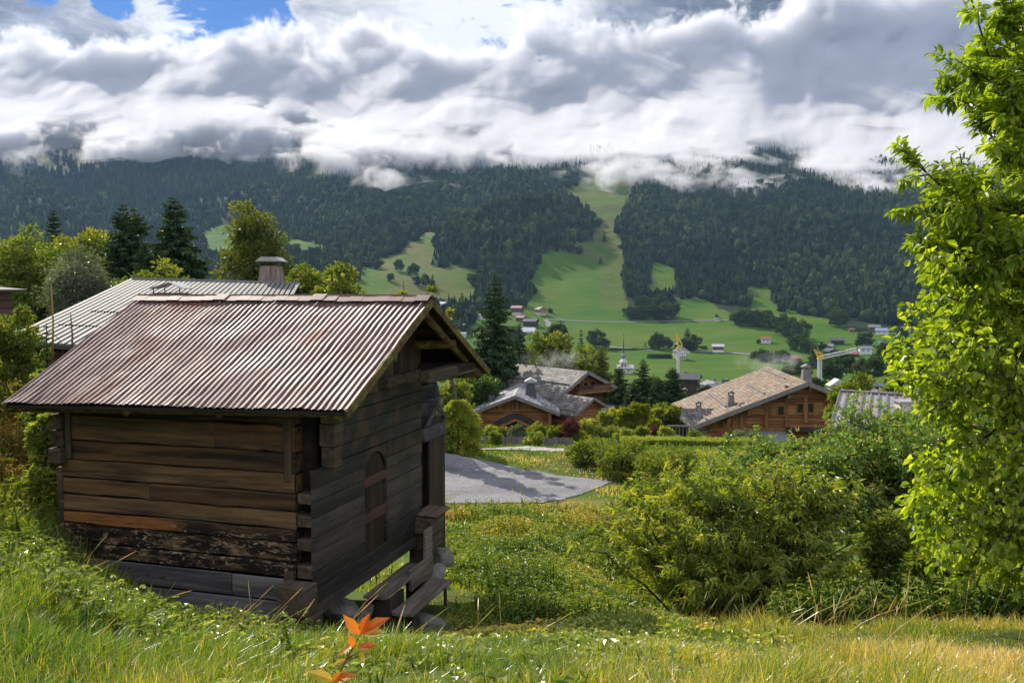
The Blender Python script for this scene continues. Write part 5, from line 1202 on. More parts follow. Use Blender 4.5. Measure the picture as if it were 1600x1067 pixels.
# ---------------------------------------------------------------- big bush in the middle, apple tree, tree at the right edge
def rosette_leaves(tips, dirs, rg, nl=(5, 8), L=.11, asp=.34, spread=.9, droop=.35, tv=None, kind=8, node=(1, 3), gap=.07):
    """compound sprays: leaflets fanned round the last nodes of each twig"""
    P, D, U, Ls, T = [], [], [], [], []
    for p, d_ in zip(tips, dirs):
        t0 = rg.random() * .45
        for q in range(rg.integers(*node) + 1):
            pp = p - d_ * q * gap + rg.normal(size=3) * .01; m = rg.integers(*nl); a0 = rg.random() * 6.28
            s1 = np.cross(d_, [0, 0, 1.0]); s1 /= max(np.linalg.norm(s1), 1e-6); s2 = np.cross(s1, d_)
            for k in range(m):
                a = a0 + k * 2 * PI / m + rg.normal() * .25; o = s1 * math.cos(a) + s2 * math.sin(a) * .6; dd = d_ * rg.uniform(.25, .8) + o * spread; dd[2] -= droop
                P.append(pp + o * .01); D.append(dd); U.append(np.array([0, 0, 1.0]) + rg.normal(size=3) * .35 + d_ * .2); Ls.append(L * rg.uniform(.6, 1.25)); T.append(t0 + rg.random() * .5)
    P, D, U, Ls, T = map(np.array, (P, D, U, Ls, T)); return leaf_geo(P, D, U, Ls, Ls * asp, T, .22, .28, kind)
def elder():
    rg = np.random.default_rng(17); x0, Y0 = 3.4, 13.2; z0 = zt1(x0, Y0); root = empty('elder_bush', (x0, Y0, z0), 0, 'huge arching green bush filling the middle right above the tall grass', 'bush')
    top = -2.62 - z0; mb = MB(); tips, dirs = [], []
    for k in range(76):
        a = rg.random() * 6.28; out = rg.uniform(.15, 1.0) ** .8; rx, ry = 2.35, 1.8
        e = np.array([math.cos(a) * rx * out, math.sin(a) * ry * out, top * (1.0 - .42 * out ** 3) * rg.uniform(.86, 1.0)])
        b0 = np.array([math.cos(a) * .5 * out, math.sin(a) * .4 * out, -.1]); mid = b0 * .4 + e * .6; mid[:2] = b0[:2] + (e[:2] - b0[:2]) * .42; mid[2] = e[2] * .8
        ts = np.linspace(0, 1, 7)[:, None]; path = (1 - ts) ** 2 * b0 + 2 * ts * (1 - ts) * mid + ts ** 2 * e; path[1:-1] += rg.normal(size=(5, 3)) * .05
        mb.tube(path, list(np.linspace(.028, .006, 7)), 5, cap=False)
        for q in range(17):
            f = rg.uniform(.25, 1.0); i = min(int(f * 6), 5); p = path[i] + (path[i + 1] - path[i]) * (f * 6 - i); d_ = rnd_dirs(1, rg)[0]; d_[2] = abs(d_[2]) * .5 + .1; d_ += np.array([math.cos(a), math.sin(a), 0]) * .5; d_ /= np.linalg.norm(d_)
            l = rg.uniform(.2, .55); e2 = p + d_ * l; e2[2] = max(e2[2] - .04, .05); mb.tube([p, p + d_ * l * .5 + [0, 0, .03], e2], [.007, .005, .003], 3, cap=False); tips.append(e2); dirs.append(d_)
            if q % 2: tips.append(p + d_ * l * .55); dirs.append(d_ + rg.normal(size=3) * .3)
    mb.build('stems', M['bark'], root, smooth=True)
    leaves_obj('foliage', [rosette_leaves(tips, [d_ / np.linalg.norm(d_) for d_ in dirs], rg, (5, 8), .125, .27, .85, .3, kind=4, node=(1, 3), gap=.08)], M['leaf_bush'], root)
elder()
def apple():
    rg = np.random.default_rng(23); x0, Y0 = 8.35, 17.5; z0 = zt1(x0, Y0); root = empty('apple_tree', (x0, Y0, z0), 0, 'spreading apple tree with small grey-green leaves behind the huge bush', 'tree')
    mb = MB(); tips = []
    tr = bend((0, 0, -.2), (.1, 0, 3.1), 0, 4, rg); mb.tube(tr, [.13, .11, .09, .08, .06], 8, cap=False)
    ends = [(-.2, 2.9), (-.8, 2.75), (-1.3, 2.5), (-2.0, 2.3), (-2.8, 2.1), (-3.6, 1.8), (.7, 3.0), (1.3, 2.6), (-1.4, 2.3), (-2.6, 2.0), (-.6, 2.6), (.3, 2.2), (1.6, 3.2), (-3.7, 2.1), (-2.0, 1.7), (1.0, 1.8), (-.9, 1.7), (-3.2, 1.5), (-.3, 3.0), (.9, 3.3), (1.9, 3.4)]
    for k, (ex, ez) in enumerate(ends * 2 + [(q[0], q[1] * .45) for q in ends]):
        e = np.array([ex + rg.normal() * .25, rg.uniform(-1.9, 1.9), ez * 1.04 + .55 + rg.normal() * .2]); b0 = tr[rg.integers(2, 5)]; path = bend(b0, e, .2, 6, rg); mb.tube(path, list(np.linspace(.045, .006, 7)), 5, cap=False)
        for q in range(24):
            f = rg.uniform(.3, 1.0); i = min(int(f * 6), 5); p = path[i] + (path[i + 1] - path[i]) * (f * 6 - i); d_ = rnd_dirs(1, rg)[0]; d_[2] += .35; l = rg.uniform(.2, .5); e2 = p + d_ * l
            mb.tube([p, p + d_ * l * .5, e2], [.007, .005, .003], 3, cap=False)
            for w_ in (.35, .6, .85, 1.0): tips.append(p + d_ * l * w_)
    mb.build('trunk', M['bark'], root, smooth=True)
    T = np.array(tips); leaves_obj('crown', [clumps(T, .10, 11, .085, .55, rg, np.array([-.8, 0, 2.0]), .25, 1.0, 8, .3)], M['leaf_apple'], root)
apple()
def right_tree():
    rg = np.random.default_rng(31); x0, Y0 = 5.7, 7.6; z0 = zt1(x0, Y0); root = empty('ash_tree', (x0, Y0, z0), 0, 'tall sunlit tree with bright yellow-green leaves filling the right edge', 'tree')
    mb = MB(); tr = bend((0, 0, -.3), (.3, 0, 9.0), 0, 8); tr[1:-1, 0] += .10 * np.sin(np.arange(7) * 1.3); tr[1:-1, 1] += .08 * np.cos(np.arange(7) * 1.1); mb.tube(tr, list(np.linspace(.17, .06, 9)), 9, cap=False)
    tips, dirs = [], []; tips2 = []
    def limb(e, b0, n, lr, r0=.035, sag=.1, big=True, sd=.45):
        path = bend(b0, e, sag, 7, rg); mb.tube(path, list(np.linspace(r0, .006, 8)), 6, cap=False); ax = unit(np.array(e) - np.array(b0))
        for q in range(n):
            f = rg.uniform(.22, 1.0) ** .8; i = min(int(f * 7), 6); p = path[i] + (path[i + 1] - path[i]) * (f * 7 - i); d_ = unit(ax * .8 + rnd_dirs(1, rg)[0] * .9 + [0, 0, .15]); l = rg.uniform(*lr) * (1.15 - .5 * f); e2 = p + d_ * l
            mb.tube([p, p + d_ * l * .55 + [0, 0, .02], e2], [.007, .005, .003], 4, cap=False)
            if big: tips.append(e2); dirs.append(d_); tips.append(p + d_ * l * .6); dirs.append(d_)
            else:
                for w_ in (.3, .55, .8, 1.0): tips2.append(p + d_ * l * w_ + rg.normal(size=3) * .02)
        if big: tips.append(path[-1]); dirs.append(ax)
    def E(px, py, Y=None): 
        p = at(px, py, Y or Y0); return np.array([p.x - x0, p.y - Y0, p.z - z0])
    # upper ash-like limbs reaching left, as seen against cloud and mountain
    for (px, py, Y) in ((1495, 108, 7.6), (1520, 120, 7.2), (1425, 250, 7.4), (1445, 285, 7.8), (1432, 380, 7.4), (1440, 330, 7.5), (1520, 190, 7.9), (1560, 20, 7.6), (1535, 60, 8.0), (1575, 95, 7.3), (1550, 160, 7.8), (1500, 240, 7.9), (1520, 300, 7.0), (1475, 340, 7.7), (1480, 400, 7.5),
                        (1550, 230, 7.2), (1570, 330, 7.8), (1585, 10, 7.9), (1590, 150, 7.2), (1540, 380, 7.1), (1600, 260, 7.5), (1512, -20, 7.5), (1560, -60, 7.9)):
        e = E(px, py, Y); b0 = tr[min(8, max(2, int((e[2] - 1.2) / 9.3 * 8)))]; limb(e, b0, 15 + int(abs(e[0] - b0[0]) * 7), (.14, .42), .03, .1)
    # lower, darker, smaller rounded leaves hanging to the grass
    for k in range(104):
        py = rg.uniform(400, 935); lim = np.interp(py, [400, 480, 520, 600, 700, 760, 820, 900, 940], [1455, 1432, 1428, 1420, 1450, 1440, 1435, 1490, 1540]); px = rg.uniform(lim, 1700) if k % 3 else lim + rg.uniform(0, 25)
        e = E(px, py, rg.uniform(6.8, 8.8)); zb = min(max(e[2] * .8 + 1.0, 1.0), 6); b0 = tr[int(zb / 9.3 * 8)]; limb(e, b0, 14, (.15, .42), .022, .25, False)
    for k in range(16):                       # the side of the crown turned away from the hut
        zc = rg.uniform(2.2, 9.3); a = rg.uniform(-1.2, 1.2); e = np.array([math.cos(a) * rg.uniform(1.0, 2.3), math.sin(a) * 1.8, zc]); b0 = tr[min(8, max(2, int((zc - .8) / 9.3 * 8)))]
        limb(e, b0, 16, (.15, .45), .03, .15, zc > 5)
    mb.build('trunk', M['bark'], root, smooth=True)
    leaves_obj('crown', [rosette_leaves(tips, dirs, rg, (5, 8), .108, .36, .8, .3, kind=8, node=(1, 3), gap=.06), clumps(np.array(tips2), .08, 5, .068, .72, rg, np.array([.5, 0, 3.0]), .55, 1.0, 8, .28)], M['leaf_ash'], root)
right_tree()
spruce(1405, 512, 52, 62, 'dark spruce half hidden behind the sunlit tree at right', 98, levels=30)
bl(1340, 575, 60, 80, 'olive leafy tree behind the grey seamed roof', 99, M['leaf_mid'], 80, 60, .26, low=.1)
bl(1392, 590, 56, 70, 'green leafy tree next to the half hidden spruce', 100, M['leaf_mid'], 80, 60, .26, low=.1)
# small spruce, saplings and shrubs on the left bank
spruce(72, 505, 14.5, 70, 'young spruce growing against the left edge of the hut roof', 101, levels=22, spray=14)
for k, (px, py, pb, Y, wp, mt, lb) in enumerate([(22, 470, 600, 15.5, 80, 'leaf_mid', 'leafy yellow-green shrub on the bank at the left edge'), (75, 640, 760, 11.6, 54, 'leaf_bush', 'shrub with glossy leaves touching the left corner of the hut'), (60, 720, 860, 11.2, 64, 'leaf_bush', 'dark leafy shrub at the foot of the left hut corner')]):
    shrub(px, py, pb, Y, wp, lb, 110 + k, M[mt], .075, 1.5)
for k, (px, py, pb, Y, wp, mt, lb) in enumerate([(1395, 800, 930, 12.5, 90, 'leaf_mid', 'loose green shrub just right of the huge arching bush'), (1468, 850, 960, 11.5, 110, 'leaf_mid', 'yellow-green shrub under the drooping branches of the sunlit tree'), (1560, 880, 990, 10.8, 110, 'leaf_bush', 'low leafy shrub at the right edge behind the grass'), (1320, 880, 950, 11.6, 80, 'leaf_bush', 'low dark leafy shrub in front of the right end of the huge bush')]):
    shrub(px, py, pb, Y, wp, lb, 130 + k, M[mt], .075, 1.5)
def sapling(px, py0, py1, Y, label, mat):
    a, b_ = at(px, py1, Y), at(px - 2, py0, Y); o = MB().tube([a, a.lerp(b_, .5) + Vector((.02, 0, 0)), b_], [.018, .014, .006], 6, .6).build('bare_sapling', mat, None, True); tag(o, label, 'sapling')
m_or = mat_plain('orange_bark', (0.25, 0.12, 0.03), (0.45, 0.26, 0.07), 6, .7, .3); m_rd = mat_plain('reddish_bark', (0.08, 0.03, 0.025), (0.2, 0.09, 0.07), 6, .7, .3)
sapling(82, 445, 560, 14, 'thin bare orange sapling standing in front of the farmhouse roof', m_or); sapling(112, 488, 560, 13.5, 'thin bare reddish sapling beside the hut roof edge', m_rd)

# ---------------------------------------------------------------- grass and weeds
def grass_field(name, regions, label):
    rg = np.random.default_rng(2); G = []
    for (n, y0, y1, hl, wl, seg, mn) in regions:
        Y = np.sqrt(rg.random(n) * (y1 ** 2 - y0 ** 2) + y0 ** 2); u = rg.uniform(-.70, .70, n); X = u * Y
        hx, hy = X + 2.178, Y - 9.5; c, s_ = math.cos(-ROT), math.sin(-ROT); lx = c * hx - s_ * hy; ly = s_ * hx + c * hy
        inh = (lx > -LW - .02) & (lx < .02) & (ly > -.02) & (ly < 4.3)
        dens = fbm(X / .8, Y / .8, 3, 41)
        lim = np.where(Y > 24, 50, np.interp(X, [-8, -3, 0.8, 2.6, 4.0, 8], [30, 30, 30, 12.5, 11.0, 10.4]))
        k = ~inh & (rg.random(n) < 1.0 + dens * .8) & (Y < lim + dens) & ~(inpoly(X + fbm(X * 1.5, Y * 1.5, 2, 61) * .7, Y + fbm(X * 1.5, Y * 1.5, 2, 62) * .7, LOT) & (rg.random(n) < .985)) & (zt(X, Y) < -.25 * Y * .0 + 9)
        k &= ~((lx > 0) & (lx < .8) & (ly > 1.0) & (ly < 2.6))
        X, Y = X[k], Y[k]; m = len(X)
        cl = fbm(X / .45, Y / .45, 3, 55); lean = fbm(X / 2.1, Y / 2.1, 2, 65) * 5 + .9
        h = rg.uniform(*hl, m) * np.clip(1 + cl * 1.5, .3, 2) * np.clip(.74 + fbm(X / 2.6, Y / 2.6, 2, 75) * 1.2, .35, 1.4)
        shade = np.exp(-((X + 1.5) / 3.5) ** 2 - ((Y - 7.6) / 2.0) ** 2) 
        h *= 1 - .66 * np.exp(-((X + 1.5) / 2.4) ** 4 - ((Y - 8.6) / 1.9) ** 4)
        a = lean + rg.normal(size=m) * 1.5; ln = rg.uniform(.1, .95, m) ** 1.2; d_ = np.stack([np.cos(a), np.sin(a), 0 * a], 1); P0 = np.stack([X, Y, zt(X, Y) - .03], 1)
        wv = rg.uniform(*wl, m); sa = rg.random(m) * 6.28; S = np.stack([np.cos(sa), np.sin(sa), 0 * sa], 1)
        rows = []; ts = np.linspace(0, 1, seg + 1)
        for t in ts[:-1]:
            c_ = P0 + d_ * (ln * h * t ** 2)[:, None]; c_[:, 2] += h * (t - .32 * ln * t ** 2.5); ww = (wv * (1 - t * .65) * .5)[:, None]; rows += [c_ + S * ww, c_ - S * ww]
        tp = P0 + d_ * (ln * h)[:, None]; tp[:, 2] += h * (1 - .32 * ln); rows.append(tp); nv = len(rows); V = np.stack(rows, 1).reshape(-1, 3); b = np.arange(m)[:, None] * nv
        Fc = []
        for q in range(seg - 1): Fc += [b + [2 * q, 2 * q + 1, 2 * q + 3], b + [2 * q, 2 * q + 3, 2 * q + 2]]
        Fc.append(b + [nv - 3, nv - 2, nv - 1])
        yel = fbm(X / 1.7, Y / 1.7, 3, 85) * .55 + np.where(X > .3, .14, -.02) + .75 * np.exp(-((X + 8.6) / 3.0) ** 2 - ((Y - 14.5) / 4.0) ** 2) + .3 * np.exp(-((X - .4) / 1.2) ** 2 - ((Y - 13.2) / 2) ** 2) - .22 * np.exp(-((X + 1.2) / 2.2) ** 2 - ((Y - 7.2) / 2.2) ** 2)
        t = np.clip(.52 + yel + rg.normal(size=m) * .17 + (rg.random(m) < .05) * .4, 0, 1); G.append((V, np.concatenate(Fc), np.repeat(t, nv)))
    tag(leaves_obj(name, G, M['grass'], None), label, 'grass', kind='stuff')
grass_field('grass', [(150000, 3.0, 6.5, (.08, .27), (.004, .009), 4, 0), (170000, 6.0, 11.5, (.10, .34), (.006, .012), 3, 0), (70000, 11, 20, (.14, .4), (.010, .022), 2, 0), (50000, 20, 32, (.12, .34), (.02, .045), 2, 0), (75000, 32, 44.5, (.08, .26), (.025, .05), 2, 0)], 'long wind-bent green and yellow grass covering the slope round the hut')
def far_grass():
    rg = np.random.default_rng(12); n = 45000; Y = rg.uniform(42.5, 62, n); X = rg.uniform(-.35, .55, n) * Y; k = ~((Y > 44.8) & (Y < 50) & (X < 4)) ; X, Y = X[k], Y[k]; m = len(X)
    P = np.stack([X, Y, zt(X, Y) - .02], 1); D = rg.normal(size=(m, 3)) * .35 + [0, 0, 1]; L = rg.uniform(.06, .24, m) * (1 + fbm(X, Y, 2, 3))
    tag(leaves_obj('rough_grass', [leaf_geo(P, D, rnd_dirs(m, rg), L, L * .18, np.clip(.33 + fbm(X / 2, Y / 2, 3, 5) * .6 + rg.normal(size=m) * .15, 0, 1))], M['grass']), 'rough grass along the pale path below the chalets', 'grass', kind='stuff')
far_grass()
def seeds():
    rg = np.random.default_rng(77); b = MB(); spots = [(rg.uniform(-.6, .6), rg.uniform(4, 10)) for _ in range(70)] + [(-.33, 6.2), (-.3, 6.0), (-.35, 6.1)] * 3 + [(rg.uniform(.2, .5), rg.uniform(8.6, 10)) for _ in range(50)]
    for u, Y in spots:
        x = u * Y; 
        if -5.8 < x < -1.2 and Y > 7.9: continue
        z = zt1(x, Y); a = rg.normal() * .7 + .3; h = rg.uniform(.25, .55); l = rg.uniform(.05, .4); p = [Vector((x + math.cos(a) * l * t * t, Y + math.sin(a) * l * t * t, z + h * (t - .2 * t * t))) for t in np.linspace(0, 1, 6)]
        b.tube(p, [.0025, .0022, .002, .0018, .0016, .001], 3, rg.uniform(.7, 1), False); q = p[-1]; d_ = (p[-1] - p[-2]).normalized(); b.tube([q - d_ * .02, q + d_ * .03, q + d_ * .08, q + d_ * .13], [.0015, .0038, .0033, .001], 4, rg.uniform(.45, .95), False)
    tag(b.build('seed_heads', M['grass']), 'pale seed-headed stalks nodding above the grass', 'grass', kind='stuff')
seeds()
def weeds(name, spots, label, mat, hr_, L, seed, rows=5, asp=.5):
    """clumps of upright leafy herbs: stalks with leaves in pairs"""
    rg = np.random.default_rng(seed); P, D, U, Ls, T = [], [], [], [], []; X, Y = np.array(spots).T; n = len(X); Z = zt(X, Y)
    h = rg.uniform(*hr_, n) * (1 + fbm(X / 1.2, Y / 1.2, 3, seed) * .9); tc = rg.random(n) * .3 + fbm(X / 2, Y / 2, 3, seed + 3) * .7 + .12; lx = rg.normal(size=n) * .12; ly = rg.normal(size=n) * .12
    for k in range(rows):
        f = (k + .6) / rows
        for s_ in range(3):
            a = rg.random(n) * 6.28; d_ = np.stack([np.cos(a), np.sin(a), rg.uniform(-.35, .45, n)], 1); P.append(np.stack([X + lx * h * f, Y + ly * h * f, Z + h * f], 1)); D.append(d_); U.append(np.tile([0, 0, 1.0], (n, 1)) + rg.normal(size=(n, 3)) * .3); Ls.append(L * rg.uniform(.6, 1.2, n) * (1.15 - .5 * f)); T.append(tc + rg.random(n) * .45)
    st = leaf_geo(np.stack([X, Y, Z - .02], 1), np.stack([lx, ly, np.ones(n)], 1), rnd_dirs(n, rg), h * 1.05, np.full(n, .012 + L * .05), tc * .5)
    P, D, U, Ls, T = map(np.concatenate, (P, D, U, Ls, T)); tag(leaves_obj(name, [leaf_geo(P, D, U, Ls, Ls * asp, T, .2, .3), st], mat), label, 'weeds', kind='stuff')
def scatter(n, fn, seed):
    rg = np.random.default_rng(seed); out = []
    while len(out) < n:
        x, y = fn(rg)
        hx, hy = x + 2.178, y - 9.5; c, s_ = math.cos(-ROT), math.sin(-ROT); lx = c * hx - s_ * hy; ly = s_ * hx + c * hy
        if -LW < lx < .75 and 0 < ly < 4.2: continue
        if y < 3.5 or rg.random() > .62 + 1.3 * float(fbm(np.array([x / 1.6]), np.array([y / 1.6]), 3, seed + 9)[0]): continue
        out.append((x, y))
    return out
weeds('weeds', scatter(9000, lambda r: ((lambda y: (r.uniform(-.1, .30) * y, y))(r.uniform(14.5, 31))), 1), 'yellow-green herb thicket between the hut and the gravel lot', M['weed'], (.15, .42), .12, 201)
weeds('nettles', scatter(1500, lambda r: ((lambda t: (-5.6 + 3.2 * t + r.normal() * .3, 10.05 - 1.3 * t + r.normal() * .25 - .45))(r.random())), 2), 'dark green nettles growing along the foot of the long hut wall', M['leaf_bush'], (.12, .30), .085, 202, 5)
weeds('bank_weeds', scatter(2600, lambda r: (r.uniform(-11.5, -5.4), r.uniform(8.5, 19)), 3), 'leafy herbs on the bank left of the hut', M['leaf_mid'], (.2, .6), .10, 203)
weeds('low_herbs', scatter(2600, lambda r: ((lambda y: (r.normal(-.02, .16) * y, y))(r.normal(6.9, 1.5))), 4), 'low broad-leaved herbs in the shaded grass in front of the hut', M['leaf_bush'], (.05, .16), .07, 204, 2, .7)
weeds('undergrowth', scatter(4200, lambda r: ((lambda y: (r.uniform(.30, .62) * y, y))(r.uniform(10.2, 15))), 5), 'leafy undergrowth below the trees at the right edge', M['weed'], (.35, .85), .10, 205, 7)
weeds('meadow_herbs', scatter(2600, lambda r: ((lambda y: (r.normal(.10, .10) * y, y))(r.uniform(10.5, 16))), 6), 'tall yellow-green herbs left of the huge bush', M['weed'], (.12, .34), .08, 206, 5)
weeds('slope_herbs', scatter(1500, lambda r: ((lambda y: (r.uniform(-.60, -.26) * y, y))(r.uniform(5.6, 9.2))), 7), 'broad-leaved herbs mixed in the bright grass in front of the hut', M['leaf_bush'], (.1, .32), .075, 207, 4, .6)
weeds('gold_weeds', scatter(2600, lambda r: ((lambda y: (r.uniform(-.64, -.50) * y, y))(r.uniform(11.5, 19))), 8), 'dry golden weeds on the bank beyond the left corner of the hut', M['dry_weed'], (.2, .6), .08, 208, 4, .35)
# orange-leaved sprig
def sprig():
    m, g = newmat('orange_leaf'); t = g.attr('tint').outputs['Fac']; c = g.ramp(t, [(0, (0.58, 0.11, 0.015)), (.5, (0.72, 0.24, 0.015)), (1, (0.55, 0.42, 0.04))])
    fin(g, g.n('ShaderNodeMixShader', {0: .5, 1: pbr(g, c, .35, None, .5), 2: g.n('ShaderNodeBsdfTranslucent', {'Color': c}).outputs[0]}).outputs[0])
    root = empty('orange_sprig', at(520, 1085, 3.6), 0, 'slender young shoot with orange and yellow leaves in front of the hut steps', 'sprig'); O = root.location
    p = [at(a, b_, 3.6) - O for a, b_ in ((505, 1110), (524, 1062), (541, 1030), (555, 1005), (565, 988))]
    MB().tube(p, [.0045, .004, .0035, .003, .002], 6, .5).build('stem', m_rd, root, True)
    MB().tube([p[2], at(560, 1018, 3.58) - O], [.003, .002], 5, .5).build('stem', m_rd, root, True)
    lv = [((562, 992), (541, 968), 1, .3), ((564, 990), (572, 966), 1, .05), ((566, 990), (598, 968), 1, .15), ((568, 992), (594, 988), .9, 1), ((555, 1006), (530, 1022), 1, .75), ((556, 1012), (545, 998), .8, .3), ((560, 1012), (582, 1010), .9, .1), ((562, 1018), (568, 1034), .9, .95), ((541, 1030), (524, 1040), .6, .9), ((522, 1064), (486, 1052), .9, .9), ((524, 1062), (550, 1056), .9, .2), ((520, 1068), (530, 1054), .8, .4)]
    rg = np.random.default_rng(5); P = np.array([tuple(at(a[0], a[1], 3.6) - O) for a, b_, w_, t in lv]); Q = np.array([tuple(at(b_[0], b_[1], 3.57) - O) for a, b_, w_, t in lv])
    L = np.linalg.norm(Q - P, axis=1); V, Fc, T = leaf_geo(P, Q - P + [0, 0, .012], np.tile([0.1, -.6, .8], (len(lv), 1)) + rg.normal(size=(len(lv), 3)) * .15, L * 1.15, L * .5, np.array([q[3] for q in lv]), .1, .25, 8)
    np_obj('leaves', V, Fc, m, root, False, {'tint': T})
sprig()
# ---------------------------------------------------------------- valley: houses, church, cranes, trees
M['v_dark'] = mat_plain('dark_house_wood', (0.022, 0.014, 0.010), (0.065, 0.04, 0.028), .6, .8, .3)
M['v_brown'] = mat_plain('brown_house_wood', (0.08, 0.04, 0.02), (0.19, 0.10, 0.055), .6, .8, .3)
M['v_orange'] = mat_plain('golden_house_wood', (0.22, 0.10, 0.035), (0.42, 0.21, 0.08), .6, .8, .3)
M['v_white'] = mat_plain('white_house_wall', (0.5, 0.49, 0.46), (0.7, 0.69, 0.66), .5, .9, .2)
M['v_cream'] = mat_plain('cream_house_wall', (0.42, 0.36, 0.26), (0.58, 0.52, 0.40), .5, .9, .2)
M['r_grey'] = mat_plain('grey_slate_roof', (0.11, 0.115, 0.13), (0.24, 0.25, 0.28), .8, .6, .3)
M['r_dark'] = mat_plain('dark_slate_roof', (0.04, 0.042, 0.052), (0.11, 0.115, 0.13), .8, .6, .3)
M['r_red'] = mat_plain('red_tile_roof', (0.16, 0.06, 0.045), (0.32, 0.13, 0.10), .8, .8, .3)
M['r_pink'] = mat_plain('faded_pink_roof', (0.24, 0.14, 0.12), (0.40, 0.27, 0.24), .8, .8, .3)
M['r_pale'] = mat_plain('pale_metal_roof', (0.34, 0.36, 0.40), (0.52, 0.54, 0.57), .8, .5, .2)
M['r_blue'] = mat_plain('blue_grey_roof', (0.14, 0.20, 0.30), (0.26, 0.33, 0.45), .8, .5, .2)
def vhouse(px, pyb, Y, wpx, hpx, rot, wall, roof, label, base=None, long=1.3, pitch=.45, winz=None, name='house', cat='house', ridge_up=False, win=True):
    """small gable house; (px, pyb) middle of its foot, wpx x hpx its size in the photograph"""
    Y = hit(px, pyb) if Y > 400 else Y
    wd = wpx / F * Y; ht = hpx / F * Y; p = at(px, pyb, Y); gz = zt1(p.x, Y); root = empty(name, (p.x, Y, p.z), math.radians(rot), label, cat)
    s = abs(math.sin(math.radians(rot))); c = abs(math.cos(math.radians(rot))); a = wd / (c + s * long) / 2 * .92; L = a * 2 * long; rise = a * pitch; we = max(ht - rise - a * .15, ht * .35); dn = min(gz - p.z, 0) - 1.5
    ov = a * .22; mid = we * .45 if base else 0
    MB().prism([(-a, 0, max(mid, dn) if base else dn), (a, 0, mid if base else dn), (a, 0, we), (0, 0, we + rise), (-a, 0, we)], (0, L, 0), .5).build('wall', wall, root)
    if base: MB().prism([(-a + .05, .05, dn), (a - .05, .05, dn), (a - .05, .05, mid), (-a + .05, .05, mid)], (0, L - .1, 0), .5).build('ground_floor', base, root)
    for sg in (-1, 1):
        z1 = we - ov * pitch; MB().prism([(0, -ov, we + rise + .25), (sg * (a + ov), -ov, z1 + .25), (sg * (a + ov), -ov, z1), (0, -ov, we + rise)], (0, L + 2 * ov, 0), .5).build('roof', roof, root)
    MB().box((a * .3, L * .5, we + rise * .5), (a * .3 + .8, L * .5 + .8, we + rise + .9)).build('chimney', M['stone'], root)
    if win:
        for zf in ((.18, .62) if base else (.5,)):
            for k in (-.6, 0, .6): 
                q = MB().box((k * a - .45, -.06, we * zf), (k * a + .45, .05, we * zf + 1.1)); q.build('window', M['glass'], root)
        for k in (.25, .7):
            MB().box((a - .05, L * k, we * .5), (a + .06, L * k + .9, we * .5 + 1.1)).build('window', M['glass'], root); MB().box((-a - .06, L * k, we * .5), (-a + .05, L * k + .9, we * .5 + 1.1)).build('window', M['glass'], root)
        if base: MB().box((-a * .95, -1.0, mid), (a * .95, -.02, mid + .12)).build('balcony', wall, root)
    return root
V = vhouse
V(848, 493, 870, 19, 14, 25, M['v_orange'], M['r_dark'], 'golden wooden house with white ground floor at the meadow edge left of the ski slope', M['v_white'], 1.0, .5)
V(816, 494, 850, 22, 17, 65, M['v_brown'], M['r_pink'], 'house with a long faded pink roof left of the golden wooden house', M['v_cream'])
V(820, 503, 800, 18, 10, 60, M['v_brown'], M['r_pink'], 'lower faded roofed house just below the long pink roof')
V(839, 510, 780, 26, 13, 70, M['v_dark'], M['r_dark'], 'dark wooden house below the golden house beside the lane')
V(834, 520, 740, 32, 9, 88, M['v_white'], M['r_pale'], 'long low building with pale metal roof above the leafy treetops')
V(738, 491, 880, 18, 14, 20, M['v_brown'], M['r_dark'], 'brown chalet between the small spruces and the tall central spruce', M['v_white'])
V(716, 498, 820, 18, 11, 10, M['v_dark'], M['r_dark'], 'dark gabled house above the long cream building')
V(723, 508, 760, 26, 9, 85, M['v_cream'], M['r_pale'], 'long cream building with a flat pale roof')
V(726, 518, 700, 24, 13, 60, M['v_dark'], M['r_dark'], 'dark blue-black house below the long cream building')
V(696, 485, 860, 20, 14, 70, M['v_white'], M['r_pale'], 'white house with a pale roof just right of the hut peak')
V(728, 527, 660, 22, 9, 80, M['v_white'], M['r_grey'], 'pale house lowest of the group right of the hut roof')
V(755, 500, 700, 16, 10, 30, M['v_white'], M['r_grey'], 'pale house glimpsed left of the tall central spruce')
V(1130, 551, 850, 20, 14, 80, M['v_brown'], M['r_pale'], 'isolated brown house with pale roof and white base standing on the green meadow', M['v_white'])
V(1122, 502, 1010, 9, 6, 0, M['v_white'], M['r_dark'], 'tiny white gabled barn at the far end of the meadow road', name='barn', cat='barn')
V(1204, 536, 900, 18, 10, 75, M['v_white'], M['r_red'], 'white house with a red roof at the right of the meadow')
V(1066, 562, 790, 20, 17, 20, M['v_white'], M['r_dark'], 'white and dark house behind the first yellow crane', M['v_cream'])
V(1062, 546, 800, 12, 10, 10, M['v_dark'], M['r_dark'], 'dark gabled house behind the top of the first crane')
V(1238, 562, 640, 18, 10, 70, M['v_dark'], M['r_dark'], 'dark house with bluish roof left of the second crane')
V(1251, 566, 620, 18, 10, 80, M['v_brown'], M['r_red'], 'brown house with orange roof edge beside the dark bluish-roofed house')
V(1318, 538, 800, 24, 11, 75, M['v_dark'], M['r_dark'], 'dark wooden chalet on the slope at right, uppermost of the dark pair', M['v_dark'])
V(1300, 547, 760, 24, 11, 75, M['v_dark'], M['r_grey'], 'dark wooden chalet with grey roof below the uppermost dark one')
V(1303, 553, 720, 20, 9, 10, M['v_dark'], M['r_dark'], 'small dark gabled barn in front of the grey-roofed dark chalet', name='barn', cat='barn')
V(1361, 553, 750, 22, 13, 78, M['v_white'], M['r_grey'], 'white and brown chalet with balconies above the second crane jib', M['v_white'])
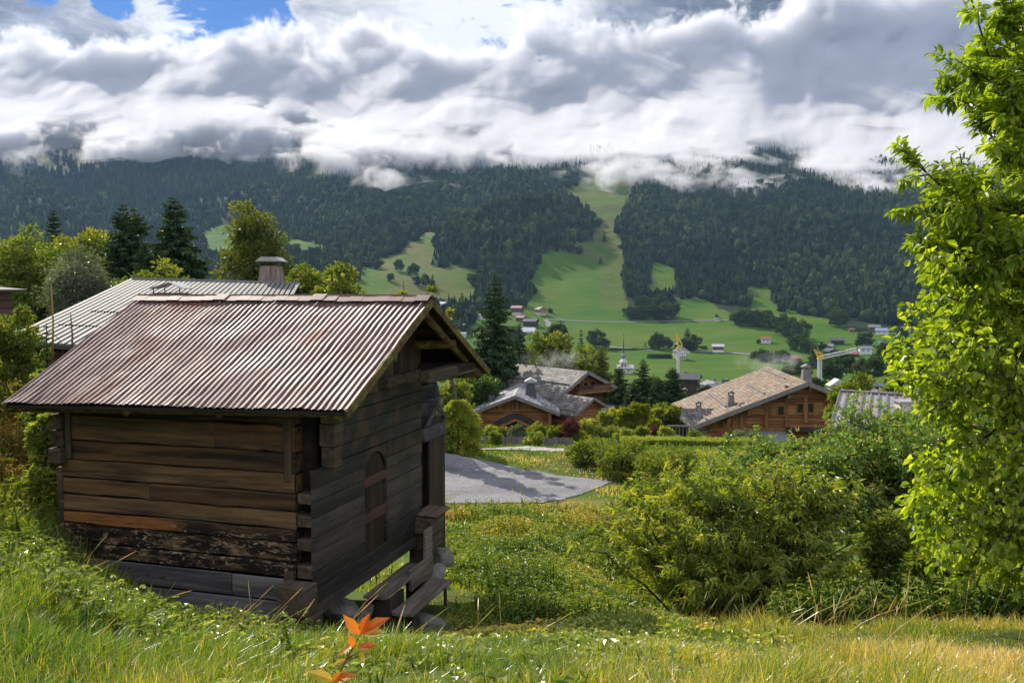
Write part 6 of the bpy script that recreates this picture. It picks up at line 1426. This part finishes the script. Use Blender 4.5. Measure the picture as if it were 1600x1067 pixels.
V(1341, 557, 720, 24, 9, 75, M['v_dark'], M['r_red'], 'long dark house with a bright red roof under the crane jib')
V(1374, 516, 950, 20, 9, 75, M['v_brown'], M['r_grey'], 'brown house at the forest edge left of the blue-roofed house')
V(1388, 523, 930, 24, 11, 60, M['v_white'], M['r_blue'], 'white house with a blue-grey roof at the forest edge')
V(1335, 518, 960, 10, 5, 80, M['v_brown'], M['r_red'], 'tiny reddish barn just below the forest', name='barn', cat='barn')
V(1422, 520, 940, 16, 10, 70, M['v_cream'], M['r_pink'], 'cream house behind the sunlit tree leaves at the forest edge')
V(1090, 471 + 0, 1150, 9, 4, 80, M['v_brown'], M['r_dark'], 'tiny hut on the meadow below the ski run', name='barn', cat='barn', win=False)
V(673, 361, 1650, 12, 5, 80, M['v_white'], M['r_pale'], 'tiny white house high on the left slope above the sloping meadow', win=False)
V(312, 326, 2000, 10, 4, 80, M['v_white'], M['r_pale'], 'tiny white house on the wooded slope above the tall spruces', win=False)
V(515, 275, 2400, 7, 3, 80, M['v_white'], M['r_grey'], 'tiny pale house on the high pasture under the clouds', win=False)
V(346, 424, 700, 20, 9, 75, M['v_brown'], M['r_pink'], 'brown-roofed house glimpsed between the spruce and the birch')
V(366, 424, 690, 14, 8, 60, M['v_white'], M['r_grey'], 'white house glimpsed left of the birch')
V(988, 583, 640, 26, 14, 85, M['v_cream'], M['r_pale'], 'nave of the village church with a long pale roof', name='church_nave', cat='church')
# roofs crowded just behind the tan chalet
V(1092, 605, 260, 50, 22, 70, M['v_dark'], M['r_dark'], 'dark brown house with broad slate roof behind the spruce row', pitch=.4)
V(1118, 614, 230, 30, 18, 15, M['v_cream'], M['r_grey'], 'cream gabled house beside the broad slate roof')
V(1108, 633, 130, 66, 34, -50, M['v_brown'], M['r_grey'], 'house with a long smooth grey roof left of the tan-roofed chalet', pitch=.42)
V(1150, 610, 280, 36, 14, 85, M['v_cream'], M['r_pink'], 'house with a flat pinkish roof behind the tan chalet ridge')
V(1070, 626, 190, 28, 20, 60, M['v_brown'], M['r_pink'], 'house with pinkish roof peeping over the round shrubs')
V(1334, 608, 300, 34, 18, -30, M['v_dark'], M['r_grey'], 'house with a pale grey hipped roof right of the second crane')
V(1378, 612, 240, 26, 14, 70, M['v_white'], M['r_grey'], 'pale house half hidden behind the grey seamed roof')
# stone chimneys poking above the right end of the tan chalet
p = at(1309, 612, 80); rt = empty('stone_chimney', (p.x, p.y, p.z - 2.5), 0, 'stout stone chimney with a pale cap right of the tan chalet roof', 'chimney')
MB().box((-.75, -.5, 0), (.6, .5, 2.9)).build('stack', M['stone'], rt); MB().prism([(-.95, -.6, 3.1), (-.1, -.6, 3.7), (.8, -.6, 3.1)], (0, 1.2, 0)).build('cap', M['metal_pale'], rt); MB().box((-.2, -.2, 2.9), (.1, .2, 3.4)).build('flue', M['stone'], rt)
p = at(1318, 616, 78); rt = empty('stone_chimney', (p.x, p.y, p.z - 2.5), 0, 'smaller flat-topped stone chimney beside the capped one', 'chimney')
MB().box((-.3, -.5, 0), (.7, .5, 2.5)).build('stack', M['stone'], rt); MB().box((-.4, -.6, 2.5), (.8, .6, 2.62)).build('cap', M['stone'], rt)
# church tower
p = at(974, 583, hit(974, 583)); ct = empty('church_tower', (p.x, p.y, p.z - 3), 0, 'stone church tower with slender dark spire', 'church tower')
MB().box((-2.6 * 1, -2.6, 0), (2.6, 2.6, 12.0)).build('tower', M['v_cream'], ct)
def cone(z0, z1, r0, r1, nm, mt, par, n=8):
    b = MB(); b.tube([(0, 0, z0), (0, 0, z1)], [r0, r1], n, .5); return b.build(nm, mt, par)
cone(12, 14.6, 3.6, 1.5, 'roof', M['r_pale'], ct); cone(14.6, 17, 1.6, 1.5, 'lantern', M['r_grey'], ct); cone(17, 19, 2.2, .8, 'roof', M['r_grey'], ct); cone(19, 32, .75, .1, 'spire', M['r_dark'], ct)
b = MB(); b.box((-.1, -.1, 32), (.1, .1, 34.5)); b.box((-.8, -.1, 33.3), (.8, .1, 33.5)); b.build('cross', M['r_dark'], ct)
for sx in (-1, 1): MB().box((sx * 1.1 - .45, -2.68, 8.3), (sx * 1.1 + .45, -2.58, 10.6)).build('belfry_opening', M['tar'], ct)
# tower cranes
M['crane_white'] = mat_plain('white_crane_paint', (0.45, 0.46, 0.48), (0.62, 0.63, 0.65), 1, .5, .1); M['crane_yellow'] = mat_plain('yellow_crane_paint', (0.55, 0.33, 0.02), (0.7, 0.45, 0.04), 1, .5, .1)
def lattice(b, p, q, w_, n, th=.12):
    p, q = Vector(p), Vector(q); d_ = (q - p).normalized(); s = d_.cross(Vector((0, 0, 1))); s = s.normalized() if s.length > .1 else Vector((1, 0, 0)); u = s.cross(d_).normalized()
    cs = [s * (w_ / 2) + u * (w_ / 2), s * (-w_ / 2) + u * (w_ / 2), s * (-w_ / 2) - u * (w_ / 2), s * (w_ / 2) - u * (w_ / 2)]
    for c in cs: b.beam(p + c, q + c, th, th)
    for k in range(n):
        f0, f1 = k / n, (k + 1) / n
        for i in range(4):
            a_, e_ = cs[i], cs[(i + 1) % 4]; b.beam(p.lerp(q, f0) + a_, p.lerp(q, f1) + (e_), th * .6, th * .6)
def crane(px_m, py_b, py_t, Y, jib, cab, label):
    top = at(px_m, py_t, Y); bot = at(px_m, py_b, Y); gz = zt1(top.x, Y); root = empty('tower_crane', (top.x, Y, gz), 0, label, 'crane'); H = top.z - gz
    b = MB(); lattice(b, (0, 0, 0), (0, 0, H), .85, 30, .16); b.box((-.2, -.2, 0), (.2, .2, H)); b.build('mast', M['crane_white'], root)
    b = MB(); j = [at(a_, b_, Y) - root.location for a_, b_ in jib]; lattice(b, j[0], j[1], .9, 16, .15); b.build('jib', M['crane_white'], root)
    b = MB(); j2 = [at(a_, b_, Y) - root.location for a_, b_ in cab]
    for i in range(len(j2) - 1): b.beam(j2[i], j2[i + 1], .42, .42)
    b.build('apex_frame', M['crane_yellow'], root); MB().box((-.6, -.6, H - .3), (.6, .6, H + .7)).build('cab', M['crane_yellow'], root)
    b = MB(); b.beam(j2[0], j[1].lerp(j[0], .1), .12, .12); b.beam(j2[0], j[1].lerp(j[0], .55), .12, .12); b.build('tie_rope', M['metal_dark'], root)
crane(1060, 578, 545, 330, ((1060, 541), (1078, 552)), ((1057, 521), (1060, 543), (1066, 540), (1058, 523)), 'tower crane with a yellow apex standing before the meadow behind the spruces')
crane(1281, 600, 560, 250, ((1281, 559), (1338, 546)), ((1273, 547), (1281, 562), (1288, 556), (1273, 547)), 'tower crane with a long pale jib and orange apex behind the tan chalet')
# turquoise slide mat and blue tarpaulin
def flat_strip(name, pts, wd, mat, label, cat):
    b = MB(); q = []
    for px, py in pts: Yq = hit(px, py); p = at(px, py, Yq); q.append(Vector((p.x, Yq, zt1(p.x, Yq) + .9)))
    for i in range(len(q) - 1): b.beam(q[i], q[i + 1], wd, .35)
    tag(b.build(name, mat), label, cat)
flat_strip('slide_mat', [(1060, 443), (1064, 447), (1067, 451)], 4.0, mat_plain('turquoise_plastic', (0.0, 0.35, 0.34), (0.02, 0.5, 0.46), .5, .5, .1), 'bright turquoise strip lying on the cleared ski run', 'slide')
p = at(1380, 538, hit(1380, 538)); rt = empty('blue_container', (p.x, p.y, p.z), 0, 'small bright blue and white container among the houses at right', 'container')
MB().box((-3.5, 0, -1), (2.5, 3, 2.2)).build('body', mat_plain('blue_cover', (0.02, 0.22, 0.5), (0.04, 0.3, 0.6), .5, .5, .1), rt); MB().box((2.52, .1, -1), (4.5, 2.9, 2.0)).build('end_panel', M['v_white'], rt); MB().box((-3.6, -.1, 2.2), (4.6, 3.1, 2.4)).build('lid', M['v_white'], rt)
# valley trees: four crowns of each kind, copied
M['v_leaf'] = mat_leaf('valley_leaf', [(0, (0.018, 0.04, 0.011)), (.5, (0.055, 0.09, 0.02)), (1, (0.13, 0.15, 0.035))], .25, .8, .1, (1.2, 1.3, .4), .2)
protoB, protoC = [], []
def vt(kind, px, pyb, Y, hpx, label, wide=1.0):
    L_ = protoB if kind == 'b' else protoC; Y = hit(px, pyb) if Y > 450 else Y; p = at(px, pyb, Y); gz = zt1(p.x, Y); hgt = hpx / F * Y; z = gz - .5 if abs(gz - p.z) < hgt * .8 else p.z; ex = max(0, p.z - z) if gz < p.z else 0
    if len(L_) < 4:
        if kind == 'b': o = broadleaf('broadleaf_tree', 10, [(0, 0, 5.2, 3.2, 3.2, 4.4)] + [(2.2 * math.cos(k * 1.3), 2.2 * math.sin(k * 1.3), 3.6 + (k * 37 % 10) * .42, 2.1, 2.1, 2.2) for k in range(6)], 64, 30, .85, M['v_leaf'], 300 + len(L_), .7, clump=.9, shell=.7, limbs=12, cat='tree')
        else: o = conifer('conifer_tree', 10, 2.5, M['v_leaf'], 310 + len(L_), levels=18, spray=6, wid=.2, slen=1.4, power=.6 + .1 * len(L_), base=.03)
        L_.append(o)
    else: o = dup(random.choice(L_))
    s = (hgt + ex) / 10; o.location = (p.x, Y, z if ex == 0 else gz - .3); o.scale = (s * wide, s * wide, s); o.rotation_euler.z = random.random() * 6; o['label'] = label; o['category'] = 'tree'; o['group'] = 'trees scattered over the valley meadows'
    return o
for a in [('c', 772 - 62, 484, 900, 24, 'dark conifer left in the pair above the cluster of houses'), ('c', 722, 484, 905, 28, 'dark conifer right in the pair above the cluster of houses', 1.3), ('c', 716, 490, 890, 16, 'small dark conifer in front of the dark pair'),
          ('c', 872 - 62, 478, 940, 20, 'dark conifer at the tip of the wooded spur'), ('b', 665, 448, 1100, 20, 'dark round tree on the left sloping meadow'), ('c', 676, 448, 1100, 20, 'conifer beside the dark round tree on the left meadow'), ('b', 652, 446, 1110, 16, 'low dark tree at the left of the meadow trio'),
          ('b', 623, 424, 1250, 20, 'lone round tree high on the left sloping meadow', .9), ('b', 610, 440, 1150, 14, 'small dark tree lowest on the left sloping meadow'), ('b', 646, 432, 1200, 22, 'tall loose tree beside the old field wall'), ('b', 743, 450, 1150, 24, 'broad dark tree at the left foot of the wooded spur', 1.3), ('b', 760, 486, 900, 18, 'bushy tree between the houses and the central spruce', 1.3),
          ('c', 938, 412, 1300, 14, 'lone small conifer in the ski meadow'), ('b', 905, 398, 1320, 14, 'dark tree at the upper right edge of the bright meadow', 1.2), ('b', 890, 396, 1330, 18, 'dark tree group at the end of the wooded knoll', 1.1),
          ('c', 944, 378, 1420, 20, 'dark conifer on the upper ski meadow', .9), ('b', 1028, 546, 830, 26, 'tall dark tree left of the first crane', 1.0), ('b', 1040, 545, 835, 20, 'broad dark tree touching the tall one left of the crane', 1.3), ('b', 1021, 545, 825, 18, 'left dark tree in the group beside the hedge', 1.2),
          ('c', 1074, 545, 820, 34, 'tall dark columnar conifer right of the first crane', 1.2), ('b', 1083, 548, 815, 26, 'dark round tree below the columnar conifer', 1.2), ('b', 1070, 548, 812, 20, 'dark round tree left of the columnar conifer', 1.2), ('c', 1008, 542, 840, 10, 'tiny upright shrub alone on the meadow', .6),
          ('b', 930, 543, 600, 28, 'large round tree behind the slim spruce', 1.3), ('b', 944, 545, 590, 18, 'low round tree beside the large round one', 1.2), ('b', 1185, 537, 905, 8, 'small round bush left of the red-roofed white house'),
          ('b', 1150, 508, 980, 20, 'dark tree at the left end of the row below the forest', 1.3), ('b', 1163, 509, 975, 26, 'dark tree second from the left in the row below the forest', 1.3), ('b', 1178, 510, 970, 28, 'big dark tree in the middle of the row below the forest', 1.3), ('b', 1193, 511, 960, 28, 'dark tree at the right end of the row below the forest', 1.3), ('b', 1205, 514, 955, 24, 'dark tree where the row meets the avenue', 1.2),
          ('b', 1222, 524, 900, 34, 'uppermost green tree in the line of trees crossing the meadow', 1.1), ('b', 1235, 530, 880, 34, 'tall round green tree in the line crossing the meadow', 1.1), ('b', 1250, 537, 860, 36, 'round green tree in the middle of the crossing line', 1.1), ('b', 1243, 548, 820, 26, 'lower round green tree of the crossing line', 1.2), ('b', 1260, 552, 800, 24, 'lowest round green tree of the crossing line', 1.2),
          ('b', 1307, 511, 1010, 30, 'big round dark tree jutting out of the forest edge', 1.3), ('c', 1342, 540, 820, 28, 'dark conifer right of the uppermost dark chalet', 1.1), ('b', 1355, 540, 825, 22, 'dark green tree beside the conifer above the houses', 1.2), ('b', 1410, 530, 900, 20, 'dark tree right of the blue-roofed house'),
          ('b', 1193, 565, 600, 20, 'bushy dark tree left in the group above the tan roof', 1.4), ('c', 1206, 564, 605, 20, 'dark conifer in the group above the tan roof', 1.1), ('b', 1220, 567, 590, 22, 'dark tree right in the group above the tan roof', 1.3), ('b', 1180, 562, 610, 14, 'low bush at the left end of the group above the tan roof', 1.4),
          ('c', 1272, 575, 480, 40, 'dark conifer just left of the second crane', 1.3), ('b', 1252, 592, 420, 28, 'bright green tree left of the crane mast', 1.3), ('b', 1232, 588, 440, 18, 'low tree behind the right roof slope of the tan chalet', 1.4), ('b', 1300, 597, 380, 34, 'broad grey-green tree right of the crane mast', 1.5), ('b', 1322, 585, 420, 34, 'dark tree above the hipped roof', 1.4), ('b', 1345, 590, 400, 30, 'round dark tree among the right houses', 1.4),
          ('b', 1365, 592, 380, 32, 'broad tree before the white chalet', 1.4), ('b', 1385, 575, 420, 40, 'pale green tree rising beside the white chalet', 1.2), ('b', 1290, 575, 500, 26, 'dark tree under the crane jib', 1.3), ('b', 1312, 566, 560, 20, 'low dark tree below the dark chalets', 1.5), ('b', 1285, 548, 700, 14, 'small tree left of the dark chalets', 1.2),
          ('b', 1275, 612, 250, 24, 'green bush at the foot of the crane', 1.4), ('b', 1350, 608, 230, 26, 'green bush behind the grey seamed roof', 1.4), ('b', 1140, 638, 120, 18, 'pale bush beside the tan roof corner', 1.2), ('b', 1125, 640, 112, 22, 'pale green bush in front of the long smooth grey roof', 1.2),
          ('b', 985, 498, 985, 20, 'left tree of the thick grove in the meadow', 1.4), ('b', 997, 499, 980, 22, 'second tree from the left in the thick grove', 1.4), ('b', 1010, 499, 980, 22, 'third tree from the left in the thick grove', 1.4), ('b', 1022, 498, 985, 23, 'middle right tree of the thick grove', 1.4), ('b', 1035, 497, 990, 24, 'tall right tree of the thick grove', 1.4), ('b', 1049, 496, 995, 24, 'rightmost tree of the thick grove', 1.3), ('c', 1056, 480, 1080, 14, 'pointed conifer at the right end of the grove', .8),
          ('b', 1004, 484, 1060, 24, 'rear tree rising behind the left half of the grove', 1.3), ('b', 1030, 480, 1080, 20, 'rear tree rising behind the right half of the grove', 1.3), ('b', 1120, 497, 1020, 6, 'small bush beside the tiny white barn', 1.2), ('b', 860, 489, 880, 8, 'bush right of the golden house', 1.3), ('b', 805, 540, 500, 30, 'tree behind the central spruce', 1.3), ('b', 870, 545, 420, 40, 'treetop behind the leafy trees on the left of the meadow', 1.3),
          ('b', 322, 415, 760, 16, 'tree below the small left meadow', 1.4), ('b', 425, 400, 800, 24, 'tree behind the birch', 1.4), ('b', 455, 405, 700, 26, 'round tree on the far slope right of the farmhouse chimney', 1.3), ('b', 560, 415, 900, 20, 'tree at the left end of the sloping meadow', 1.4), ('b', 590, 420, 950, 14, 'low tree on the lower left meadow', 1.5), ('b', 1100, 545, 830, 6, 'low shrub row on the meadow right of the crane', 2.0)]:
    vt(*a)
# clipped hedge lines on the valley meadow
for px0, px1, py, hp, Y, lb in ((1012, 1050, 560, 6, 790, 'dark clipped hedge on the meadow left of the crane'), (952, 1024, 547.5, 2.2, 830, 'long thin hedge beside the church road'), (1418, 1440, 545, 8, 700, 'dark clipped hedge at the far right')):
    Y = hit((px0 + px1) / 2, py); A, B = at(px0, py, Y), at(px1, py, Y); hh = hp / F * Y; rg = np.random.default_rng(int(px0)); n = 1500; f = rg.random(n); P = np.stack([A.x + (B.x - A.x) * f, Y + rg.random(n) * 4, A.z - .5 + rg.random(n) * (hh + .5)], 1)
    L = rg.uniform(.7, 1.3, n); o = leaves_obj('hedge', [leaf_geo(P, rnd_dirs(n, rg) + [0, -.3, .6], rnd_dirs(n, rg), L, L * .8, rg.random(n) * .6)], M['v_leaf']); tag(o, lb, 'hedge')
# steam lifting off the wet roofs
def steam(px, py, Y, rx, rz, seed, label):
    m = bpy.data.materials.new('roof_steam'); m.use_nodes = True; g = NT(m.node_tree); P = g.n('ShaderNodeTexCoord').outputs['Object']
    r = g.vm('LENGTH', g.n('ShaderNodeMapping', {'Vector': P, 'Scale': (1 / rx, 1 / 1.6, 1 / rz)}).outputs[0]); n_ = g.noise(P, .75, 5, .6)
    den = g.math('MULTIPLY', g.math('MULTIPLY', g.mapr(r, 1, .2), g.mapr(n_, .46, .66)), .30)
    g.n('ShaderNodeOutputMaterial', {'Volume': g.n('ShaderNodeVolumePrincipled', {'Color': (.97, .97, .98, 1), 'Density': den, 'Anisotropy': .3}).outputs[0]})
    import bmesh
    bm = bmesh.new(); bmesh.ops.create_icosphere(bm, subdivisions=3, radius=1); v = np.array([q.co[:] for q in bm.verts]) * [rx, 1.6, rz]; f = np.array([[w_.index for w_ in q.verts] for q in bm.faces])
    o = np_obj('steam', v, f, m); o.location = at(px, py, Y); tag(o, label, 'steam', kind='stuff')
steam(862, 562, 92, 4.2, 1.3, 1, 'faint steam rising off the grey chalet ridge'); steam(1205, 566, 84, 4.0, 1.3, 2, 'faint steam rising off the tan chalet roof')
# ---------------------------------------------------------------- low cloud on the slopes and the valley's haze
def cloud_bank():
    pxs = np.linspace(-700, 2300, 160)
    low = np.interp(pxs, [-700, 0, 50, 110, 200, 280, 380, 450, 520, 600, 690, 760, 850, 930, 1000, 1100, 1200, 1300, 1400, 1500, 1700, 2300],
                    [225, 250, 262, 245, 232, 232, 240, 262, 275, 272, 265, 280, 318, 330, 335, 340, 340, 330, 318, 290, 260, 240])
    low = low + 26 + fbm(pxs / 60, pxs * 0, 3, 12) * 26
    nv = 26; rows = []
    for k in range(nv):
        f = k / (nv - 1); py = low * (1 - f) - 10 * f
        Yf = np.interp(py, [-10, 70, 150, 200, 250, 280, 320], [3500, 3300, 2850, 2450, 2050, 1850, 1650]) + fbm(pxs / 90, py / 60, 4, 15) * 160
        rows.append((py, Yf))
    def pts(back):
        out = []
        for k, (py, Yf) in enumerate(rows):
            e = math.sin(PI * min(1, (k + .3) / 5) / 2) * math.sin(PI * min(1, (nv - .7 - k) / 5) / 2)
            Y = Yf + (back * 620 + 60) * e + 60 * (1 - e)
            v = (533.5 - py) / F; c_, s_ = math.cos(PITCH), math.sin(PITCH); D = c_ + v * s_
            out.append(np.stack([(pxs - 800) / F / D * Y, Y, (-s_ + v * c_) / D * Y], 1))
        return np.array(out)
    A, B = pts(0), pts(1); n = len(pxs)
    V = np.concatenate([A.reshape(-1, 3), B.reshape(-1, 3)]); o = nv * n; Fc = []
    for k in range(nv - 1):
        i = np.arange(n - 1) + k * n
        Fc.append(np.stack([i, i + 1, i + n + 1, i + n], 1)); Fc.append(np.stack([i + n, i + n + 1, i + 1, i], 1) + o)
    for k in (0, nv - 1):
        i = np.arange(n - 1) + k * n; q = np.stack([i, i + o, i + o + 1, i + 1], 1); Fc.append(q if k == 0 else q[:, ::-1])
    for j in (0, n - 1):
        i = np.arange(nv - 1) * n + j; q = np.stack([i, i + n, i + n + o, i + o], 1); Fc.append(q if j == 0 else q[:, ::-1])
    m = bpy.data.materials.new('cloud_vapour'); m.use_nodes = True; g = NT(m.node_tree)
    P = g.n('ShaderNodeTexCoord').outputs['Object']; sp = g.n('ShaderNodeSeparateXYZ', {0: P})
    wv = g.n('ShaderNodeVectorMath', {0: g.vm('SUBTRACT', g.noise(P, 0.0028, 4, .65, out=1), (.5, .5, .5)), 'Scale': 420}, operation='SCALE').outputs[0]
    n1 = g.noise(g.scale(g.vm('ADD', P, wv), 1, 1, .6), 0.0036, 8, 0.66)
    zl = g.mapr(sp.outputs[0], -900, 100, 330, 180)
    h = g.math('SUBTRACT', sp.outputs[2], zl)
    bias = g.math('ADD', g.mapr(h, -40, 200, -0.13, 0.10), g.mapr(h, 200, 420, 0.0, 0.16))
    top = g.mapr(sp.outputs[2], 560, 1120, 0, 0.42)
    left = g.mapr(sp.outputs[0], -1500, -500, 0.02, 0.0)
    right = g.math('MULTIPLY', g.mapr(sp.outputs[0], 300, 1300, 0, .22), g.mapr(h, 60, 260))
    v = g.math('SUBTRACT', g.math('ADD', g.math('ADD', g.math('ADD', n1, bias), left), right), top)
    den = g.math('MULTIPLY', g.mapr(v, 0.495, 0.585, 0, 1, True), 0.030)
    pv = g.n('ShaderNodeVolumePrincipled', {'Color': (0.90, 0.905, 0.925, 1), 'Density': den, 'Anisotropy': 0.25}).outputs[0]
    g.n('ShaderNodeOutputMaterial', {'Volume': pv})
    m.cycles.volume_step_rate = 0.12
    ob = np_obj('cloud_bank', V, np.concatenate(Fc), m)
    tag(ob, 'torn white and grey cloud clinging to the mountain slopes', 'cloud', kind='stuff')
cloud_bank()
def haze():
    m = bpy.data.materials.new('haze_air'); m.use_nodes = True; g = NT(m.node_tree)
    pv = g.n('ShaderNodeVolumePrincipled', {'Color': (0.42, 0.66, 1.0, 1), 'Density': 0.000045, 'Anisotropy': 0.1}).outputs[0]
    g.n('ShaderNodeOutputMaterial', {'Volume': pv})
    mb = MB(); mb.box((-9000, -900, -110), (9000, 9500, 1500)); tag(mb.build('haze', m), 'thin blue haze filling the valley air', 'haze', kind='stuff')
haze()
